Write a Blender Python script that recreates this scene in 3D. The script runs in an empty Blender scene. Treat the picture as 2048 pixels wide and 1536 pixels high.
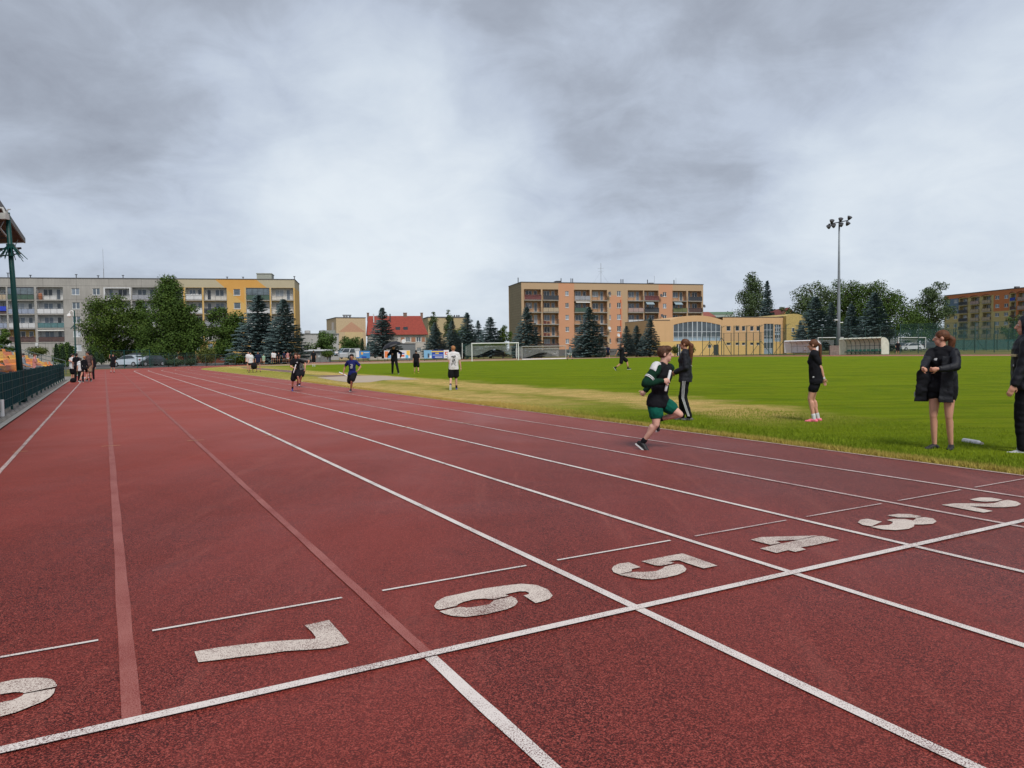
import bpy, bmesh, math, random
import numpy as np
from mathutils import Vector, Matrix, noise as mnoise
SC = bpy.context.scene
COL = SC.collection
R = math.radians
# ------------------------------------------------------------------ camera
FPX, PITCH, ROLL, YAW, CAMH = 1476.476, .04415, -.01256, .50406, 1.40406
U0, V0 = .04996, 3.13844
cd = bpy.data.cameras.new('camera'); cam = bpy.data.objects.new('camera', cd); COL.objects.link(cam)
cam.matrix_world = Matrix.Translation((0, 0, CAMH)) @ Matrix.Rotation(math.pi/2-PITCH, 4, 'X') @ Matrix.Rotation(ROLL, 4, 'Z')
cd.sensor_width = 36; cd.lens = FPX/2048*36; cd.clip_end = 6000; cd.clip_start = .05
SC.camera = cam
# ------------------------------------------------------------------ world: overcast cloud deck
W = bpy.data.worlds.new("World"); SC.world = W; W.use_nodes = True
SUN_EL, SUN_AZ = 52, 162
def build_world():
    nt = W.node_tree; n = nt.nodes; L = nt.links; n.clear()
    def nd(t, **k):
        x = n.new(t)
        for a, b in k.items(): setattr(x, a, b)
        return x
    def mth(op, a, b=None, c=None):
        m = nd('ShaderNodeMath', operation=op)
        for i, v in enumerate((a, b, c)):
            if v is None: continue
            if isinstance(v, (int, float)): m.inputs[i].default_value = v
            else: L.new(v, m.inputs[i])
        return m.outputs[0]
    out = nd('ShaderNodeOutputWorld'); bg1 = nd('ShaderNodeBackground'); bg2 = nd('ShaderNodeBackground'); mix = nd('ShaderNodeMixShader')
    sky = nd('ShaderNodeTexSky', sky_type='NISHITA', sun_disc=False, sun_elevation=R(SUN_EL), sun_rotation=R(SUN_AZ))
    L.new(sky.outputs[0], bg1.inputs[0]); bg1.inputs[1].default_value = .09
    tc = nd('ShaderNodeTexCoord'); sep = nd('ShaderNodeSeparateXYZ'); L.new(tc.outputs['Generated'], sep.inputs[0])
    x, y, z = sep.outputs
    zz = mth('ADD', mth('MAXIMUM', z, 0.0), .34)
    cx = mth('DIVIDE', x, zz); cy = mth('DIVIDE', y, zz)
    comb = nd('ShaderNodeCombineXYZ'); L.new(cx, comb.inputs[0]); L.new(cy, comb.inputs[1])
    def nz(scale, detail, rough, dist, off, sx=1, sy=1, rot=0):
        mp = nd('ShaderNodeMapping'); mp.inputs['Location'].default_value = off; mp.inputs['Scale'].default_value = (sx, sy, 1); mp.inputs['Rotation'].default_value = (0, 0, rot)
        L.new(comb.outputs[0], mp.inputs[0])
        t = nd('ShaderNodeTexNoise'); t.inputs['Scale'].default_value = scale; t.inputs['Detail'].default_value = detail
        t.inputs['Roughness'].default_value = rough; t.inputs['Distortion'].default_value = dist
        L.new(mp.outputs[0], t.inputs['Vector']); return t.outputs['Fac']
    big = nz(.8, 3, .5, .8, SKY['o1'], 1, 1, .5); mid = nz(2.0, 6, .55, .5, SKY['o2'], 1, 1, .6); fine = nz(6, 8, .62, .5, (3, 1, 0))
    s = mth('ADD', mth('ADD', mth('MULTIPLY', big, .36), mth('MULTIPLY', mid, .50)), mth('MULTIPLY', fine, .27))
    s = mth('SUBTRACT', s, .205)
    s = mth('ADD', s, mth('MULTIPLY', z, -.30))
    wn = nd('ShaderNodeTexNoise'); wn.inputs['Scale'].default_value = 3.2; wn.inputs['Detail'].default_value = 5; L.new(tc.outputs['Generated'], wn.inputs['Vector'])
    vm = nd('ShaderNodeVectorMath', operation='MULTIPLY_ADD'); L.new(wn.outputs['Color'], vm.inputs[0]); vm.inputs[1].default_value = (.5, .5, .5); L.new(tc.outputs['Generated'], vm.inputs[2])
    v2 = nd('ShaderNodeVectorMath', operation='SUBTRACT'); L.new(vm.outputs[0], v2.inputs[0]); v2.inputs[1].default_value = (.25, .25, .25)
    v3 = nd('ShaderNodeVectorMath', operation='NORMALIZE'); L.new(v2.outputs[0], v3.inputs[0])
    for px, py, wid, amp in SKY['glow']:
        a_, b_ = ray(px, py); d = Vector((a_, 1, b_)).normalized()
        dp = nd('ShaderNodeVectorMath', operation='DOT_PRODUCT'); L.new(v3.outputs[0], dp.inputs[0]); dp.inputs[1].default_value = d
        s = mth('ADD', s, mth('MULTIPLY', mth('EXPONENT', mth('MULTIPLY', mth('SUBTRACT', 1, dp.outputs['Value']), -1/wid)), amp))
    ramp = nd('ShaderNodeValToRGB'); L.new(s, ramp.inputs[0]); cr = ramp.color_ramp
    stops = SKY['ramp']
    while len(cr.elements) < len(stops): cr.elements.new(.5)
    for e, (p, c) in zip(cr.elements, stops): e.position = p; e.color = (*c, 1)
    L.new(ramp.outputs[0], bg2.inputs[0]); bg2.inputs[1].default_value = 1.0
    mix.inputs[0].default_value = .96
    L.new(bg1.outputs[0], mix.inputs[1]); L.new(bg2.outputs[0], mix.inputs[2]); L.new(mix.outputs[0], out.inputs[0])
def lin(r, g, b): return tuple(((v/255)/12.92 if v/255 <= .04045 else ((v/255+.055)/1.055)**2.4) for v in (r, g, b))
def ray(px, py):
    x = (px-1024)/FPX; y = -(py-768)/FPX
    c, s = math.cos(ROLL), math.sin(ROLL); x, y = c*x-s*y, s*x+c*y
    cp, sp = math.cos(PITCH), math.sin(PITCH); F = cp+y*sp; Z = -sp+y*cp
    return x/F, Z/F
EXPO = 1.0
def sk(*c): return tuple(v/2**EXPO for v in lin(*c))
SKY = dict(o1=(2.3, 7.1, 0), o2=(5.2, 1.7, 0),
    glow=[(800, 340, .012, .30), (720, 420, .03, .10), (250, 430, .03, .05), (1150, 470, .05, .10), (1480, 420, .02, .0), (1930, 430, .02, .32), (1300, 560, .08, .06), (1850, 40, .02, .12), (1420, 40, .006, .10), (620, 90, .004, .06), (1450, 280, .02, -.10), (1900, 250, .02, -.10), (100, 120, .04, -.10), (1000, 90, .05, -.13), (450, 250, .01, -.03)],
    ramp=[(.08, sk(146, 152, 165)), (.22, sk(168, 176, 190)), (.34, sk(190, 200, 216)), (.50, sk(209, 219, 231)), (.72, sk(228, 236, 243))])
build_world()
sd = bpy.data.lights.new('sun', 'SUN'); so = bpy.data.objects.new('sun', sd); COL.objects.link(so)
sd.energy = 1.5; sd.angle = R(22); sd.color = (1, .97, .92)
so.rotation_euler = (R(90-SUN_EL), 0, R(180-SUN_AZ))
VS = SC.view_settings; VS.view_transform = 'Standard'; VS.look = 'None'; VS.gamma = 1; VS.use_curve_mapping = False; VS.exposure = EXPO
SC.cycles.max_bounces = 6; SC.cycles.transparent_max_bounces = 24
# ------------------------------------------------------------------ pixel -> place
def sstep(t):
    t = max(0., min(1., t)); return t*t*(3-2*t)
def H(x, y):                                   # gentle cross fall and crown of the sports ground
    return sstep((y-18)/40)*(.0040*max(-90, min(90, x))+.08)
def pt(px, py, D):
    a, b = ray(px, py); return Vector((a*D, D, CAMH+b*D))
def G(px, py):
    a, b = ray(px, py); D = CAMH/-b
    for _ in range(8): D = (CAMH-H(a*D, D))/-b
    return Vector((a*D, D, H(a*D, D)))
def atd(px, D):                                # ground point in the direction of px (at the horizon) at depth D
    a, _ = ray(px, 703); return Vector((a*D, D, H(a*D, D)))
def zat(px, py, D): return CAMH+ray(px, py)[1]*D
CY, SY = math.cos(YAW), math.sin(YAW)
def UV(u, v, dz=0):
    a, b = u+U0, v+V0; x = CY*a-SY*b; y = SY*a+CY*b; return Vector((x, y, H(x, y)+dz))
def toUV(p): return (CY*p[0]+SY*p[1]-U0, -SY*p[0]+CY*p[1]-V0)
# ------------------------------------------------------------------ mesh builder
class MB:
    def __init__(s): s.v = []; s.f = []
    def add(s, vs, fs):
        o = len(s.v); s.v += [tuple(p) for p in vs]; s.f += [tuple(i+o for i in f) for f in fs]; return s
    def box(s, x0, x1, y0, y1, z0, z1):
        return s.add([(x0,y0,z0),(x1,y0,z0),(x1,y1,z0),(x0,y1,z0),(x0,y0,z1),(x1,y0,z1),(x1,y1,z1),(x0,y1,z1)],
                     [(0,3,2,1),(4,5,6,7),(0,1,5,4),(1,2,6,5),(2,3,7,6),(3,0,4,7)])
    def quad(s, a, b, c, d): return s.add([a,b,c,d], [(0,1,2,3)])
    def bar(s, a, b, w, h=None):
        a, b = Vector(a), Vector(b); h = w if h is None else h; d = (b-a).normalized()
        up = Vector((0,0,1)) if abs(d.z) < .95 else Vector((0,1,0))
        r = d.cross(up).normalized()*w/2; u = r.cross(d).normalized()*h/2
        P = [a-r-u, a+r-u, a+r+u, a-r+u, b-r-u, b+r-u, b+r+u, b-r+u]
        return s.add(P, [(0,1,2,3),(7,6,5,4),(0,4,5,1),(1,5,6,2),(2,6,7,3),(3,7,4,0)])
    def tube(s, pts, rad, n=8, cap=True):
        pts = [Vector(p) for p in pts]; o = len(s.v); m = len(pts)
        if not hasattr(rad, '__len__'): rad = [rad]*m
        ref = None
        for i, p in enumerate(pts):
            d = (pts[min(i+1, m-1)]-pts[max(i-1, 0)]).normalized()
            if ref is None: ref = d.orthogonal().normalized()
            ref = (ref-d*ref.dot(d)).normalized(); q = d.cross(ref)
            for k in range(n):
                a = 2*math.pi*k/n; s.v.append(tuple(p+(ref*math.cos(a)+q*math.sin(a))*rad[i]))
        for i in range(m-1):
            for k in range(n):
                k2 = (k+1) % n; s.f.append((o+i*n+k, o+i*n+k2, o+(i+1)*n+k2, o+(i+1)*n+k))
        if cap: s.f.append(tuple(o+k for k in range(n))[::-1]); s.f.append(tuple(o+(m-1)*n+k for k in range(n)))
        return s
    def lathe(s, c, prof, n=12, axis=None):
        c = Vector(c); o = len(s.v)
        M = Matrix.Identity(3) if axis is None else Vector((0,0,1)).rotation_difference(Vector(axis)).to_matrix()
        for r, z in prof:
            for k in range(n):
                a = 2*math.pi*k/n; s.v.append(tuple(c+M@Vector((r*math.cos(a), r*math.sin(a), z))))
        for i in range(len(prof)-1):
            for k in range(n):
                k2 = (k+1) % n; s.f.append((o+i*n+k, o+i*n+k2, o+(i+1)*n+k2, o+(i+1)*n+k))
        s.f.append(tuple(o+k for k in range(n))[::-1]); s.f.append(tuple(o+(len(prof)-1)*n+k for k in range(n)))
        return s
    def poly(s, pts): return s.add(pts, [tuple(range(len(pts)))])
    def prism(s, pts, off):
        off = Vector(off); n = len(pts); P = [Vector(p) for p in pts]
        return s.add(P+[p+off for p in P], [tuple(range(n))[::-1], tuple(range(n, 2*n))]+[(i, (i+1) % n, n+(i+1) % n, n+i) for i in range(n)])
    def build(s, name, m, parent=None, smooth=False):
        me = bpy.data.meshes.new(name); me.from_pydata(s.v, [], s.f); me.materials.append(m)
        if smooth: me.polygons.foreach_set('use_smooth', [True]*len(me.polygons))
        me.update(); o = bpy.data.objects.new(name, me); COL.objects.link(o)
        if parent: o.parent = parent
        return o
def tag(o, label=None, cat=None, group=None, kind=None):
    if label: o['label'] = label
    if cat: o['category'] = cat
    if group: o['group'] = group
    if kind: o['kind'] = kind
    return o
def empty(name, loc, rz=0, label=None, cat=None, group=None):
    o = bpy.data.objects.new(name, None); COL.objects.link(o); o.location = loc; o.rotation_euler = (0, 0, rz); o.empty_display_size = .3
    return tag(o, label, cat, group)
def kids(o): return [c for c in bpy.data.objects if c.parent == o]
def copy_tree(o, parent=None, K=None):
    c = o.copy(); COL.objects.link(c); c.parent = parent
    for ch in list(o.children): copy_tree(ch, c)
    return c
# ------------------------------------------------------------------ materials
MC = {}
def mat(name, col, rough=.7, var=.12, scale=3., metal=0, spec=.4, bump=0, bscale=60, alpha=None, coat=0):
    if name in MC: return MC[name]
    m = bpy.data.materials.new(name); m.use_nodes = True; nt = m.node_tree; b = nt.nodes['Principled BSDF']
    b.inputs['Roughness'].default_value = rough; b.inputs['Metallic'].default_value = metal
    b.inputs['Specular IOR Level'].default_value = spec; b.inputs['Coat Weight'].default_value = coat
    if var > 0:
        tc = nt.nodes.new('ShaderNodeTexCoord'); t = nt.nodes.new('ShaderNodeTexNoise'); t.inputs['Scale'].default_value = scale; t.inputs['Detail'].default_value = 5; t.inputs['Roughness'].default_value = .6
        nt.links.new(tc.outputs['Object'], t.inputs['Vector'])
        r = nt.nodes.new('ShaderNodeValToRGB'); nt.links.new(t.outputs['Fac'], r.inputs[0])
        r.color_ramp.elements[0].position = .3; r.color_ramp.elements[1].position = .7
        r.color_ramp.elements[0].color = (*[c*(1-var) for c in col], 1); r.color_ramp.elements[1].color = (*[min(1, c*(1+var)) for c in col], 1)
        nt.links.new(r.outputs[0], b.inputs['Base Color'])
    else: b.inputs['Base Color'].default_value = (*col, 1)
    if bump:
        tc = nt.nodes.new('ShaderNodeTexCoord'); t = nt.nodes.new('ShaderNodeTexNoise'); t.inputs['Scale'].default_value = bscale; t.inputs['Detail'].default_value = 4
        nt.links.new(tc.outputs['Object'], t.inputs['Vector']); bp = nt.nodes.new('ShaderNodeBump'); bp.inputs['Strength'].default_value = bump; bp.inputs['Distance'].default_value = .02
        nt.links.new(t.outputs['Fac'], bp.inputs['Height']); nt.links.new(bp.outputs[0], b.inputs['Normal'])
    if alpha is not None: b.inputs['Alpha'].default_value = alpha
    MC[name] = m; return m
class NT:
    """small node-graph writer for the larger surfaces"""
    def __init__(s, name, rough=.8, spec=.3):
        s.m = bpy.data.materials.new(name); s.m.use_nodes = True; s.t = s.m.node_tree; s.b = s.t.nodes['Principled BSDF']
        s.b.inputs['Roughness'].default_value = rough; s.b.inputs['Specular IOR Level'].default_value = spec
        tc = s.t.nodes.new('ShaderNodeTexCoord'); s.co = tc.outputs['Object']
        sp = s.t.nodes.new('ShaderNodeSeparateXYZ'); s.t.links.new(s.co, sp.inputs[0]); s.x, s.y, s.z = sp.outputs
    def put(s, a, sock):
        if isinstance(a, (int, float)): sock.default_value = a
        elif isinstance(a, tuple): sock.default_value = (*a, 1) if len(a) == 3 and sock.type == 'RGBA' else a
        else: s.t.links.new(a, sock)
    def math(s, op, a, b=None, c=None):
        m = s.t.nodes.new('ShaderNodeMath'); m.operation = op
        for i, v in enumerate((a, b, c)):
            if v is not None: s.put(v, m.inputs[i])
        return m.outputs[0]
    def noise(s, scale, detail=4, rough=.55, dist=0, vec=None, map=None, off=(0, 0, 0), rot=0):
        v = vec or s.co
        if map or off != (0, 0, 0) or rot:
            mp = s.t.nodes.new('ShaderNodeMapping'); mp.inputs['Scale'].default_value = map or (1, 1, 1); mp.inputs['Location'].default_value = off; mp.inputs['Rotation'].default_value = (0, 0, rot); s.t.links.new(v, mp.inputs[0]); v = mp.outputs[0]
        t = s.t.nodes.new('ShaderNodeTexNoise'); s.put(scale, t.inputs['Scale']); t.inputs['Detail'].default_value = detail; t.inputs['Roughness'].default_value = rough; t.inputs['Distortion'].default_value = dist
        s.t.links.new(v, t.inputs['Vector']); return t.outputs['Fac']
    def ramp(s, f, *st):
        r = s.t.nodes.new('ShaderNodeValToRGB'); s.put(f, r.inputs[0]); e = r.color_ramp.elements
        while len(e) < len(st): e.new(.5)
        for k, (p, c) in zip(e, st): k.position = p; k.color = (c, c, c, 1) if isinstance(c, (int, float)) else (*c, 1)
        return r.outputs[0]
    def mix(s, f, a, b, blend='MIX'):
        m = s.t.nodes.new('ShaderNodeMix'); m.data_type = 'RGBA'; m.blend_type = blend
        s.put(f, m.inputs[0]); s.put(a, m.inputs[6]); s.put(b, m.inputs[7]); return m.outputs[2]
    def smooth(s, v, a, b):
        m = s.t.nodes.new('ShaderNodeMapRange'); m.interpolation_type = 'SMOOTHSTEP'; s.put(v, m.inputs[0]); m.inputs[1].default_value = a; m.inputs[2].default_value = b; return m.outputs[0]
    def color(s, c): s.put(c, s.b.inputs['Base Color']); return s
    def bump(s, h, st=.3, d=.01):
        b = s.t.nodes.new('ShaderNodeBump'); b.inputs['Strength'].default_value = st; b.inputs['Distance'].default_value = d; s.put(h, b.inputs['Height']); s.t.links.new(b.outputs[0], s.b.inputs['Normal']); return s
    def uv(s):   # track coordinates (metres across / along the lanes)
        u = s.math('SUBTRACT', s.math('ADD', s.math('MULTIPLY', s.x, CY), s.math('MULTIPLY', s.y, SY)), U0)
        v = s.math('SUBTRACT', s.math('SUBTRACT', s.math('MULTIPLY', s.y, CY), s.math('MULTIPLY', s.x, SY)), V0)
        return u, v
# ------------------------------------------------------------------ ground, track, markings, field
UC, VC, RI, LW = 45.04, 76., 36.5, 1.22
def track_mat():
    n = NT('red running track rubber', .62, .22); u, v = n.uv()
    g = n.noise(165, 1, .6); g2 = n.noise(420, 1, .6)
    def cell(sc):
        vo = n.t.nodes.new('ShaderNodeTexVoronoi'); vo.inputs['Scale'].default_value = sc; n.t.links.new(n.co, vo.inputs['Vector'])
        sp_ = n.t.nodes.new('ShaderNodeSeparateColor'); n.t.links.new(vo.outputs['Color'], sp_.inputs[0]); return sp_.outputs[0]
    gr = n.math('ADD', n.math('MULTIPLY', cell(185), .55), n.math('ADD', n.math('MULTIPLY', cell(330), .30), n.math('MULTIPLY', g, .15)))
    base = n.ramp(gr, (.24, (.006, .001, .001)), (.40, (.050, .006, .005)), (.54, (.150, .020, .014)), (.70, (.29, .048, .036)), (.86, (.42, .11, .08)))
    blot = n.noise(.35, 5, .6, .4); streak = n.noise(1.0, 4, .6, 0, map=(.5, .12, 1), rot=YAW)
    c = n.mix(n.ramp(blot, (.35, 0.), (.7, .35)), base, (.15, .030, .024))
    c = n.mix(n.ramp(streak, (.42, 0.), (.7, .5)), c, (.28, .045, .034))
    # inner lanes: worn greyish rubber
    lane = n.smooth(n.math('ADD', u, n.math('MULTIPLY', n.math('SUBTRACT', blot, .5), 3.0)), 2.5, 8.5)
    c = n.mix(n.math('MULTIPLY', lane, .55), c, n.mix(.55, base, (.14, .080, .078)))
    sc = n.noise(2.6, 6, .72, .8); c = n.mix(n.ramp(sc, (.56, 0.), (.72, .45)), c, (.060, .018, .016)); sc2 = n.noise(1.0, 6, .7, 0, map=(3.5, .35, 1), rot=YAW); c = n.mix(n.ramp(sc2, (.55, 0.), (.75, .40)), c, (.30, .085, .065))
    dust = n.smooth(u, 55, 75)
    c = n.mix(n.math('MULTIPLY', dust, .6), c, (.27, .19, .12))
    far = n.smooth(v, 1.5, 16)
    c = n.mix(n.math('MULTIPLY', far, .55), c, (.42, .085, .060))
    n.color(c)
    n.put(n.ramp(blot, (.3, .50), (.7, .75)), n.b.inputs['Roughness'])
    n.bump(gr, .18, .003); return n.m
def paint_mat(name, col, cover, tint=(.2, .055, .045)):
    n = NT(name, .6, .3); g = n.math('ADD', n.math('MULTIPLY', n.noise(165, 1, .6), .6), n.math('MULTIPLY', n.noise(420, 1, .6), .4))
    w = n.math('ADD', g, n.math('MULTIPLY', n.math('SUBTRACT', n.noise(2.2, 5, .7), .5), .40))
    f = n.ramp(w, (.5-(cover-.45)*.17-.04, 0.), (.5-(cover-.45)*.17+.04, 1.))
    n.color(n.mix(f, tint, n.mix(n.noise(30, 3), tuple(c*.85 for c in col), col)))
    n.bump(g, .3, .003); return n.m
MT = track_mat()
P_WHITE = paint_mat('white line paint', (.74, .67, .63), .9, (.13, .05, .045))
P_SOFT = paint_mat('worn white line paint', (.64, .52, .49), .62, (.19, .06, .055))
P_FADE = paint_mat('faded pinkish line paint', (.36, .125, .105), .55, (.20, .035, .028))
P_YEL = paint_mat('yellow mark paint', (.62, .36, .16), .8)
P_NUM = paint_mat('cream number paint', (.68, .59, .52), .72, (.16, .08, .07))
def path_pts(r):
    """centre line offset r (radius in the bend) from the near straight round the bend to the far straight"""
    P = [(UC-r, v) for v in np.arange(-42, VC, 1.0)]
    P += [(UC-r*math.cos(a), VC+r*math.sin(a)) for a in np.linspace(0, math.pi, 90)]
    P += [(UC+r, v) for v in np.arange(VC-1, -60, -1.0)]
    return P
def ribbon(name, r0, r1, dz, m, nr=1, sel=None):
    b = MB(); rows = [path_pts(r) for r in np.linspace(r0, r1, nr+1)]; N = len(rows[0])
    idx = [i for i in range(N) if sel is None or sel(i, rows[0][i])]
    a, z = idx[0], idx[-1]
    jit = .003 if name == 'lane_line' else 0; rj = random.Random(int(r0*100))
    for row in rows:
        b.v += [tuple(UV(row[i][0]+rj.uniform(-jit, jit), row[i][1], dz)) for i in range(a, z+1)]
    n = z-a+1
    for j in range(nr):
        for i in range(n-1): b.f.append((j*n+i, j*n+i+1, (j+1)*n+i+1, (j+1)*n+i))
    return tag(b.build(name, m), kind='structure')
def fix_up(o):
    me = o.data; bm = bmesh.new(); bm.from_mesh(me); bmesh.ops.recalc_face_normals(bm, faces=bm.faces)
    if sum(f.normal.z for f in bm.faces) < 0: bmesh.ops.reverse_faces(bm, faces=bm.faces)
    bm.to_mesh(me); bm.free(); return o
fix_up(ribbon('running_track', RI, RI+10.42, 0, MT, 8))
# outer run-off left of lane 8 and straight prolongation of the sprint lanes towards the car park
def strip(name, u0, u1, v0, v1, dz, m, step=1.0, nu=1):
    b = MB(); jit = .0035 if name == 'lane_line' else 0; rj = random.Random(int(u0*100)); step = .22 if jit and v0 < 0 else step; vs = list(np.arange(v0, v1, step))+[v1]; us = np.linspace(u0, u1, nu+1)
    for v in vs:
        for u in us: b.v.append(tuple(UV(u+rj.uniform(-jit, jit), v, dz)))
    k = nu+1
    for i in range(len(vs)-1):
        for j in range(nu): b.f.append((i*k+j, i*k+j+1, (i+1)*k+j+1, (i+1)*k+j))
    return fix_up(tag(b.build(name, m), kind='structure'))
strip('sprint_runout', -1.86, 8.0, VC, 97, -.006, MT, 1, 4)
S = lambda i, p: True
def lane_line(name, i, w, m, v0=None, v1=None):
    r = UC-LW*i
    if v0 is None:
        fix_up(ribbon(name, r-w/2, r+w/2, .006, m))
    else: strip(name, LW*i-w/2, LW*i+w/2, v0, v1, .006, m, .5)
for i in (3, 4, 5, 6): lane_line('lane_line', i, .05, P_WHITE if i < 5 else P_SOFT)
lane_line('lane_line', 2, .055, P_WHITE)
lane_line('lane_line', 1, .058, P_FADE, .03, 96)
lane_line('lane_line', 1, .06, P_WHITE, -42, -.03)
lane_line('lane_line', 0, .068, P_FADE, .03, 96)
lane_line('lane_line', -1, .05, P_SOFT, .03, 96)
lane_line('lane_line', -1, .05, P_SOFT, -42, -.03)
lane_line('kerb_line', 7, .05, P_SOFT)
strip('finish_line', -1.8, 8.5, -.028, .028, .010, P_WHITE, .1, 10)
for i in range(-1, 7):
    u0 = LW*i+.12; u1 = LW*(i+1)-.12
    strip('lane_mark', u0, u1, .985, 1.008, .007, P_WHITE if i < 3 else P_SOFT, .1, 2)
for i in range(-1, 6):
    strip('relay_mark', LW*i-(.13 if i > -1 else .06), LW*i+.13, 9.93, 9.965, .011, P_YEL, .1, 1)
    if i < 4: strip('relay_mark', LW*i-.13, LW*i+.13, 17.76, 17.80, .011, P_YEL, .1, 1)
# numerals traced on the rubber
DIG = {
 '7': ((360,1220,.17578), [[(165,490),(430,445),(700,410),(1000,378),(1300,358),(1540,345),(1545,325),(1500,265),(1420,190),(1560,160),(1695,130),(1760,205),(1840,290),(1925,393),(1800,425),(1650,455),(1450,470),(1200,485),(950,520),(700,548),(480,580),(210,612)]]),
 '8': ((0,1330,.078125), [[(0,495),(300,430),(600,385),(900,368),(1150,372),(1320,405),(1390,450),(1460,560),(1440,595),(610,770),(570,745),(380,735),(200,765),(0,795)], [(0,1010),(300,950),(480,880),(580,825),(610,790),(1415,645),(1380,760),(1280,870),(1100,980),(800,1100),(400,1260),(0,1370)]]),
 '6': ((700,1100,.21973), [[(765,525),(790,480),(860,440),(1000,410),(1200,365),(1400,335),(1560,318),(1700,330),(1800,370),(1845,425),(1820,455),(1770,475),(1690,495),(1650,470),(1580,425),(1625,415),(1630,400),(1600,388),(1540,388),(1410,415),(1445,428),(1300,460),(1220,453),(1130,460),(1030,485),(985,505),(970,522),(815,555),(785,548)], [(815,570),(975,535),(1010,530),(1060,538),(1150,528),(1270,505),(1310,470),(1470,435),(1510,452),(1528,485),(1500,520),(1430,550),(1250,595),(1050,622),(930,612),(860,592)]]),
 '5': ((1150,1050,.21973), [[(335,410),(350,385),(400,362),(490,350),(600,395),(520,410),(515,432),(400,458),(350,440)], [(400,462),(530,438),(640,438),(740,430),(800,405),(820,388),(930,365),(980,375),(1015,410),(1000,435),(930,465),(820,490),(700,507),(600,500),(500,485)], [(605,340),(700,320),(850,290),(980,268),(1130,320),(1298,380),(1170,405),(1050,368),(945,330),(890,335),(850,345),(905,350),(870,365),(770,382),(720,375)]]),
 '4': ((1480,1050,.10742), [[(195,290),(400,243),(800,232),(1450,213),(1100,290),(860,305),(650,312),(760,352),(570,388),(400,345)], [(375,457),(700,380),(1000,318),(1450,225),(1550,225),(1840,298),(1600,345),(1350,400),(1130,435),(1225,475),(1030,520),(900,487),(680,540)]]),
 '3': ((1598,920,.21973), [[(535,575),(560,552),(620,542),(755,570),(720,585),(660,612),(580,600)], [(655,618),(720,605),(820,600),(850,585),(855,570),(800,555),(850,545),(960,545),(1040,560),(1070,535),(1150,528),(1220,540),(1252,568),(1220,588),(1130,595),(1050,595),(1045,615),(1000,635),(880,647),(760,640)], [(800,512),(900,498),(1010,500),(1115,520),(1070,533),(900,530)]]),
 '2': ((1598,920,.21973), [[(1295,415),(1420,402),(1560,402),(1680,405),(1780,400),(1840,380),(1900,370),(1980,385),(2022,408),(1980,428),(1880,437),(1760,437),(1650,430),(1555,430),(1765,472),(1680,487),(1500,455)], [(1555,365),(1650,348),(1750,350),(1855,368),(1800,382),(1690,387),(1600,378)]])}
for d, ((ox, oy, k), polys) in DIG.items():
    b = MB()
    for pl in polys:
        w = [G(ox+a*k, oy+c*k) for a, c in pl]
        if d == '8':
            uw = [toUV(p) for p in w]; um = -.66
            uw = [(u, v) if u > um+.02 else (um+.004, v) for u, v in uw]
            w = [UV(u, v) for u, v in uw]
            b.poly([(p.x, p.y, p.z+.008) for p in w])
            w = [UV(2*um-u, v) for u, v in uw]
        b.poly([(p.x, p.y, p.z+.008) for p in w])
    o = tag(b.build('lane_number', P_NUM), kind='structure'); fix_up(o)
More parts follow.
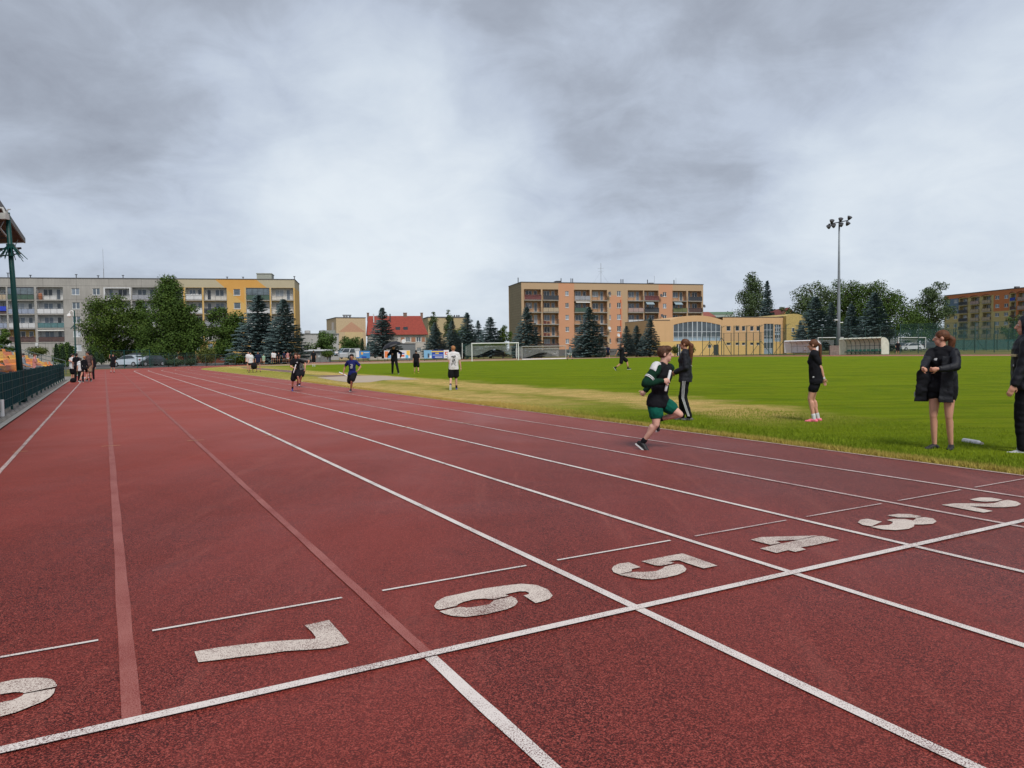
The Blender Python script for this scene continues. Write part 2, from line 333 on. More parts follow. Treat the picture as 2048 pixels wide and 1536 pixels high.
# ------------------------------------------------------------------ infield and verge grass
def grass_mat():
    n = NT('mown football grass', .95, .04); u, v = n.uv()
    fine = n.noise(28, 4, .65); bl = n.noise(170, 2, .7); mid = n.noise(1.4, 5, .65); big = n.noise(.12, 4, .55)
    st = n.noise(1.0, 5, .65, .2, map=(.12, 1.3, 1), rot=YAW*0); st2 = n.noise(.35, 3, .6, 0, map=(.05, 1, 1), off=(3, 5, 0))
    g = n.math('ADD', n.math('MULTIPLY', fine, .4), n.math('MULTIPLY', bl, .6))
    c = n.ramp(g, (.34, (.065, .095, .002)), (.5, (.145, .210, .003)), (.66, (.31, .38, .010)))
    c = n.mix(n.ramp(mid, (.35, 0.), (.7, .6)), c, (.18, .19, .010))
    c = n.mix(n.ramp(st, (.42, 0.), (.68, .7)), c, (.075, .125, .002))
    c = n.mix(n.ramp(st2, (.42, 0.), (.7, .45)), c, (.16, .235, .006))
    ml = n.noise(1.0, 3, .6, .1, map=(.05, 3.6, 1)); c = n.mix(n.math('MULTIPLY', n.ramp(ml, (.52, 0.), (.68, .38)), n.math('SUBTRACT', 1, n.smooth(v, 25, 55))), c, (.22, .30, .012)); cl = n.noise(.55, 6, .7, .6); c = n.mix(n.ramp(cl, (.5, 0.), (.68, .5)), c, (.060, .115, .004))
    far = n.smooth(v, 20, 60)
    c = n.mix(n.math('MULTIPLY', far, .25), c, (.13, .215, .004))
    # dry straw band beside the kerb
    w = n.math('ADD', u, n.math('MULTIPLY', n.math('SUBTRACT', n.noise(.5, 5, .65), .5), 4.2))
    w = n.math('SUBTRACT', w, n.math('MULTIPLY', n.smooth(v, 4, 14), 1.6))
    band = n.math('MULTIPLY', n.smooth(w, 9.3, 10.8), n.math('SUBTRACT', 1, n.smooth(w, 11.8, 13.6)))
    band2 = n.math('MULTIPLY', n.math('SUBTRACT', 1, n.smooth(w, 8.3, 11.0)), n.math('SUBTRACT', 1, n.math('MULTIPLY', n.smooth(v, 28, 45), .45)))
    vm = n.smooth(v, 5.0, 9.0); vf = n.smooth(v, 9, 16)
    dry = n.math('MAXIMUM', n.math('MULTIPLY', band, vm), n.math('MULTIPLY', band2, n.math('MULTIPLY', vf, 1.0)))
    kerb = n.math('SUBTRACT', 1, n.smooth(n.math('ADD', u, n.math('MULTIPLY', n.math('SUBTRACT', n.noise(5, 4, .7), .5), .45)), 8.60, 8.86))
    dry = n.math('MAXIMUM', dry, n.math('MULTIPLY', kerb, .75))
    end = n.math('MULTIPLY', n.smooth(v, 60, 74), n.math('SUBTRACT', 1, n.smooth(u, 14, 20)))
    dry = n.math('MAXIMUM', dry, n.math('MULTIPLY', end, .6))
    sp = n.ramp(n.math('ADD', n.math('MULTIPLY', mid, .5), n.math('MULTIPLY', fine, .5)), (.36, .25), (.60, 1.))
    dryc = n.ramp(g, (.36, (.30, .17, .05)), (.5, (.62, .40, .15)), (.64, (.92, .66, .32)))
    c = n.mix(n.math('MULTIPLY', n.math('MULTIPLY', dry, sp), .95), c, dryc)
    n.color(c); n.bump(g, .9, .03); return n.m
MG = grass_mat()
def grid(name, inside, u0, u1, v0, v1, st, dz, m):
    b = MB(); us = np.arange(u0, u1+.01, st); vs = np.arange(v0, v1+.01, st); ix = {}
    for i, u in enumerate(us[:-1]):
        for j, v in enumerate(vs[:-1]):
            if not inside(u+st/2, v+st/2): continue
            q = []
            for a, c in ((i, j), (i+1, j), (i+1, j+1), (i, j+1)):
                if (a, c) not in ix: ix[(a, c)] = len(b.v); b.v.append(tuple(UV(us[a], vs[c], dz)))
                q.append(ix[(a, c)])
            b.f.append(tuple(q))
    return fix_up(tag(b.build(name, m), kind='structure'))
# field runs under the track edge a little lower, cut round by the inner kerb
b = MB(); cols = list(np.linspace(-42, VC, 60))
rows = []
for k, v in enumerate(cols): rows.append([(UC-RI+2*RI*t, v) for t in np.linspace(0, 1, 41)])
for a in np.linspace(0, math.pi/2, 30)[1:-1]:
    hw = RI*math.cos(a); rows.append([(UC-hw+2*hw*t, VC+RI*math.sin(a)) for t in np.linspace(0, 1, 41)])
for r_ in rows: b.v += [tuple(UV(u, v, .004+(.028*sstep((u-UC+RI)/.3) if u < UC else .02))) for u, v in r_]
for i in range(len(rows)-1):
    for j in range(40): b.f.append((i*41+j, i*41+j+1, (i+1)*41+j+1, (i+1)*41+j))
fix_up(tag(b.build('football_field', MG), kind='structure'))
def ground_mat():
    n = NT('dry verge ground', .95, .1)
    g = n.math('ADD', n.math('MULTIPLY', n.noise(6, 5, .7), .5), n.math('MULTIPLY', n.noise(60, 3, .7), .5))
    c = n.ramp(g, (.3, (.06, .075, .02)), (.5, (.16, .135, .055)), (.7, (.30, .23, .11)))
    c = n.mix(n.ramp(n.noise(.08, 4, .6), (.4, 0.), (.62, .8)), c, (.06, .10, .018))
    n.color(c); n.bump(g, .6, .03); return n.m
M_GROUND = ground_mat()
b = MB(); xs = sorted(set(list(np.linspace(-140, 160, 61))+[-3000, -1200, -500, -250, 250, 500, 1200, 3000])); ys = sorted(set(list(np.linspace(-10, 230, 61))+[-2000, -500, -100, 300, 500, 1200, 3000]))
for y in ys:
    for x in xs: b.v.append((x, y, H(x, y)-.045))
k = len(xs)
for i in range(len(ys)-1):
    for j in range(k-1): b.f.append((i*k+j, i*k+j+1, (i+1)*k+j+1, (i+1)*k+j))
tag(b.build('ground', M_GROUND), kind='structure')
# dirt semicircle behind the goal, long jump runway, sand pit, car park, paved kerb
M_DIRT = mat('pale trodden dirt', (.34, .235, .14), .95, .3, 1.5)
rows = []; b = MB()
for a in np.linspace(math.asin(.38), math.pi/2, 24)[:-1]:
    hw = (RI-1.2)*math.cos(a); rows.append([(UC-hw+2*hw*t, VC+(RI-1.2)*math.sin(a)) for t in np.linspace(0, 1, 31)])
for r_ in rows: b.v += [tuple(UV(u, v, .04)) for u, v in r_]
for i in range(len(rows)-1):
    for j in range(30): b.f.append((i*31+j, i*31+j+1, (i+1)*31+j+1, (i+1)*31+j))
fix_up(tag(b.build('dirt_area', M_DIRT), kind='structure'))
def gpoly(name, pts, dz, m, uvs=False):
    w = [UV(*p) if uvs else G(*p) for p in pts]; b = MB().poly([(p.x, p.y, p.z+dz) for p in w])
    return fix_up(tag(b.build(name, m), kind='structure'))
gpoly('sand_pit', [(634,756),(650,759),(672,763),(705,767),(740,766),(765,762),(800,761),(838,760),(806,756),(770,753),(745,752),(700,753),(660,755)], .038, mat('pale sand', (.42, .34, .26), .95, .12, 8))
M_RUN = mat('faded runway rubber', (.17, .10, .085), .8, .2, 3)
gpoly('jump_runway', [(480,735),(510,736),(560,740),(620,744),(690,749),(728,752.5),(655,755),(630,753.5),(580,746),(530,741),(486,737)], .034, M_RUN)
M_CONC = mat('grey concrete', (.34, .33, .31), .9, .2, 4)
M_ASPH = mat('old asphalt', (.10, .10, .10), .9, .25, 2)
b = MB()
strip('kerb', -1.98, -1.86, -10, 97, .03, M_CONC, 1)
pv = NT('grey paving slabs', .9, .2)
br = pv.t.nodes.new('ShaderNodeTexBrick'); mp = pv.t.nodes.new('ShaderNodeMapping'); mp.inputs['Rotation'].default_value = (0, 0, -YAW); pv.t.links.new(pv.co, mp.inputs[0]); pv.t.links.new(mp.outputs[0], br.inputs['Vector'])
br.inputs['Scale'].default_value = 1; br.inputs['Brick Width'].default_value = .12; br.inputs['Row Height'].default_value = .5; br.inputs['Mortar Size'].default_value = .008
br.inputs['Color1'].default_value = (.30, .28, .26, 1); br.inputs['Color2'].default_value = (.22, .21, .20, 1); br.inputs['Mortar'].default_value = (.08, .075, .07, 1)
pv.color(pv.mix(pv.ramp(pv.noise(1.2, 5, .6), (.45, 0.), (.7, .6)), br.outputs['Color'], (.20, .17, .12)))
strip('pavement', -2.62, -1.98, -10, 60, .02, pv.m, 1)
b = MB(); P = [atd(-400, 150), atd(-60, 91), atd(560, 99), atd(700, 140)]
gpoly('car_park', [toUV(p) for p in P], -.02, M_ASPH, True)
# grass blades near the camera side of the field
rg = random.Random(5); b = MB()
def blades(nb, fu, fv, h):
    for _ in range(nb):
        u, v = fu(), fv(); p = UV(u, v, .01); a = rg.uniform(0, 6.28); w = rg.uniform(.003, .006)*(1+max(0, p.y-9)*.06); hh = h*rg.uniform(.5, 1.3)
        dx, dy = math.cos(a)*w, math.sin(a)*w; lx, ly = rg.gauss(0, .35)*hh, rg.gauss(0, .35)*hh
        i = len(b.v); b.v += [(p.x-dx, p.y-dy, p.z), (p.x+dx, p.y+dy, p.z), (p.x+lx, p.y+ly, p.z+hh)]; b.f.append((i, i+1, i+2))
blades(26000, lambda: 8.58+abs(rg.gauss(0, .35)), lambda: rg.uniform(-3, 15), .055)
blades(52000, lambda: 8.6+rg.uniform(0, 1)**1.2*4.2, lambda: rg.uniform(-3, 9), .05)
blades(22000, lambda: 8.56+abs(rg.gauss(0, .14)), lambda: rg.uniform(-3, 34), .05)
def blade_mat():
    n = NT('grass blades', .8, .2); u, v = n.uv(); r = n.noise(9, 3, .7)
    c = n.ramp(n.noise(60, 2, .7), (.3, (.09, .13, .006)), (.5, (.16, .22, .010)), (.72, (.27, .33, .02)))
    k = n.math('ADD', u, n.math('MULTIPLY', n.math('SUBTRACT', r, .5), .5))
    edge = n.math('SUBTRACT', 1, n.smooth(k, 8.66, 8.92))
    c = n.mix(n.math('MULTIPLY', n.math('MAXIMUM', n.math('MULTIPLY', edge, .75), n.smooth(v, 8, 13)), .8), c, (.55, .37, .11)); n.color(c); return n.m
tag(b.build('grass', blade_mat()), kind='stuff')
# ------------------------------------------------------------------ buildings
def join(name, parts, parent=None, smooth=False):
    """one mesh out of several builders with a material each"""
    v = []; f = []; mi = []; mats = []
    for b, m in parts:
        if not b.f: continue
        o = len(v); v += b.v; f += [tuple(i+o for i in q) for q in b.f]
        if m not in mats: mats.append(m)
        mi += [mats.index(m)]*len(b.f)
    me = bpy.data.meshes.new(name); me.from_pydata(v, [], f)
    for m in mats: me.materials.append(m)
    me.polygons.foreach_set('material_index', mi)
    if smooth: me.polygons.foreach_set('use_smooth', [True]*len(mi))
    me.update(); o = bpy.data.objects.new(name, me); COL.objects.link(o); o.parent = parent
    return o
M_FRAME = mat('white window frame', (.72, .72, .70), .5, .05)
M_GL = [mat('dark window glass', (.035, .045, .055), .12, .3, 2, spec=.6), mat('glass with bluish curtain', (.20, .24, .29), .2, .25, 3, spec=.5),
        mat('glass with white net curtain', (.42, .45, .48), .25, .2, 6, spec=.4), mat('grey window glass', (.10, .125, .15), .15, .3, 3, spec=.6)]
M_SLAB = mat('balcony slab concrete', (.33, .31, .28), .9, .15)
M_RAIL = mat('dark metal rail', (.05, .05, .055), .5, .1)
def win_mb(w, h, nm, fr=.07):
    f = MB(); g = MB()
    f.box(0, w, 0, .06, 0, fr); f.box(0, w, 0, .06, h-fr, h); f.box(0, fr, 0, .06, fr, h-fr); f.box(w-fr, w, 0, .06, fr, h-fr)
    for i in range(1, nm): x = w*i/nm; f.box(x-.05, x+.05, -.004, .06, fr, h-fr)
    g.box(fr-.005, w-fr+.005, .02, .04, fr-.005, h-fr+.005)
    return f, g
WC = {}
def inst(key, fn):
    if key not in WC: WC[key] = fn().data; ob = [o for o in bpy.data.objects if o.data == WC[key]][0]; bpy.data.objects.remove(ob)
    return WC[key]
def put(name, me, parent, loc, label=None):
    o = bpy.data.objects.new(name, me); COL.objects.link(o); o.parent = parent; o.location = loc
    if label: o['label'] = label
    return o
def window(parent, s, z, w, h, d=.12, nm=2, gi=1, sill=True, two=False):
    k = (round(w, 2), round(h, 2), nm)
    def fr():
        f, g = win_mb(w, h, nm)
        if sill: f.box(-.05, w+.05, -.17, 0, -.06, -.004)
        return f.build('window', M_FRAME)
    def pn():
        f, g = win_mb(w, h, nm); return g.build('pane', M_GL[gi])
    if two:
        def fn():
            f, g = win_mb(w, h, nm); return join('window', [(f, M_FRAME), (g, M_GL[gi])])
        return put('window' if h < 1.8 else 'door', inst(('w2', k, gi), fn), parent, (s, d, z))
    o = put('window', inst(('wf', k, sill), fr), parent, (s, d, z))
    put('pane', inst(('wp', k, gi), pn), o, (0, 0, 0)); return o
def loggia(parent, s, z, w, h, wall, dep=1.15, rail='rail', railm=None, rng=None, flip=False, rh=1.05, out=.0):
    """recessed balcony: shell > window, door, railing"""
    t = .02
    def shell():
        b = MB(); b.box(-.02, w+.02, dep, dep+.15, 0, h); b.box(-.1, -.001, -.02+t, dep, 0, h); b.box(w+.001, w+.1, t, dep, 0, h)
        b2 = MB(); b2.box(-.05, w+.05, -.10-out, dep-.002, -.16, 0); b3 = MB(); b3.box(-.02, w+.02, t, dep-.004, h+.002, h+.1)
        return join('loggia', [(b, wall), (b2, M_SLAB), (b3, M_SLAB)])
    o = put('loggia', inst(('lg', round(w, 2), round(h, 2), wall.name, out), shell), parent, (s, 0, z))
    ww = min(1.7, w*.38); gi = rng.choice([1, 1, 2, 3, 0, 3]); gj = rng.choice([1, 3, 3, 0, 2])
    wx, dx = (w*.16, w*.66) if not flip else (w*.46, w*.10)
    window(o, wx, .85, ww, 1.35, dep-.05, 2, gi, False, True)
    window(o, dx, .05, .78, 2.15, dep-.05, 1, gj, False, True)
    def rl():
        a = MB(); p = MB()
        a.box(0, w, -.09-out, -.05-out, rh-.04, rh); a.box(0, w, -.09-out, -.05-out, .08, .11)
        n = max(2, int(w/1.1))
        for i in range(n+1): x = w*i/n; a.box(max(0, x-.02), min(w, x+.02), -.088-out, -.052-out, 0, rh-.04)
        if railm is None:
            for i in range(int(w/.14)): x = .07+i*.14; p.box(x-.008, x+.008, -.08-out, -.064-out, .1, rh-.04)
            return join('railing', [(a, M_RAIL), (p, M_RAIL)])
        p.box(.02, w-.02, -.062-out, -.045-out, .02, rh-.02)
        if rail == 'flowers':
            for i in range(int(w/.25)): x = .15+i*.25; p.box(x-.1, x+.1, -.14-out, -.03-out, rh-.1+rng.uniform(-.12, .1), rh+rng.uniform(.02, .2))
        if rail == 'slat':
            for i in range(int(w/.22)): x = .1+i*.22; a.box(x-.008, x+.008, -.075-out, -.063-out, .08, rh-.04)
        return join('railing', [(a, M_RAIL), (p, railm)])
    put('railing', inst(('rl', round(w, 2), rail, railm.name if railm else '-', out), rl), o, (0, 0, 0))
    return o
class Fac:
    def __init__(s, name, ax, ad, bx, bd, z0=0):
        a, _ = ray(ax, 703); b, _ = ray(bx, 703)
        s.A = Vector((a*ad, ad)); s.B = Vector((b*bd, bd)); s.d = (s.B-s.A); s.L = s.d.length; s.d.normalize(); s.z0 = z0
        s.root = empty(name, (s.A.x, s.A.y, z0), math.atan2(s.d.y, s.d.x))
    def s(s_, px):
        a, _ = ray(px, 640); A, d = s_.A, s_.d          # A + t d = (a*D, D)
        return (a*A.y-A.x)/(d.x-a*d.y)
    def z(s_, px, py): 
        t = s_.s(px); D = s_.A.y+t*s_.d.y; return zat(px, py, D)-s_.z0
def wall_grid(b, L, z0, z1, holes, rev=.25, s0=0):
    xs = sorted(set([s0, L]+[h[0] for h in holes]+[h[1] for h in holes])); zs = sorted(set([z0, z1]+[h[2] for h in holes]+[h[3] for h in holes]))
    ins = lambda x, z: any(h[0] < x < h[1] and h[2] < z < h[3] for h in holes)
    for i in range(len(xs)-1):
        for j in range(len(zs)-1):
            if xs[i+1]-xs[i] < 1e-4 or zs[j+1]-zs[j] < 1e-4: continue
            if ins((xs[i]+xs[i+1])/2, (zs[j]+zs[j+1])/2): continue
            b.quad((xs[i], 0, zs[j]), (xs[i+1], 0, zs[j]), (xs[i+1], 0, zs[j+1]), (xs[i], 0, zs[j+1]))
    for x0, x1, a, c in [h[:4] for h in holes]:
        b.quad((x0, 0, a), (x0, rev, a), (x1, rev, a), (x1, 0, a)); b.quad((x0, 0, c), (x1, 0, c), (x1, rev, c), (x0, rev, c))
        b.quad((x0, 0, a), (x0, 0, c), (x0, rev, c), (x0, rev, a)); b.quad((x1, 0, a), (x1, rev, a), (x1, rev, c), (x1, 0, c))
def block_shell(b, L, D, z0, z1, top=True):
    b.quad((0, 0, z0), (0, 0, z1), (0, D, z1), (0, D, z0)); b.quad((L, 0, z0), (L, D, z0), (L, D, z1), (L, 0, z1)); b.quad((0, D, z0), (0, D, z1), (L, D, z1), (L, D, z0))
    if top: b.quad((0, 0, z1-.15), (L, 0, z1-.15), (L, D, z1-.15), (0, D, z1-.15))
def railset(rng, names):
    return [(rng.choice(names)) for _ in range(80)]
RM = dict(dark=mat('charcoal balcony screen', (.05, .055, .065), .8, .2), green=mat('green balcony screen', (.07, .12, .09), .8, .2), brown=mat('brown balcony mat', (.10, .06, .055), .85, .25),
    white=mat('white balcony panel', (.60, .60, .60), .7, .1), grey=mat('grey balcony panel', (.33, .34, .37), .8, .15), blue=mat('blue grey balcony panel', (.30, .34, .43), .8, .15),
    beige=mat('beige balcony panel', (.45, .36, .25), .8, .15), pink=mat('pinkish balcony panel', (.42, .30, .27), .8, .15), flowers=mat('balcony flowers', (.16, .06, .06), .9, .8, 14), olive=mat('olive balcony screen', (.16, .18, .08), .85, .2),
    teal=mat('teal glass panel', (.10, .20, .21), .3, .2), shade=mat('white awning', (.62, .60, .56), .8, .08), bluecloth=mat('bright blue cloth', (.03, .06, .45), .8, .1), glaz=mat('loggia glazing', (.12, .15, .17), .12, .4, 1.2, spec=.6))
# ---- grey and orange block on the left
def left_block():
    F = Fac('apartment_block', -70, 144.6, 592.5, 156.5); r = F.root
    tag(r, 'long five storey block, grey panels one half, cream and orange the other', 'apartment block')
    n = NT('grey panel and orange render wall', .9, .2); sx, sz = n.x, n.z
    sg = F.s(352); c1s, c1z = F.s(436), F.z(436, 562); c2s, c2z = F.s(517), F.z(517, 561)
    gr = n.ramp(n.math('ADD', n.math('MULTIPLY', n.noise(.35, 5, .6), .5), n.math('MULTIPLY', n.noise(1.0, 4, .7, 0, map=(3, 1, .25)), .5)), (.3, (.27, .255, .235)), (.7, (.42, .40, .365)))
    for f0, per, w in ((n.z, 2.8, .05), (n.x, 6.05, .06)):
        m_ = n.math('ABSOLUTE', n.math('SUBTRACT', n.math('FRACT', n.math('DIVIDE', n.math('ADD', f0, 100*per-(1.62 if f0 is n.z else 2.2)), per)), .5))
        gr = n.mix(n.math('MULTIPLY', n.math('GREATER_THAN', m_, .5-w/per/2), .75), gr, (.09, .085, .08))
    ye = n.mix(n.noise(.4, 4), (.56, .35, .12), (.64, .42, .16)); cr = n.mix(n.noise(.4, 4), (.43, .37, .255), (.50, .44, .31)); og = n.mix(n.noise(.5, 4), (.58, .30, .075), (.66, .36, .11))
    par = n.math('GREATER_THAN', sz, 15.38)
    a1 = n.math('GREATER_THAN', n.math('ADD', sx, n.math('MULTIPLY', sz, 1.12)), c1s+1.12*c1z)
    a1b = n.math('GREATER_THAN', n.math('ADD', sx, n.math('MULTIPLY', sz, -1.4)), c1s-1.4*c1z-2)
    a2 = n.math('LESS_THAN', n.math('ADD', sx, n.math('MULTIPLY', sz, 1.2)), c2s+1.2*c2z)
    low = n.math('GREATER_THAN', sz, F.z(480, 610)); wc = n.math('LESS_THAN', sx, F.s(490))
    orange = n.math('MULTIPLY', n.math('MULTIPLY', a1, a2), n.math('MAXIMUM', par, n.math('MULTIPLY', low, wc)))
    lit = n.math('MULTIPLY', par, n.math('SUBTRACT', 1, n.math('MULTIPLY', a1, 1)))
    c = n.mix(par, ye, cr); c = n.mix(orange, c, og)
    c = n.mix(n.math('LESS_THAN', sz, 1.2), c, (.17, .045, .03))
    n.color(n.mix(n.math('GREATER_THAN', sx, sg), gr, c)); wallm = n.m
    rng = random.Random(4); FL = [1.62+2.8*k for k in range(5)]; TOP = 17.1
    wl = {'g': mat('pale loggia wall', (.66, .66, .65), .9, .12), 'c': mat('cream loggia wall', (.68, .65, .60), .9, .1), 'y': mat('ochre loggia wall', (.55, .38, .16), .9, .1)}
    holes = []; logs = []; wins = []
    # px columns (left, right) of the loggias
    lc = [(-44, -2, 0), (-1, 14, 0), (17.5, 70, 0), (75.5, 128, 0), (211, 262, 0), (266, 314, 0), (320, 368, 1), (373, 405.5, 1), (409, 455, 1), (494, 540.5, 1), (544, 588, 1)]
    for i, (p0, p1, y) in enumerate(lc):
        s0, s1 = F.s(p0), F.s(p1)
        for k, z in enumerate(FL):
            if k == 0 and i < 4: continue
            if k == 0 and i >= 4: wins += [(s0+.5, z+.9, 1.0, 1.3, 1), (s1-1.6, z+.9, 1.0, 1.3, 1)]; continue
            holes.append((s0, s1, z, z+2.52)); logs.append((i, k, s0, s1, z, y))
    for p0, p1 in ((145, 161), (187, 202)):
        for k, z in enumerate(FL): wins.append((F.s(p0), z+.95, F.s(p1)-F.s(p0), 1.35, 2))
    for k, z in enumerate(FL): wins.append((F.s(468.5), z+.95, F.s(482)-F.s(468.5), 1.3, 1))
    for s, z, w, h, nm in wins: holes.append((s, s+w, z, z+h))
    b = MB(); wall_grid(b, F.L, -2, TOP, holes); block_shell(b, F.L, 11, -2, TOP); b.build('wall', wallm, r)
    rb = MB(); rb.box(-.1, F.L+.1, -.1, 11.1, TOP-.001, TOP+.12); rb.build('roof', mat('dark roof edge', (.12, .12, .13), .8, .2), r)
    e = MB(); e.box(F.s(513), F.s(543), 2, 6, TOP+.125, TOP+1.35); e.box(F.s(513)-.1, F.s(543)+.1, 1.9, 6.1, TOP+1.352, TOP+1.5); e.build('roof_hut', mat('grey green render', (.33, .34, .29), .9, .15), r)
    for p, h in ((15, 1.0), (60, .6), (152, .8), (196, .6), (246, .7), (455, .5), (487, .5), (590, .7)): s = F.s(p); MB().tube([(s, 1, TOP+.1), (s, 1, TOP+h)], .09, 6).box(s-.2, s+.2, .8, 1.2, TOP+h, TOP+h+.1).build('roof_vent', M_RAIL, r)
    ant = MB().tube([(F.s(209), .5, TOP), (F.s(209), .5, TOP+2)], .07, 6).tube([(F.s(209), .5, TOP+2), (F.s(209), .5, TOP+6)], .03, 5); ant.build('antenna', mat('galvanised steel', (.4, .41, .42), .45, .1, metal=.6), r)
    for s, z, w, h, nm in wins: window(r, s, z, w, h, .1, nm, rng.choice([1, 1, 3, 0, 2]))
    spec = {(2, 4): ('slat', 'green'), (2, 3): ('slat', 'blue'), (2, 2): ('slat', 'white'), (2, 1): ('flowers', 'brown'), (3, 4): ('rail', None), (3, 3): ('rail', 'white'), (3, 2): ('slat', 'teal'), (3, 1): ('slat', 'brown'), (1, 4): ('slat', 'beige'), (1, 3): ('slat', 'brown'), (1, 2): ('slat', 'blue'), (1, 1): ('slat', 'olive'),
            (8, 4): ('rail', None), (8, 3): ('slat', 'dark'), (7, 4): ('flowers', 'white'), (7, 3): ('flowers', 'white'), (9, 4): ('slat', 'green'), (10, 4): ('rail', None), (10, 3): ('rail', None), (5, 1): ('slat', 'grey')}
    for i, k, s0, s1, z, y in logs:
        kind, cm = spec.get((i, k), rng.choice([('slat', 'white'), ('rail', None), ('slat', 'grey')]))
        w = wl['y'] if (i, k) == (2, 1) else wl['c'] if y else wl['g']
        lo = loggia(r, s0, z, s1-s0, 2.52, w, 1.2, kind, RM[cm] if cm else None, rng, flip=(i in (8, 4)))
        W_ = s1-s0
        if (i, k) in ((2, 4), (9, 4)):
            g = MB(); q = MB()
            for a in range(4): g.box(W_*a/4+.04, W_*(a+1)/4-.04, -.04, -.02, 1.08, 2.3)
            for a in range(5): q.box(W_*a/4-.035 if a else 0, W_*a/4+.035 if a < 4 else W_, -.05, 0, 1.06, 2.5)
            q.box(0, W_, -.055, -.05, 2.3, 2.5); join('glazing', [(g, RM['glaz']), (q, RM['dark'])], lo)
        if (i, k) in ((3, 1),): MB().box(0, W_, -.25, .1, 2.2, 2.45).build('awning', RM['shade'], lo)
        if (i, k) == (4, 4): MB().box(-.15, W_+.15, -.06, -.02, 2.3, 2.5).box(-.15, .12, -.06, -.02, 0, 2.3).box(W_-.12, W_+.15, -.06, -.02, 0, 2.3).build('portal_frame', RM['white'], lo)
        if (i, k) == (1, 3): MB().box(0, W_, -.2, -.12, .6, 1.5).build('hanging_cloth', RM['bluecloth'], lo)
        if (i, k) == (3, 4): MB().lathe((.45, .5, 0), [(.3, 0), (.38, .7), (.30, 1.3)], 10).build('terracotta_jar', mat('terracotta', (.42, .16, .08), .8, .1), lo)
    # ground floor strip under the grey half
    g = MB()
    for p in (17, 73, 130): s = F.s(p); g.box(s-.25, s+.25, -.35, -.02, -2, 4.3)
    g.build('lower_frame', mat('white concrete post', (.55, .55, .54), .8, .1), r)
left_block()
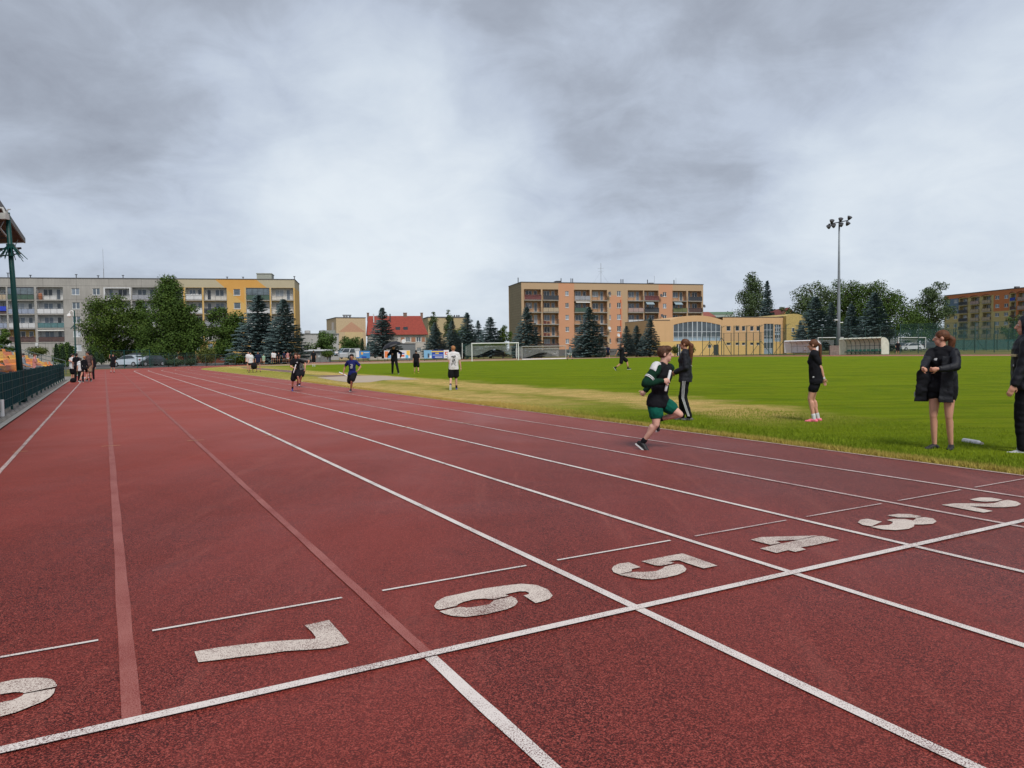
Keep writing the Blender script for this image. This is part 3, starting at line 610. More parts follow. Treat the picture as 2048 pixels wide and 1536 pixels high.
# ---- orange and beige block in the middle
def mid_block():
    F = Fac('apartment_block', 1044, 170, 1406.5, 182.5); r = F.root
    tag(r, 'five storey block in orange and beige render with a grey gable wall, behind the goals', 'apartment block')
    TOP = F.z(1044, 564.5); FL = [F.z(1100, 600)-2.78*(4-k) for k in range(5)]
    n = NT('orange and beige render', .9, .15)
    ora = n.mix(n.noise(.3, 4), (.53, .27, .155), (.60, .315, .19)); bei = n.mix(n.noise(.3, 4), (.44, .31, .19), (.50, .355, .225)); red = (.50, .11, .05)
    c = bei; zt = FL[4]+2.6
    for a, b_ in ((1117.5, 1149), (1220, 1245), (1317.5, 1345.5)):
        m = n.math('MULTIPLY', n.math('GREATER_THAN', n.x, F.s(a)), n.math('LESS_THAN', n.x, F.s(b_)))
        if a == 1220: m = n.math('MULTIPLY', m, n.math('LESS_THAN', n.z, FL[4]+1.2))
        c = n.mix(m, c, ora)
    m = n.math('MULTIPLY', n.math('GREATER_THAN', n.x, F.s(1240.5)), n.math('LESS_THAN', n.x, F.s(1242.5))); m = n.math('MULTIPLY', m, n.math('LESS_THAN', n.z, FL[4]+.2)); c = n.mix(m, c, red)
    bas = n.math('LESS_THAN', n.z, FL[0]-.35); c = n.mix(bas, c, (.14, .135, .13)); n.color(c)
    lc = [(1049, 1082.5), (1086, 1117), (1149, 1180), (1184, 1214.5), (1256, 1286.5), (1289, 1317), (1345.5, 1373), (1376.5, 1403)]
    wc = [(1131, 1138), (1218.6, 1222), (1234.2, 1242), (1326, 1333)]
    holes = []; rng = random.Random(11)
    for k, z in enumerate(FL):
        for p0, p1 in lc: holes.append((F.s(p0), F.s(p1), z, z+2.45))
        for p0, p1 in wc: holes.append((F.s(p0), F.s(p1), z+1.0, z+2.1 if p0 != 1234.2 else z+2.25))
    for p in (1077, 1090, 1107, 1134): holes.append((F.s(p), F.s(p)+.65, FL[0]-1.35, FL[0]-.85))
    b = MB(); wall_grid(b, F.L, -1, TOP, holes); b.quad((0, 0, TOP-.15), (F.L, 0, TOP-.15), (F.L, 11, TOP-.15), (1, 11, TOP-.15))
    b.quad((F.L, 0, -1), (F.L, 11, -1), (F.L, 11, TOP), (F.L, 0, TOP)); b.quad((0, 11, -1), (0, 11, TOP), (F.L, 11, TOP), (F.L, 11, -1)); b.build('wall', n.m, r)
    gm = NT('old gable cladding', .9, .15); br = gm.t.nodes.new('ShaderNodeTexBrick'); cb = gm.t.nodes.new('ShaderNodeCombineXYZ'); gm.put(gm.y, cb.inputs[0]); gm.put(gm.z, cb.inputs[1]); gm.t.links.new(cb.outputs[0], br.inputs['Vector'])
    br.inputs['Scale'].default_value = 1; br.inputs['Brick Width'].default_value = .9; br.inputs['Row Height'].default_value = .6; br.inputs['Mortar Size'].default_value = .03; br.offset = 0
    br.inputs['Color1'].default_value = (.30, .25, .165, 1); br.inputs['Color2'].default_value = (.34, .285, .19, 1); br.inputs['Mortar'].default_value = (.22, .18, .12, 1); gm.color(br.outputs['Color'])
    a, _ = ray(1018.5, 640); Dg = 181; P = Vector((a*Dg, Dg)) ; M = Matrix.Rotation(-math.atan2(F.d.y, F.d.x), 2); q = M@(P-F.A); g = MB(); 
    g.quad((-.005, 0, -1), (-.005, 0, TOP), (q.x, q.y, TOP), (q.x, q.y, -1)); g.build('gable_wall', gm.m, r)
    rf = MB().prism([(-.1, -.1, TOP+.002), (F.L+.1, -.1, TOP+.002), (F.L+.1, 11.1, TOP+.002), (q.x-.1, q.y+.1, TOP+.002)], (0, 0, .14)); rf.build('roof', mat('dark roof edge', (.12, .12, .13), .8, .2), r)
    for p, w, h in ((1122, 9, .75), (1310, 9, .6)): MB().box(F.s(p), F.s(p+w), 3, 5, TOP+.145, TOP+h).build('roof_hatch', M_RAIL, r)
    for p in (1032, 1130, 1150, 1153.5, 1251, 1255, 1304.5, 1358): s = F.s(p) if p > 1044 else 0; MB().tube([(s, 2.5, TOP+.1), (s, 2.5, TOP+1.3)], .1, 6).build('chimney', M_RAIL, r)
    an = MB(); s = F.s(1209); an.tube([(s, 2, TOP), (s, 2, TOP+5)], .05, 5)
    for dz in (3.0, 3.7): an.bar((s-.8, 2, TOP+dz), (s+.8, 2, TOP+dz+.1), .04)
    an.bar((s, 2, TOP+3), (s-2, 2, TOP+.1), .02); an.bar((s, 2, TOP+3), (s+2, 2, TOP+.1), .02); an.build('antenna', MC['galvanised steel'], r)
    for p, h in ((1316.5, 2.2), (1360, 1.8)): MB().tube([(F.s(p), 2, TOP), (F.s(p), 2, TOP+h)], .035, 5).build('antenna', MC['galvanised steel'], r)
    wl = mat('orange loggia wall', (.56, .33, .19), .9, .1)
    spec = {(0, 4): ('flowers', 'flowers'), (1, 4): ('slat', 'dark'), (2, 4): ('slat', 'grey'), (3, 4): ('rail', None), (4, 4): ('rail', None), (5, 4): ('flowers', 'flowers'), (6, 4): ('rail', None), (7, 4): ('slat', 'dark'),
            (0, 3): ('rail', None), (1, 3): ('slat', 'beige'), (2, 3): ('slat', 'green'), (3, 3): ('rail', None), (4, 3): ('slat', 'pink'), (5, 3): ('flowers', 'dark'), (6, 3): ('slat', 'olive'), (7, 3): ('slat', 'brown'),
            (1, 2): ('rail', None), (4, 2): ('slat', 'white'), (5, 2): ('slat', 'green'), (1, 0): ('slat', 'brown'), (1, 1): ('rail', None)}
    for i, (p0, p1) in enumerate(lc):
        for k, z in enumerate(FL):
            if k < 2 and i >= 5: continue
            kind, cm = spec.get((i, k), ('rail', None))
            s0 = F.s(p0); w = F.s(p1)-s0
            lo = loggia(r, s0, z, w, 2.45, wl, 1.2, kind, RM[cm] if cm else None, rng, flip=(i % 2 == 1 and i > 4), out=.25)
            if (i, k) in ((5, 3), (6, 3)): MB().prism([(.2, -.3, 2.35), (w*.6, -.3, 2.35), (w*.6, -1.1, 1.8), (.2, -1.1, 1.8)], (0, 0, .05)).build('awning', mat('blue grey awning', (.25, .32, .36), .8, .1), lo)
            if (i, k) in ((4, 1), (2, 3)): MB().prism([(.2, -.3, 2.40), (w-.2, -.3, 2.40), (w-.2, -.9, 2.15), (.2, -.9, 2.15)], (0, 0, .05)).build('awning', RM['shade'], lo)
            if k in (2, 1) and i in (1, 5): MB().box(.3, .9, .2, .5, 0, .7).box(1.2, 1.7, .2, .5, 0, .55).build('balcony_furniture', mat('dark red plastic', (.18, .05, .04), .7, .2), lo)
    for k, z in enumerate(FL):
        for p0, p1 in wc:
            if k < 2 and p0 == 1326: continue
            s0 = F.s(p0); window(r, s0, z+1.0, F.s(p1)-s0, 1.1 if p0 != 1234.2 else 1.25, .1, 2 if p0 != 1218.6 else 1, rng.choice([0, 1, 3]))
    for p in (1077, 1090, 1107, 1134): window(r, F.s(p), FL[0]-1.35, .65, .5, .1, 1, 0, False)
    dish = mat('satellite dish grey', (.55, .55, .54), .5, .05); dk = mat('dark satellite dish', (.07, .07, .075), .5, .05)
    for px, py, m in ((1056, 611, dk), (1216.5, 588, dk), (1216, 657, dish), (1234, 671, dish), (1319.5, 592, dk), (1321, 632, dk), (1404.5, 613, dk)):
        MB().lathe((F.s(px), -.75, F.z(px, py)), [(.02, 0), (.25, .05), (.42, .16), (.40, .17), (.2, .07)], 14, (.15, -1, .35)).tube([(F.s(px), -.75, F.z(px, py)), (F.s(px), 0, F.z(px, py)-.3)], .03, 5).build('satellite_dish', m, r, True)
mid_block()
# ---- far right block, orange red above ochre
def far_block():
    F = Fac('apartment_block', 1888, 262, 2075, 224); r = F.root
    tag(r, 'distant block in ochre, brick red and blue paint behind the tall fence', 'apartment block')
    TOP = F.z(2040, 576.5); rng = random.Random(3)
    FLp = [F.z(1990, y) for y in (603.5, 620.5, 638, 655.5, 672.5)][::-1]
    n = NT('ochre and red render', .9, .15); c = n.mix(n.noise(.3, 4), (.43, .35, .16), (.50, .41, .20))
    ro = n.mix(n.noise(.3, 4), (.47, .17, .072), (.53, .20, .09))
    up = n.math('GREATER_THAN', n.z, FLp[4]+2.3); c = n.mix(up, c, ro)
    m = n.math('MULTIPLY', n.math('GREATER_THAN', n.x, F.s(1986.5)), n.math('GREATER_THAN', n.z, FLp[3]-.4)); m = n.math('MULTIPLY', m, n.math('LESS_THAN', n.x, F.s(2018))); c = n.mix(m, c, ro)
    m = n.math('GREATER_THAN', n.x, F.s(2031.5)); c = n.mix(m, c, ro)
    m = n.math('MULTIPLY', n.math('LESS_THAN', n.x, F.s(1917)), n.math('MULTIPLY', n.math('GREATER_THAN', n.z, FLp[3]-.2), n.math('LESS_THAN', n.z, FLp[4]+2.3))); c = n.mix(m, c, (.13, .19, .27)); n.color(c)
    lc = [(1918.5, 1935.5), (1941.5, 1958.5), (1965, 1982), (2021, 2031), (2036, 2052)]; wc = [(1893, 1899), (1907, 1914.5), (1989.5, 1998), (2007.5, 2016)]
    holes = []
    for k, z in enumerate(FLp):
        for a, b_ in lc: holes.append((F.s(a), F.s(b_), z-.2, z+2.1))
        for a, b_ in wc: holes.append((F.s(a), F.s(b_), z+.75, z+1.9))
    b = MB(); wall_grid(b, F.L, -1, TOP, holes); block_shell(b, F.L, 11, -1, TOP); b.build('wall', n.m, r)
    MB().box(-.1, F.L+.1, -.1, 11.1, TOP+.001, TOP+.25).box(F.s(2029), F.s(2033), -.4, 1, TOP+.252, TOP+.7).build('roof', mat('dark roof edge', (.12, .12, .13), .8, .2), r)
    wl = mat('dull ochre loggia wall', (.40, .32, .17), .9, .1)
    for i, (a, b_) in enumerate(lc):
        for k, z in enumerate(FLp):
            s0 = F.s(a); w = F.s(b_)-s0
            cm = {0: 'dark', 1: 'pink' if k == 4 else 'beige', 2: 'beige', 3: 'bluecloth' if k == 4 else 'brown', 4: 'pink'}[i]
            loggia(r, s0, z-.2, w, 2.3, wl, 1.1, 'slat', RM[cm], rng, out=.3)
            if k == 4:
                ar = [(w/2+(w/2+.2)*math.cos(t), -.32, 2.15+.75*math.sin(t)) for t in np.linspace(0, math.pi, 9)]
                o = MB(); o.tube([Vector(p)+Vector((s0, 0, z-.2)) for p in ar], .12, 6); o.build('arch_trim', mat('dark red trim', (.22, .08, .05), .8, .1), r)
        for k, z in enumerate(FLp): pass
    for a, b_ in wc:
        for k, z in enumerate(FLp): s0 = F.s(a); window(r, s0, z+.75, F.s(b_)-s0, 1.15, .1, 2, rng.choice([0, 1, 3]))
far_block()
# ---- yellow sports hall with the arched glass bay
def hall():
    F = Fac('sports_hall', 1304, 141.7, 1566, 150); r = F.root; rng = random.Random(9)
    tag(r, 'long yellow orange sports hall with an arched glazed bay', 'sports hall')
    n = NT('orange yellow render', .9, .15); up = n.mix(n.noise(.6, 4), (.58, .365, .19), (.64, .41, .22)); lo = n.mix(n.noise(.6, 4), (.64, .43, .16), (.70, .48, .19))
    st = n.noise(1, 4, .6, 0, map=(3, 1, .12)); c = n.mix(n.math('LESS_THAN', n.z, 2.9), up, lo); c = n.mix(n.ramp(st, (.5, 0.), (.8, .35)), c, (.44, .30, .16)); n.color(c)
    Z = lambda px, py: F.z(px, py)
    sa, sb = F.s(1340), F.s(1445.5); TOPL = Z(1320, 640.5); TOPR = Z(1500, 634.5)
    ups = [(1453, 1461.5), (1471, 1479), (1484, 1491), (1500.5, 1507.5), (1513, 1520)]
    holes = []; wl = []
    for a, b_ in ups:
        s0, s1 = F.s(a), F.s(b_); holes.append((s0, s1, Z(a, 662), Z(a, 652))); wl.append((s0, Z(a, 662), s1-s0, Z(a, 652)-Z(a, 662), 1, 0))
        holes.append((s0, s1, Z(a, 690.5), Z(a, 685))); wl.append((s0, Z(a, 690.5), s1-s0, Z(a, 685)-Z(a, 690.5), 1, 0))
    tg = (F.s(1528), F.s(1547), .1, Z(1530, 647.5)); tg2 = (F.s(1549.5), F.s(1562), 2.7, Z(1555, 649)); holes += [tg, tg2]
    b = MB(); wall_grid(b, F.L, -.5, TOPR, holes, .2, sb)
    d = (F.s(1338), F.s(1347), 0, 2.45)
    wall_grid(b, sa, -.5, TOPL, [], .2, 0)
    # arched bay front wall: lower band plus arched fascia around the glass
    gz0, gl, gr_ = Z(1347, 681), F.s(1347), F.s(1441)
    cx = (sa+sb)/2; hw = (sb-sa)/2
    def top(s): t = (s-cx)/hw; return Z(1340, 640.5)+(Z(1392, 631)-Z(1340, 640.5))*(1-abs(t)**2.2)
    def gtop(s): t = (s-cx)/((gr_-gl)/2); return Z(1347, 650)+(Z(1395, 643)-Z(1347, 650))*(1-min(1, abs(t))**2)
    wall_grid(b, sb, -.5, gz0, [(d[0]+1.6, d[1]+1.6, .02, d[3]), (F.s(1416), F.s(1423), 1.55, 2.25), (F.s(1427), F.s(1437.5), .02, 2.2)], .2, sa)
    N = 24
    for i in range(N):
        s0 = gl+(gr_-gl)*i/N; s1 = gl+(gr_-gl)*(i+1)/N
        b.quad((s0, 0, gtop(s0)), (s1, 0, gtop(s1)), (s1, 0, top(s1)), (s0, 0, top(s0)))
        b.quad((s0, 0, top(s0)), (s1, 0, top(s1)), (s1, 12, top(s1)), (s0, 12, top(s0)))
    for s0, s1 in ((sa, gl), (gr_, sb)):
        b.quad((s0, 0, gz0), (s1, 0, gz0), (s1, 0, top(s1)), (s0, 0, top(s0))); b.quad((s0, 0, top(s0)), (s1, 0, top(s1)), (s1, 12, top(s1)), (s0, 12, top(s0)))
    b.quad((0, 0, TOPL-.1), (sa, 0, TOPL-.1), (sa, 12, TOPL-.1), (0, 12, TOPL-.1)); b.quad((sb, 0, TOPR-.1), (F.L, 0, TOPR-.1), (F.L, 12, TOPR-.1), (sb, 12, TOPR-.1))
    b.quad((0, 0, -.5), (0, 0, TOPL), (0, 12, TOPL), (0, 12, -.5)); b.quad((F.L, 0, -.5), (F.L, 12, -.5), (F.L, 12, TOPR), (F.L, 0, TOPR)); b.build('wall', n.m, r)
    tr = MB(); tr.box(0, sa-.02, -.08, 12, TOPL+.002, TOPL+.1); tr.box(sb+.02, F.L, -.08, 12, TOPR+.002, TOPR+.1)
    tr.build('roof', mat('dark roof edge', (.12, .12, .13), .8, .2), r)
    bay = empty('glass_bay', (0, 0, 0)); bay.parent = r
    g = MB(); f = MB(); lw = MB(); n_ = 10; zl = Z(1380, 674); zm = Z(1380, 663.5)
    for i in range(n_):
        s0 = gl+(gr_-gl)*i/n_; s1 = gl+(gr_-gl)*(i+1)/n_
        g.add([(s0, .12, zl), (s1, .12, zl), (s1, .12, gtop(s1)), (s0, .12, gtop(s0))], [(0, 1, 2, 3)]); lw.quad((s0, .11, gz0), (s1, .11, gz0), (s1, .11, zl), (s0, .11, zl))
    for i in range(n_+1): s0 = gl+(gr_-gl)*i/n_; w = .06 if i not in (4, 5, 6) else .1; f.box(s0-w, s0+w, .02, .1, gz0, gtop(s0))
    f.box(gl, gr_, .03, .09, zm-.05, zm+.05); f.box(gl, gr_, .03, .09, zl-.04, zl+.04); f.box(gl-.1, gr_+.1, -.05, .09, gz0-.12, gz0)
    g.build('pane', mat('hall glazing', (.075, .095, .11), .08, .5, .35, spec=.7), bay); lw.build('lower_panel', mat('frosted blue panel', (.27, .36, .43), .35, .1), bay); f.build('frame', mat('pale metal mullion', (.48, .52, .55), .5, .05), bay)
    for s, z, w, h, nm, gi in wl: window(r, s, z, w, h, .08, nm, gi, False)
    for (s0, s1, z0, z1) in (tg, tg2):
        q = empty('stair_glazing', (0, 0, 0)); q.parent = r; g = MB().quad((s0, .15, z0), (s1, .15, z0), (s1, .15, z1), (s0, .15, z1)); f = MB()
        for t in np.linspace(0, 1, 4): f.box(s0+(s1-s0)*t-.05, s0+(s1-s0)*t+.05, .05, .13, z0, z1)
        for t in np.linspace(0, 1, 6): f.box(s0, s1, .06, .12, z0+(z1-z0)*t-.05, z0+(z1-z0)*t+.05)
        p = MB().box(s0+.05, s1-.05, .13, .145, z0+.1, z0+(z1-z0)*.2).box(s0+.05, s1-.05, .13, .145, z0+(z1-z0)*.4, z0+(z1-z0)*.52)
        g.build('pane', MC['hall glazing'], q); f.build('frame', MC['pale metal mullion'], q); p.build('lower_panel', MC['frosted blue panel'], q)
    window(r, d[0]+1.6, .03, d[1]-d[0], d[3]-.03, .08, 2, 0, False).name = 'door'; window(r, F.s(1416), 1.55, F.s(1423)-F.s(1416), .7, .08, 1, 0, False)
    f = MB().box(F.s(1427), F.s(1437.5), .1, .15, .02, 2.2); f.build('door', mat('dark door', (.05, .05, .05), .6, .1), r)
    # barrel roofed wing at the right end
    w = MB(); sL, sR = F.s(1566)+.02, F.s(1610); zt = Z(1590, 628); zb = Z(1570, 637); N = 16
    def wt(s): t = (s-sL)/(sR-sL); return zb+(zt-zb)*math.sin(math.pi*min(1, t*1.0+.12))**.7 if t < .88 else zb-1.2*(t-.88)/.12
    for i in range(N):
        s0 = sL+(sR-sL)*i/N; s1 = sL+(sR-sL)*(i+1)/N
        w.quad((s0, -1.0, -.5), (s1, -1.0, -.5), (s1, -1.0, wt(s1)), (s0, -1.0, wt(s0))); w.quad((s0, -1, wt(s0)), (s1, -1, wt(s1)), (s1, 12, wt(s1)), (s0, 12, wt(s0)))
    w.quad((sL, -1, -.5), (sL, -1, wt(sL)), (sL, 0, wt(sL)), (sL, 0, -.5)); w.quad((sR, -1, -.5), (sR, 12, -.5), (sR, 12, wt(sR)), (sR, -1, wt(sR)))
    w.build('barrel_wing', mat('ribbed ochre cladding', (.46, .34, .12), .8, .2, 3), r)
    for a, b_, y0, y1 in ((1577, 1582, 664, 656), (1592, 1602, 674, 650)): window(r, F.s(a), Z(a, y0), F.s(b_)-F.s(a), Z(a, y1)-Z(a, y0), -1.06, 1 if a < 1590 else 3, 0, False)
hall()
# ---- houses in the middle distance
def simple_house(label, cat, px0, px1, D0, D1, py_top, wm, depth=10, wins=(), name='house', gap=None):
    F = Fac(name, px0, D0, px1, D1); r = F.root; tag(r, label, cat); T = F.z(px0, py_top)
    holes = [(F.s(a), F.s(b_), F.z(a, y1), F.z(a, y0)) for a, b_, y0, y1 in wins]
    b = MB(); wall_grid(b, F.L, -1, T, holes); block_shell(b, F.L, depth, -1, T); b.build('wall', wm, r)
    for (s0, s1, z0, z1) in holes: window(r, s0, z0, s1-s0, z1-z0, .1, 2, 3, True)
    return F, r, T
m_w = mat('grey white render', (.42, .42, .42), .9, .12)
F, r, T = simple_house('low white flat roofed building behind the round bushes', 'building', 604, 678, 175, 178, 669, m_w, 8, [(621, 625, 679, 687)])
MB().box(-.1, F.L+.1, -.1, 8.1, T+.002, T+.25).build('roof', mat('grey roof sheet', (.22, .23, .24), .7, .1), r)
MB().box(F.s(641), F.s(672), 1, 4, T+.255, T+1.0).build('roof_parapet', mat('green grey block', (.26, .29, .27), .9, .2), r); MB().tube([(F.s(616), 2, T+.3), (F.s(616), 2.1, T+.9)], .7, 10).build('roof_dome', m_w, r)
F, r, T = simple_house('beige gable wall with a painted darker gable outline', 'house', 673.5, 732.5, 178, 181, 635.5, mat('beige render', (.53, .41, .26), .9, .1), 12, [])
ga = [F.s(677), F.s(702.5), F.s(730)]; gz = [F.z(677, 664), F.z(702, 643.5)]
MB().prism([(ga[0], -.012, gz[0]), (ga[2], -.012, gz[0]), (ga[1], -.012, gz[1])], (0, .008, 0)).build('painted_gable', mat('salmon render', (.50, .29, .19), .9, .1), r)
MB().prism([(ga[0]+1.5, -.018, gz[0]), (ga[0]+1.5, -.018, 0), (ga[2]-.6, -.018, 0), (ga[2]-.6, -.018, gz[0])], (0, .005, 0)).build('painted_panel', mat('pale yellow render', (.58, .45, .25), .9, .1), r)
MB().box(-.1, F.L+.1, -.1, 12, T+.002, T+.15).build('roof', MC['dark roof edge'], r)
b = MB()
for p in (692, 697, 703.5): s = F.s(p); b.tube([(s, 2, T+.1), (s, 2, T+.6)], .25, 8).tube([(s, 2, T+.6), (s, 2, T+.85)], .4, 8)
b.build('roof_ventilation', MC['galvanised steel'], r)
F2, r2, T2 = simple_house('small grey annexe beside the beige gable house', 'building', 664.5, 673, 180, 180, 645, mat('grey brown render', (.30, .28, .27), .9, .1), 8)
# red roofed house
def red_house():
    F = Fac('house', 735, 168, 857, 171); r = F.root; tag(r, 'house with a large red tiled roof and two chimneys', 'house')
    ze, zr = F.z(800, 669.5), F.z(790, 629.5); L = F.L; D = 11
    wm = mat('white and brick facade', (.46, .42, .38), .9, .2, .5)
    wins = [(F.s(811), F.s(819.5), F.z(811, 684), F.z(811, 674)), (F.s(832), F.s(841), F.z(832, 684), F.z(832, 674)), (F.s(833), F.s(841), F.z(832, 703), F.z(832, 695))]
    b = MB(); wall_grid(b, L-.6, -.5, ze, wins, .2, .3); b.quad((.3, 0, -.5), (.3, 0, ze), (.3, D, ze), (.3, D, -.5)); b.quad((L-.6, 0, -.5), (L-.6, D, -.5), (L-.6, D, ze), (L-.6, 0, ze)); b.build('wall', wm, r)
    for pa, pb in ((801, 808), (822, 830), (843, 849)): MB().box(F.s(pa), F.s(pb), -.012, -.004, F.z(801, 684), ze-.6).build('brick_panel', mat('orange brick', (.36, .17, .10), .9, .2, 6), r)
    n = NT('red roof tiles', .75, .3); br = n.t.nodes.new('ShaderNodeTexBrick'); n.t.links.new(n.co, br.inputs['Vector']); br.inputs['Scale'].default_value = 1; br.inputs['Brick Width'].default_value = .3; br.inputs['Row Height'].default_value = .22; br.inputs['Mortar Size'].default_value = .02
    br.inputs['Color1'].default_value = (.34, .065, .042, 1); br.inputs['Color2'].default_value = (.27, .05, .034, 1); br.inputs['Mortar'].default_value = (.12, .025, .02, 1)
    tl = n.t.nodes.new('ShaderNodeSeparateXYZ'); n.color(br.outputs['Color'])
    rx0, rx1 = F.s(738), F.s(851)
    f = MB(); P = [(0, -.5, ze), (L, -.5, ze), (L-1.2, D/2, zr), (.4, D/2, zr), (L, D+.5, ze), (0, D+.5, ze)]
    f.add(P, [(0, 1, 2, 3), (5, 4, 2, 3)[::-1], (1, 4, 2), (0, 3, 5)]); f.build('roof', n.m, r)
    for p, w in ((810.5, 7), (846, 4.5), (735.5, 4)):
        c = MB(); s = F.s(p); c.box(s, s+w*.115, D/2-.4, D/2+.4, zr-1.2, zr+.62); c.box(s-.06, s+w*.115+.06, D/2-.46, D/2+.46, zr+.622, zr+.75); c.build('chimney', mat('chimney brick', (.22, .14, .11), .9, .2), r)
    for p in (748.5, 782): s = F.s(p); MB().tube([(s, 3.5, zr-2.2), (s, 3.5, zr+.4)], .13, 8).build('vent_pipe', RM['white'] if p < 760 else M_RAIL, r)
    for p in (796, 811.5):
        s = F.s(p); z = F.z(796, 658); MB().box(s-.5, s+.5, 1.0, 2.0, z-.4, z+.5).build('skylight', M_GL[0], r)
    for s0, s1, z0, z1 in wins: window(r, s0, z0, s1-s0, z1-z0, .08, 2, 3, True)
    MB().lathe((F.s(806), -.4, F.z(806, 683)), [(.02, 0), (.3, .06), (.5, .18)], 12, (0, -1, .3)).build('satellite_dish', mat('satellite dish grey', (.55, .55, .54)), r)
red_house()
F, r, T = simple_house('beige flat roofed building half hidden by spruces', 'building', 857, 938, 205, 208, 635.5, mat('sand render', (.45, .36, .21), .9, .1), 10)
MB().box(-.1, F.L+.1, -.1, 10, T+.002, T+.3).build('roof', MC['dark roof edge'], r)
b = MB()
for p in (913, 918, 922): b.tube([(F.s(p), 3, T), (F.s(p), 3, T+.9)], .2, 6)
b.build('roof_ventilation', M_RAIL, r)
F, r, T = simple_house('low grey garage with a white roof edge behind the fence', 'garage', 596, 658, 132, 133, 702.5, mat('grey concrete wall', (.20, .20, .19), .9, .2), 6, [(617, 621, 708, 714), (634, 639, 708, 714)], 'garage')
MB().box(-.3, F.L+.3, -.4, 6, T+.002, T+.28).build('roof', mat('white roof edge', (.6, .62, .64), .6, .05), r); MB().box(F.s(632), F.s(638), 1, 2, T+.285, T+.6).build('chimney', M_CONC, r)
F, r, T = simple_house('dark grey metal garage beside the red roofed house', 'garage', 786, 831, 146, 147, 688, mat('grey metal cladding', (.17, .18, .19), .6, .1), 6, [], 'garage')
MB().box(-.1, F.L+.1, -.1, 6, T+.002, T+.1).build('roof', MC['dark roof edge'], r)
F, r, T = simple_house('pale building with a green roof beyond the hall', 'building', 1405, 1466, 250, 250, 629, mat('pale green render', (.35, .40, .36), .9, .1), 10)
MB().box(-.1, F.L+.1, -.1, 10, T+.002, T+.8).build('roof', mat('green metal roof', (.16, .26, .18), .6, .1), r)
def gable_house(label, px0, px1, D, py_e, py_r, wm, rm):
    F = Fac('house', px0, D, px1, D); r = F.root; tag(r, label, 'house'); ze, zr, L = F.z(px0, py_e), F.z(px0, py_r), F.L
    b = MB(); b.poly([(0, 0, -1), (L, 0, -1), (L, 0, ze), (L/2, 0, zr), (0, 0, ze)]); b.quad((0, 0, -1), (0, 0, ze), (0, 14, ze), (0, 14, -1)); b.build('wall', wm, r)
    MB().prism([(-.4, -.4, ze-.3), (-.4, 14, ze-.3), (L/2, 14, zr+.05), (L/2, -.4, zr+.05)], (0, 0, .2)).prism([(L+.4, -.4, ze-.3), (L/2, -.4, zr+.05), (L/2, 14, zr+.05), (L+.4, 14, ze-.3)], (0, 0, .2)).build('roof', rm, r)
gable_house('orange gabled house with a dark red roof behind the barrel wing', 1553, 1600, 200, 640, 617, mat('orange render', (.55, .28, .12), .9, .1), mat('dark red roof', (.2, .05, .04), .8, .15))
F = Fac('house', 1392, 215, 1432, 215); tag(F.root, 'dark red roof edge just right of the orange block', 'house')
MB().box(0, F.L, 0, 8, -1, F.z(1410, 634)).build('wall', MC['orange render'], F.root); MB().prism([(-.3, -.3, F.z(1410, 634)+.01), (F.L, -.3, F.z(1410, 634)+.01), (F.L-1, 4, F.z(1410, 622.5)), (.5, 4, F.z(1410, 622.5))], (0, 4, .1)).build('roof', mat('red brown roof', (.25, .08, .06), .8, .15), F.root)
# ------------------------------------------------------------------ vegetation
def leaf_mat(name, dark, mid, light, sc=1.1):
    n = NT(name, .7, .25); a = n.noise(sc, 3, .6); b_ = n.noise(9, 2, .8)
    f = n.math('ADD', n.math('MULTIPLY', a, .45), n.math('MULTIPLY', b_, .55))
    n.color(n.ramp(f, (.33, dark), (.5, mid), (.68, light))); return n.m
L_DEC = leaf_mat('deciduous leaves', (.020, .045, .008), (.048, .092, .012), (.11, .165, .022))
L_YEL = leaf_mat('yellowish green leaves', (.016, .038, .006), (.050, .092, .010), (.15, .19, .022))
L_GRN = leaf_mat('fresh green leaves', (.028, .060, .014), (.060, .110, .022), (.11, .17, .035))
L_OLI = leaf_mat('olive green bush leaves', (.035, .050, .010), (.075, .10, .018), (.14, .16, .03))
L_FAR = leaf_mat('grey green leaves', (.030, .055, .022), (.065, .100, .036), (.12, .165, .06))
L_SPR = leaf_mat('blue spruce needles', (.020, .040, .040), (.060, .098, .096), (.15, .21, .21), 1.6)
L_THU = leaf_mat('dark thuja foliage', (.012, .030, .014), (.024, .05, .02), (.04, .075, .03))
M_BARK = mat('dark bark', (.075, .06, .045), .95, .3, 6)
def leaves(b, rng, c, r, n, size, squash=1.0):
    for _ in range(n):
        while True:
            d = Vector((rng.gauss(0, 1), rng.gauss(0, 1), rng.gauss(0, 1)))
            if d.length > .01: break
        d.normalize(); k = rng.random()**.35*rng.uniform(.8, 1.12)
        p = Vector(c)+Vector((d.x*r[0], d.y*r[1], d.z*r[2]))*k
        nrm = (d*1.0+Vector((rng.gauss(0, .6), rng.gauss(0, .6), rng.gauss(.35, .6)))).normalized()
        t = nrm.orthogonal().normalized(); t.rotate(Matrix.Rotation(rng.uniform(0, 6.28), 3, nrm)); q = nrm.cross(t); s = size*rng.uniform(.5, 1.3)
        i = len(b.v); b.v += [tuple(p-t*s*.5), tuple(p-q*s*.32+nrm*s*.1), tuple(p+t*s*.5), tuple(p+q*s*.32+nrm*s*.1)]; b.f.append((i, i+1, i+2, i+3))
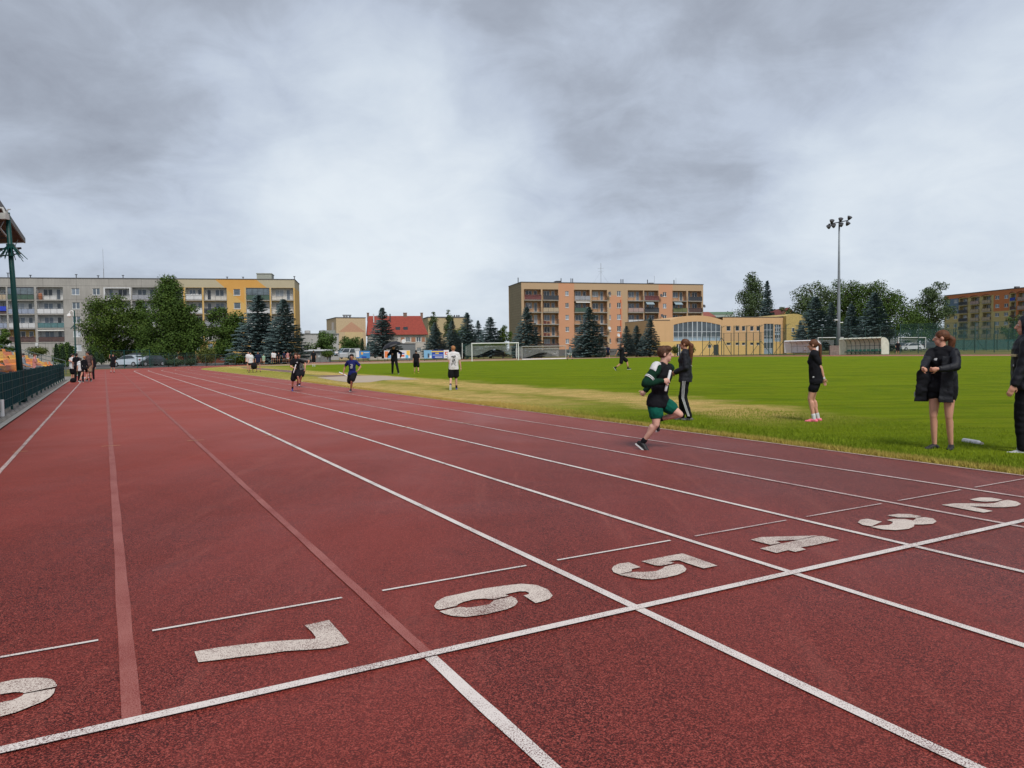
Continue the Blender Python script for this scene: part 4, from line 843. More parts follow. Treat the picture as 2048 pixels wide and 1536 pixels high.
def tree_mesh(seed, h, r, trunk_h, n, leaf, size, shape='round', nb=26, airy=1.0):
    rng = random.Random(seed); t = MB(); c = MB(); ch = h-trunk_h
    t.tube([(0, 0, -.3), (.05*r, 0, trunk_h), (-.04*r, .03*r, trunk_h+ch*.45), (0, 0, trunk_h+ch*.85)], [.055*r+.12, .045*r+.07, .03*r+.03, .02], 8)
    blobs = []
    for i in range(nb):
        zf = (i+.5)/nb
        if shape == 'round': w = math.sqrt(max(0, 1-(2*zf-1)**2*.9))
        elif shape == 'tall': w = math.sin(math.pi*min(1, zf*.9+.14))**.8*(1-.35*zf)
        elif shape == 'spire': w = max(.12, (1-zf)**.65)*(1 if zf > .1 else .8)
        else: w = 1.0
        a = rng.uniform(0, 6.28)+i*2.4; rr = r*w*rng.uniform(.35, .78); z = trunk_h+ch*zf*.93
        br = r*rng.uniform(.26, .42)*(.6+.4*w)*airy; blobs.append(((rr*math.cos(a), rr*math.sin(a), z), (br, br, br*.8)))
        if rr > .3*r: t.tube([(0, 0, max(trunk_h*.8, z-rr*.6)), (rr*.5*math.cos(a), rr*.5*math.sin(a), z-rr*.2), (rr*math.cos(a), rr*math.sin(a), z)], [.03*r+.02, .02*r+.02, .015], 5)
    for i in range(6): blobs.append(((rng.uniform(-.2, .2)*r, rng.uniform(-.2, .2)*r, trunk_h+ch*(.2+.1*i)), (r*.4, r*.4, r*.4)))
    tot = sum(b[1][0]**2 for b in blobs)
    for p, q in blobs: leaves(c, rng, p, q, int(n*q[0]**2/tot), size)
    return t, c
def place_tree(name, label, cat, group, t, c, lm, loc, tm=None):
    r = empty(name, loc, 0, label, cat, group)
    if t: t.build('trunk', tm or M_BARK, r)
    c.build('crown', lm, r); return r
def decid(label, px, D, py_top, w_px, trunk, n, lm, seed, shape='round', size=.3, group='broadleaf trees around the stadium', name='broadleaf_tree', nb=26, airy=1.0, base=None):
    g = atd(px, D); top = zat(px, py_top, D); 
    if base is not None: g.z = zat(px, base, D)
    h = top-g.z; t, c = tree_mesh(seed, h, w_px/FPX*D/2*1.22, trunk, int(n*(1.9 if px < 600 else 2.3)), lm, size, shape, nb, airy)
    return place_tree(name, label, 'tree', group, t, c, lm, g)
decid('round yellow green tree in front of the grey block, left of the tallest tree', 222, 118, 590, 112, 1.0, 11000, L_YEL, 1, nb=34)
decid('dark leafy tree wedged between the round tree and the tallest tree', 284, 121, 594, 64, 1.5, 4200, L_DEC, 2, 'tall', nb=18)
decid('tallest dark green tree with a pointed top before the cream block', 338, 116, 546, 140, 1.0, 15500, L_DEC, 33, 'spire', nb=46)
decid('broad lower tree touching the right side of the tallest tree', 386, 118, 608, 70, 1.5, 4800, L_DEC, 17, nb=18)
decid('dark rounded tree between the tallest tree and the blue spruces', 452, 113, 612, 86, 1.2, 6500, L_DEC, 4, nb=24)
decid('wide fresh green bushy tree in front of the low white building', 648, 150, 664, 60, .8, 2600, L_GRN, 5, size=.34, nb=16)
decid('light green willow in front of the beige gable house', 700, 146, 674, 48, .8, 2200, L_GRN, 6, size=.3, nb=14)
decid('thin airy birch rising behind the spruces beside the red roof', 868, 150, 619, 34, 3, 1100, L_FAR, 7, 'tall', .3, nb=16, airy=.8)
decid('second thin birch with a feathery top behind the spruces', 898, 152, 614, 34, 3, 1000, L_FAR, 8, 'tall', .3, nb=14, airy=.75)
decid('bushy tree filling the gap behind the short spruces', 925, 150, 655, 70, .8, 2400, L_DEC, 9, size=.34, nb=16)
decid('yellow green tree squeezed against the gable of the orange block', 1006, 150, 648, 34, .8, 1500, L_YEL, 10, size=.3, nb=12)
decid('tall tree with upright branches rising behind the sports hall', 1503, 190, 538, 104, 2, 6200, L_FAR, 11, 'tall', .42, nb=34, airy=.95)
decid('low tree behind the gap between hall wing and spruce', 1572, 185, 608, 34, 1, 900, L_FAR, 12, size=.4, nb=10)
decid('loose crowned tree left of the floodlight mast with bare twigs', 1624, 165, 561, 108, 2, 6000, L_FAR, 13, 'round', .38, nb=30, airy=.85)
decid('large green tree directly behind the floodlight mast', 1690, 168, 557, 100, 2, 6500, L_DEC, 14, 'round', .38, nb=28)
decid('broad green tree right of the floodlight mast', 1760, 163, 562, 118, 1.5, 8000, L_DEC, 15, 'round', .38, nb=30)
decid('airy rounded tree beside the ochre and red block', 1864, 178, 559, 84, 1.5, 5600, L_FAR, 16, 'round', .38, nb=32, airy=.85)
decid('low dark bushy tree between the broad tree and the airy one', 1828, 170, 612, 74, .8, 3200, L_DEC, 18, size=.36, nb=18)
decid('small green tree in front of the far right block', 2034, 170, 628, 54, .8, 2200, L_GRN, 19, size=.34, nb=14)
decid('green bush tree behind the stand railing beside the lamp post', 128, 112, 684, 44, .5, 2200, L_GRN, 20, size=.26, nb=14)
decid('dark bush behind the uppermost seats', 4, 100, 652, 34, .5, 1500, L_DEC, 22, size=.26, nb=10)
# clipped bushes
def bush(label, px, D, py_top, py_bot, w_px, lm, seed, n=2600, name='bush', sq=1.0, size=.2):
    g = atd(px, D); zb = zat(px, py_bot, D); zt = zat(px, py_top, D); r = w_px/FPX*D/2; rng = random.Random(seed); c = MB(); h = (zt-zb)/2
    rt = empty(name, (g.x, g.y, zb), 0, label, 'bush', 'clipped bushes and hedges')
    for q in (1, .8): leaves(c, rng, (0, 0, h), (r*q, r*.8*q, h*q), n//2, size)
    c.build('foliage', lm, rt); MB().tube([(0, 0, -.3), (0, 0, h)], .08, 6).build('stem', M_BARK, rt)
bush('round clipped olive bush at the edge of the track bend', 413, 103, 692, 729, 40, L_OLI, 1, 4200)
bush('low clipped green bush behind the walking girls', 472, 108, 708, 728, 42, L_DEC, 2, 2200)
bush('small rounded bush under the blue spruces', 528, 110, 711, 729, 16, L_OLI, 3, 900)
bush('dark green hedge block beside the low garage', 655, 124, 699, 716, 30, L_DEC, 4, 1600)
bush('olive bush left of the woman in the tracksuit by the hall wall', 1350, 136, 690, 709, 16, L_OLI, 5, 900)
bush('olive bush right of the woman in the tracksuit by the hall wall', 1383, 136, 691, 708, 18, L_OLI, 6, 900)
bush('dark shrub between the two parked cars and the trees', 292, 104, 704, 722, 26, L_GRN, 7, 1200)
bush('low dark hedge behind the parked cars', 345, 102, 716, 733, 60, L_THU, 8, 2200)
bush('low hedge between the clipped bush and the cars', 380, 103, 716, 731, 36, L_THU, 28, 1400)
bush('green hedge over the stand railing', 75, 108, 692, 712, 46, L_OLI, 9, 1800)
bush('small shrub at the foot of the grey block', 187, 112, 690, 714, 28, L_DEC, 10, 1300)
def thuja(label, px, D, py_top, py_bot, w_px, seed):
    g = atd(px, D); zb = zat(px, py_bot, D); zt = zat(px, py_top, D); h = zt-zb; r = w_px/FPX*D/2; rng = random.Random(seed); c = MB()
    rt = empty('thuja', (g.x, g.y, zb), 0, label, 'tree', 'narrow thujas')
    for i in range(8): z = h*(i+.5)/8; q = r*(1-(i/8)**1.6)+.08; leaves(c, rng, (0, 0, z), (q, q, h/11), 130, .2)
    MB().tube([(0, 0, -.3), (0, 0, h*.8)], .06, 6).build('trunk', M_BARK, rt); c.build('crown', L_THU, rt)
for i, (px, D, a, b_, w, lab) in enumerate([(113, 96, 688, 716, 9, 'narrow thuja right of the stand hedge'), (125.5, 96, 693, 716, 8, 'thuja just left of the lamp post'), (141, 96, 692, 716, 7, 'thuja touching the lamp post'), (180, 98, 700, 722, 8, 'thin pointed thuja beside the man in the brown shirt'),
     (192, 98, 704, 724, 9, 'second thuja right of the man in the brown shirt'), (203, 98, 708, 725, 8, 'short thuja near the car park sign'), (725, 140, 677, 708, 11, 'taller thuja beside the beige gable house'), (736, 140, 686, 708, 9, 'lower thuja between the taller thuja and the spruce'), (745, 140, 683, 708, 10, 'thuja touching the spruce by the red roof')]):
    thuja(lab, px, D, a, b_, w, 50+i)
# blue spruces: four variants, 10 m tall, scaled per tree
def spruce_mesh(seed):
    rng = random.Random(seed); c = MB(); t = MB(); Hh = 10.; t.tube([(0, 0, -.3), (0, 0, 9.7)], [.2, .03], 7)
    z = .35; k = 0
    while z < Hh-.15:
        f = z/Hh; L0 = 2.75*(1-f)**.88*(1 if f > .07 else .85)+.06; nb = max(5, int(11*(1-f)+4)); off = rng.uniform(0, 6.28)
        for j in range(nb):
            a = off+j*6.283/nb+rng.uniform(-.2, .2); L = L0*rng.uniform(.74, 1.14); dz0 = L*rng.uniform(-.30, -.12) if f < .75 else L*rng.uniform(-.05, .5)
            d = Vector((math.cos(a), math.sin(a), 0)); s = Vector((-d.y, d.x, 0)); m = max(3, int(L/.17))
            for i in range(m):
                u = (i+.7)/m; p = d*(L*u)+Vector((0, 0, z+dz0*u+.28*L*u*u*.6)); wd = (.42*(1-u)+.14)*min(1, L*.6+.2)
                for q in (-1, 0, 1):
                    e = p+s*q*wd*rng.uniform(.5, 1)+Vector((0, 0, rng.uniform(-.10, .02)-abs(q)*.06)); ln = rng.uniform(.16, .34); w = rng.uniform(.05, .09)
                    dr = (d*1+s*q*.9+Vector((0, 0, rng.uniform(-.15, .35)))).normalized(); sd = dr.cross(Vector((0, 0, 1))).normalized(); up = Vector((0, 0, 1))
                    ii = len(c.v); c.v += [tuple(e-dr*ln*.4+sd*w), tuple(e-dr*ln*.4-sd*w-up*.05), tuple(e+dr*ln*.7), tuple(e+up*.07)]; c.f.append((ii, ii+1, ii+2, ii+3))
        z += rng.uniform(.26, .36)*(1-.3*f); k += 1
    return t, c
SPR = []
for i in range(4):
    t, c = spruce_mesh(100+i); ts = t.build('trunk', M_BARK); cs = c.build('crown', L_SPR); SPR.append((ts.data, cs.data)); bpy.data.objects.remove(ts); bpy.data.objects.remove(cs)
def spruce(label, px, D, py_top, w_px, v, base=None, rz=0):
    g = atd(px, D)
    if base is not None: g.z = zat(px, base, D)
    h = zat(px, py_top, D)-g.z; r = w_px/FPX*D/2*1.3
    o = empty('blue_spruce', g, rz, label, 'spruce', 'blue spruces around the stadium'); o.scale = (r/2.75, r/2.75, h/10)
    for n, me in zip(('trunk', 'crown'), SPR[v]): q = bpy.data.objects.new(n, me); COL.objects.link(q); q.parent = o
for a in [('tall blue spruce, left one of the pair before the cream block', 518, 112, 588, 112, 0, 727, 0), ('tall blue spruce, right one of the pair before the cream block', 569, 110, 597, 92, 1, 727, 1),
    ('blue spruce in front of the red roofed house', 766, 133, 614, 64, 2, 714, 2), ('short spruce left of the two birches, beside the red roof', 871, 134, 644, 52, 3, 714, 3),
    ('spruce below the second birch', 905, 136, 640, 44, 0, 714, 4), ('pointed spruce rising over the beige flat roof', 935, 138, 624, 54, 1, 714, 5), ('slim spruce between the pointed one and the widest of its row', 957, 140, 640, 36, 2, 714, 1),
    ('wide spruce behind the right part of the goal', 981, 136, 633, 66, 3, 714, 2), ('spruce in front of the grey gable wall', 1054, 130, 612, 66, 0, 716, 3),
    ('spruce standing alone in front of the orange block', 1178, 127, 613, 76, 1, 716, 5), ('spruce at the left of the three by the hall', 1253, 129, 651, 38, 2, 712, 4), ('middle spruce of the three by the hall', 1273, 131, 650, 44, 3, 712, 2), ('right and tallest spruce of the three by the hall', 1300, 129, 635, 46, 0, 712, 1),
    ('grey blue spruce beside the tall tree behind the hall', 1534, 180, 560, 44, 1, 700, 2), ('wide spruce beside the barrel wing of the hall', 1630, 137, 592, 86, 2, 702, 3), ('narrow spruce just left of the floodlight mast', 1662, 140, 603, 50, 3, 702, 5),
    ('spruce just right of the floodlight mast', 1702, 139, 606, 50, 0, 702, 1), ('widest dark spruce behind the green shelter', 1748, 136, 584, 84, 1, 702, 4), ('small spruce between the hall wing and the wide spruce', 1600, 150, 640, 34, 2, 702, 1)]: spruce(*a)
# ------------------------------------------------------------------ fences, masts, stand
M_DG = mat('dark green painted metal', (.002, .055, .050), .5, .15)
M_DG2 = mat('weathered green fence metal', (.025, .065, .055), .6, .2)
M_NET = mat('green chain link net', (.03, .09, .08), .8, .15, alpha=.22)
M_NETF = mat('fine fence wire', (.05, .07, .06), .8, .15, alpha=.09)
M_WHITE = mat('white painted metal', (.74, .74, .73), .4, .05)
def fence(name, label, pts, hgt, post_r=.035, net=M_NETF, pm=M_DG2, arm=False, struts=(), top=True, group='wire fences around the stadium'):
    o = Vector(pts[0]); r = empty(name, o, 0, label, 'fence', group); n = MB(); rl = MB(); wr_ = MB()
    for i, p in enumerate(pts):
        p = Vector(p)-o; b = MB().tube([p-Vector((0, 0, .1)), p+Vector((0, 0, hgt))], post_r, 6)
        if arm: b.bar(p+Vector((0, 0, hgt-.35)), p+Vector((.5, 0, hgt)), .05); b.bar(p+Vector((0, 0, hgt-.02)), p+Vector((.9, 0, hgt+.05)), .04)
        if i in struts: b.tube([p+Vector((-1.8, 0, 0)), p+Vector((0, 0, hgt*.62))], post_r*.8, 5); b.tube([p+Vector((1.8, 0, 0)), p+Vector((0, 0, hgt*.62))], post_r*.8, 5)
        b.build('post', pm, r)
        if i < len(pts)-1:
            q = Vector(pts[i+1])-o; z = Vector((0, 0, hgt-.03)); n.quad(p+Vector((0, 0, .05)), q+Vector((0, 0, .05)), q+z, p+z); rl.bar(p+z, q+z, .035)
            wr_.bar(p+z*.5, q+z*.5, .012)
    n.build('net', net, r); wr_.build('tension_wire', pm, r)
    if top: rl.build('rail', pm, r)
    return r
def line_pts(px0, D0, px1, D1, n):
    a, b_ = atd(px0, D0), atd(px1, D1); P = [a.lerp(b_, i/(n-1)) for i in range(n)]
    return [Vector((p.x, p.y, H(p.x, p.y))) for p in P]
fence('wire_fence', 'long low dark wire fence behind the far bend and the banners', [UV(UC-(RI+13.5)*math.cos(a), VC+(RI+13.5)*math.sin(a)) for a in np.linspace(.62, 2.2, 44)], 1.9)
fence('wire_fence', 'green fence panels in front of the parked cars', line_pts(222, 93, 299, 95, 4), 2.3, .05, M_NETF, M_DG)
fence('wire_fence', 'plain low wire fence between cars and clipped bush', line_pts(305, 98, 470, 104, 9), 1.6)
fence('wire_fence', 'tall green ball fence with angled arms before the hall', line_pts(1443, 132, 1572, 127, 6), 5.2, .06, M_NETF, M_DG2, True, (0,), False)
fence('wire_fence', 'strutted green fence running along the hall facade', line_pts(1405, 131, 1568, 124, 12), 3.9, .05, M_NETF, M_DG2, False, (1, 8, 11))
fence('wire_fence', 'high green mesh fence behind the shelters at the court', line_pts(1560, 122, 1790, 117, 9), 4.4, .05, M_NETF, M_DG2)
fence('wire_fence', 'high green mesh fence on the far right in front of the court', line_pts(1800, 116, 2110, 108, 9), 4.6, .065, M_NET, M_DG2)
fence('wire_fence', 'second high fence on the far side of the court', line_pts(1780, 150, 2110, 140, 16), 4.3, .06, M_NET, M_DG2, False, (3, 8))
fence('wire_fence', 'low solid green court barrier beyond the far right fence', line_pts(1905, 160, 2110, 150, 10), 2.2, .05, mat('teal windbreak', (.03, .14, .15), .8, .2, alpha=.7), M_DG2)
for D0 in (172,): fence('wire_fence', 'farthest pale fence behind the court goals', line_pts(1780, D0, 2110, D0-8, 12), 3.6, .05, M_NETF, M_DG2)
# stand fence with dark green screens
r = empty('stand_fence', UV(-2.25, 8), 0, 'low dark green screened fence between the paving and the orange seats', 'fence'); o = Vector(r.location)
vs = list(np.arange(8.0, 50.1, 2.1))
M_SCR = mat('dark teal fence screen', (.001, .048, .054), .85, .2, 2, spec=.08, bump=.3, bscale=8)
for i, v in enumerate(vs):
    p = UV(-2.25, v)-o; MB().tube([p-Vector((0, 0, .1)), p+Vector((0, 0, 1.04))], .03, 6).build('post', M_DG, r)
    if i < len(vs)-1:
        q = UV(-2.25, vs[i+1])-o; d = (q-p).normalized(); s = Vector((d.y, -d.x, 0))
        b = MB(); a0, a1 = p+d*.035, q-d*.035; b.prism([a0+s*.004+Vector((0, 0, .14)), a1+s*.004+Vector((0, 0, .14)), a1+s*.004+Vector((0, 0, 1.0)), a0+s*.004+Vector((0, 0, 1.0))], -s*.012); b.build('screen', M_SCR, r)
        w = MB()
        for z in (.14, .36, .58, .80, 1.01): w.bar(a0+s*.022+Vector((0, 0, z)), a1+s*.022+Vector((0, 0, z)), .010)
        for k in range(1, 4): e = p.lerp(q, k/4)+s*.020; w.bar(e+Vector((0, 0, .12)), e+Vector((0, 0, 1.03)), .007)
        w.build('wire_panel', mat('teal fence wire', (.03, .10, .10), .6, .1), r)
MB().tube([UV(-2.2, 17.9, -.1), UV(-2.2, 17.9, .42)], .05, 8).build('white_post', M_WHITE)
tag(bpy.data.objects['white_post'], 'short white post at the left edge against the green fence', 'post')
# tall green pole with spiked collar, floodlight boxes
p0 = G(45, 806); p1 = pt(15, 425, 22.2); r = empty('green_pole', p0, 0, 'tall dark green pole with a spiked collar and lamps beside the stand', 'pole'); T = p1-p0
MB().tube([(0, 0, -.05), T*.5, T], [.095, .078, .062], 16).build('pole', M_DG, r, True)
zc = pt(21, 492, 22.25)-p0
MB().tube([zc-T.normalized()*.06, zc+T.normalized()*.06], .11, 12).tube([zc-T.normalized()*.30, zc-T.normalized()*.26], .09, 12).build('collar', M_DG, r)
for k in range(14):
    a = k*6.283/14; d = Vector((math.cos(a), math.sin(a), 0)); MB().tube([zc+d*.07, zc+d*(.32+.1*(k % 2))+Vector((0, 0, -.32-.06*(k % 3)))], [.016, .010], 5).build('spike', M_DG, r)
MB().prism([(-.13, -.13, 0), (.13, -.13, 0), (.13, .13, 0), (-.13, .13, 0)], (0, 0, .03)).build('base_plate', M_RAIL, r)
bx = pt(10, 430, 22.1)-p0; MB().box(bx.x-.1, bx.x+.08, bx.y-.1, bx.y+.08, bx.z-.13, bx.z+.05).build('junction_box', mat('pale grey plastic', (.5, .5, .49), .5), r)
MB().tube([bx+Vector((0, 0, .05)), bx+Vector((-.06, 0, .2)), bx+Vector((-.25, 0, .22))], .035, 8).tube([bx+Vector((.05, 0, .05)), bx+Vector((.1, 0, .17)), bx+Vector((.16, 0, .16))], .018, 6).build('cable_bend', MC['pale grey plastic'], r)
# stand roof
r = empty('stand_roof', UV(-3, 36.2), 0, 'dark corrugated stand roof entering at the left edge above the pole', 'roof'); o = Vector(r.location)
def ru(u, v, z): return UV(u, v, z)-o
b = MB(); N = 40
M_COR = mat('brown corrugated roof sheet', (.085, .06, .045), .8, .35, 1.2)
for i in range(N):
    v0, v1 = 4+(36.2-4)*i/N, 4+(36.2-4)*(i+1)/N
    for (ua, za), (ub, zb) in (((-3., 6.52), (-6.5, 6.15)), ((-6.5, 6.15), (-11, 5.7))):
        vm = (v0+v1)/2; b.quad(ru(ua, v0, za), ru(ub, v0, zb), ru(ub, vm, zb+.06), ru(ua, vm, za+.06)); b.quad(ru(ua, vm, za+.06), ru(ub, vm, zb+.06), ru(ub, v1, zb), ru(ua, v1, za))
b.build('roof_sheet', M_COR, r)
MB().bar(ru(-2.97, 4, 6.60), ru(-2.97, 36.3, 6.60), .05, .22).bar(ru(-3.0, 36.28, 6.60), ru(-11, 36.28, 5.78), .05, .2).build('gutter', mat('grey gutter', (.12, .12, .12), .6), r)
for v in np.arange(6.2, 36.3, 5.0):
    b = MB(); b.bar(ru(-3.1, v, 6.25), ru(-11, v, 5.45), .08); b.bar(ru(-3.1, v, 6.02), ru(-7.5, v, 5.15), .05)
    for k in range(5): u = -3.1-k*.9; b.bar(ru(u, v, 6.25-(k*.09)), ru(u-.45, v, 6.0-k*.19), .03); b.bar(ru(u-.45, v, 6.0-k*.19), ru(u-.9, v, 6.16-k*.09), .03)
    b.tube([ru(-9, v, 0), ru(-9, v, 5.7)], .09, 8); b.build('truss', M_RAIL, r)
b = MB(); b.bar(ru(-3.15, 6.2, 6.02), ru(-3.15, 36.2, 6.02), .05)
for v in np.arange(6.2, 36, 2.5): b.bar(ru(-3.12, v, 6.02), ru(-3.12, v+1.25, 6.45), .025)
b.build('edge_beam', mat('grey steel', (.25, .25, .25), .5, .1), r)
# terrace, railing, seats
r = empty('stand_terrace', UV(-3.4, 20), 0, 'stepped concrete terrace carrying the orange seats', 'terrace'); o = Vector(r.location)
b = MB(); RU = [-3.75-.78*k for k in range(8)]; RZ = [.56+.27*k for k in range(8)]
for k in range(7):
    P = [ru(RU[k]+.3, 6, -.1), ru(RU[k]+.3, 71, -.1), ru(RU[k]+.3, 71, RZ[k]), ru(RU[k]+.3, 6, RZ[k])]
    u0, u1 = RU[k]+.35, RU[k]-.42
    A = [UV(u0, 6)-o, UV(u0, 71)-o, UV(u1, 71)-o, UV(u1, 6)-o]; b.prism([(p.x, p.y, -.1) for p in A], (0, 0, RZ[k]+.1))
b.build('steps', M_CONC, r)
r = empty('handrail', UV(-3.2, 72), 0, 'sloping grey handrail at the far end of the seats', 'railing'); o = Vector(r.location)
b = MB(); M_GAL = MC['galvanised steel']
P = [UV(-3.0-.9*k, 72.0+.15*k)-o+Vector((0, 0, .27*k*1.05+.1)) for k in range(9)]
for k in range(9): MB().bar(P[k]-Vector((0, 0, .3)), P[k]+Vector((0, 0, 1.05)), .05).build('post', mat('grey green rail paint', (.10, .13, .13), .6), r)
for z in (.35, .7, 1.05): b.bar(P[0]+Vector((0, 0, z)), P[8]+Vector((0, 0, z)), .05)
b.build('bar', MC['grey green rail paint'], r)
def seat_mesh():
    b = MB(); b.prism([(-.2, -.21, 0), (.2, -.21, 0), (.2, .21, -.02), (-.2, .21, -.02)], (0, 0, .035))      # faces +y
    pr = [(-.20, -.24, .0), (.20, -.24, .0), (.21, -.30, .18), (.18, -.33, .33), (-.18, -.33, .33), (-.21, -.30, .18)]
    b.prism(pr, (0, .03, .005)); b.prism([(-.2, -.24, .0), (-.2, -.05, .0), (-.2, -.24, .12)], (.02, 0, 0)); b.prism([(.18, -.24, .0), (.18, -.05, .0), (.18, -.24, .12)], (.02, 0, 0)); b.box(-.06, .06, -.15, .1, -.14, -.021)
    return b
SM = []
for nm, c in (('orange', (.72, .28, .07)), ('yellow', (.72, .42, .09)), ('salmon', (.66, .22, .11))): o_ = seat_mesh().build('seat', mat(nm+' plastic', c, .55, .12)); SM.append((nm, o_.data)); bpy.data.objects.remove(o_)
ORD = ['lowest', 'second', 'third', 'fourth', 'fifth', 'sixth', 'top']; rs = random.Random(8); blk = {}
for k in range(6):
    for v in np.arange(22, 70.5, .56):
        if (v-22) % 11.5 > 10.2: continue
        p = UV(RU[k], v); px = 1024+FPX*p.x/p.y
        if px < -6: continue
        key = (k, int((v-22)//11.5), int(((v-22) % 11.5)//2.3)); 
        if key not in blk: blk[key] = rs.choice([0, 1, 1, 2, 0])
        nm, me = SM[blk[key] if rs.random() < .93 else 2]
        o_ = bpy.data.objects.new('seat', me); COL.objects.link(o_); o_.location = (p.x, p.y, RZ[k]+.15); o_.rotation_euler = (0, 0, YAW-math.pi/2)
        tag(o_, f'{nm} plastic seat in the {ORD[k]} row of the stand', 'seat', f'{nm} plastic seats in the {ORD[k]} row')
# street lamp with swan neck
D = 62; g = atd(150.5, D); r = empty('street_lamp', g, 0, 'slim green lamp post with a white swan neck lamp behind the group', 'street lamp'); top = pt(148.5, 621, D)-g
MB().tube([(0, 0, 0), top*.5, top], [.075, .06, .05], 8).build('pole', M_DG, r)
q = pt(148, 650, D)-g
for k in range(6): a = k*1.047+.3; MB().tube([q, q+Vector((math.cos(a)*.3, math.sin(a)*.3, -.35))], .02, 5).build('spike', M_DG, r)
nk = [pt(147.5, 632, D)-g, pt(147, 624, D)-g, pt(144, 621, D)-g, pt(140, 623, D)-g, pt(138.5, 628, D)-g]
MB().tube(nk, .045, 6).build('swan_neck', M_WHITE, r); MB().lathe(pt(138.3, 632.5, D)-g, [(.05, .22), (.16, .16), (.17, 0), (.10, -.08)][::-1], 10).build('lamp_head', M_WHITE, r)
# stadium floodlight mast
D = 114; g = atd(1677, D); g.z = zat(1677, 707, D); r = empty('floodlight_mast', g, 0, 'tall grey floodlight mast with seven lamps behind the shelters', 'floodlight'); top = pt(1678.5, 443, D)-g
M_MAST = mat('grey galvanised mast', (.24, .27, .30), .6, .1, metal=.2)
MB().tube([(0, 0, -.1), top*.33, top*.66, top], [.29, .24, .17, .11], 14).build('mast', M_MAST, r, True)
bl, brr = pt(1657, 448.5, D)-g, pt(1695.5, 441, D)-g; MB().bar(bl, brr, .14).build('crossbar', M_RAIL, r)
for px, py, up in ((1662, 443.5, 1), (1679.5, 440, 1), (1697, 436.5, 1), (1656, 454.5, 0), (1665.5, 452.5, 0), (1680.5, 450.5, 0), (1693.5, 448, 0)):
    c = pt(px, py, D)-g-Vector((0, .3, 0)); d = (Vector((.2 if px > 1690 else -.1, -.55, .8)) if up else Vector((-.25 if px < 1690 else .2, -.45, .55))).normalized()
    MB().lathe(c-d*.28, [(.06, -.1), (.16, 0), (.30, .28), (.37, .48), (.34, .5)], 12, d).bar(c-d*.3, c-d*.3+Vector((.05, .25, .18 if not up else -.2)), .05).build('lamp', M_RAIL, r)
for px, py in ((1671.5, 640), (1682, 645)): MB().box(*(lambda c: (c.x-.25, c.x+.25, c.y-.2, c.y+.1, c.z-.06, c.z+.06))(pt(px, py, D)-g)).build('small_lamp', M_WHITE, r)
# ------------------------------------------------------------------ goals
def net_sheet(b, P00, P10, P01, P11, sag, n=14, m=5):
    o = len(b.v)
    for j in range(m+1):
        for i in range(n+1):
            s, t = i/n, j/m; p = P00.lerp(P10, s).lerp(P01.lerp(P11, s), t); p = p+Vector((0, 0, -sag(s, t))); b.v.append(tuple(p))
    for j in range(m):
        for i in range(n): a = o+j*(n+1)+i; b.f.append((a, a+1, a+n+2, a+n+1))
M_GNET = mat('white goal net', (.55, .57, .57), .8, .2, alpha=.30); M_DNET = mat('dark green goal net', (.02, .10, .09), .8, .2, alpha=.6)
def goal(label, px0, D0, px1, D1, py0, py1, ptop0, th, m=M_WHITE, netm=M_GNET, back=2.0, hnet=.5, group='football goals', cord=True):
    a, _ = ray(px0, 703); c, _ = ray(px1, 703); A = Vector((a*D0, D0, zat(px0, py0, D0))); B = Vector((c*D1, D1, zat(px1, py1, D1))); h = zat(px0, ptop0, D0)-A.z
    r = empty('football_goal', A, 0, label, 'goal', group); Bm = B-A; d = Bm.normalized(); nn = Vector((-d.y, d.x, 0)).normalized(); Z = Vector((0, 0, h))
    for p in (Vector((0, 0, 0)), Bm): MB().tube([p-Vector((0, 0, .05)), p+Z], th, 8).build('post', m, r)
    MB().tube([Z-d*th, Bm+Z+d*th], th, 8).build('crossbar', m, r)
    b = MB(); bk = nn*back
    zb = Vector((0, 0, h*.85))
    net_sheet(b, Z, Bm+Z, zb+bk, Bm+zb+bk, lambda s, t: .25*math.sin(math.pi*t)*math.sin(math.pi*s))
    net_sheet(b, zb+bk, Bm+zb+bk, Vector((0, 0, h*hnet))+bk*1.05, Bm+Vector((0, 0, h*(hnet-.1)))+bk*1.05, lambda s, t: t*h*.22*math.sin(2*math.pi*s+.6))
    net_sheet(b, Z, Vector((0, 0, h*.3)), zb+bk, Vector((0, 0, h*.3))+bk, lambda s, t: 0, 4, 4)
    b.build('net', netm, r); return r, A, Bm, nn, h
r, A, Bm, nn, h = goal('large white football goal with a sagging net', 943.8, 100.3, 1036.8, 103.8, 722, 719.5, 687, .07)
for px, D, t0, t1 in ((924.5, 103.5, 686, 717), (1033.2, 106.8, 684.5, 718)):
    q = pt(px, t0, D)-A; e = pt(px, t1, D)-A; MB().tube([e, q], .05, 6).build('net_pole', M_WHITE, r)
q0 = pt(925, 687, 103.5)-A; b = MB(); net_sheet(b, q0, Vector((0, 0, 2.35)), q0-Vector((-.4, 0, 2.3)), Vector((0, .3, .9)), lambda s, t: .15*math.sin(math.pi*s), 6, 5); b.build('side_net', M_DNET, r)
r, A, Bm, nn, h = goal('lower grey training goal with a drooping net, right of the white goal', 1044, 108, 1131.5, 111.5, 719, 717, 693, .05, mat('dull aluminium', (.40, .40, .38), .5), hnet=.35)
MB().bar(Vector((0, 0, .04)), Bm+Vector((0, 0, .04)), .14).build('base_bar', M_WHITE, r)
goal('white goal on the court left of the floodlight mast', 1636, 124, 1686, 126, 708, 707, 675.5, .06, hnet=.6)
goal('white goal on the court behind the boy with the hands on hips', 1797, 124, 1851, 125, 697, 697, 675, .06, hnet=.6)
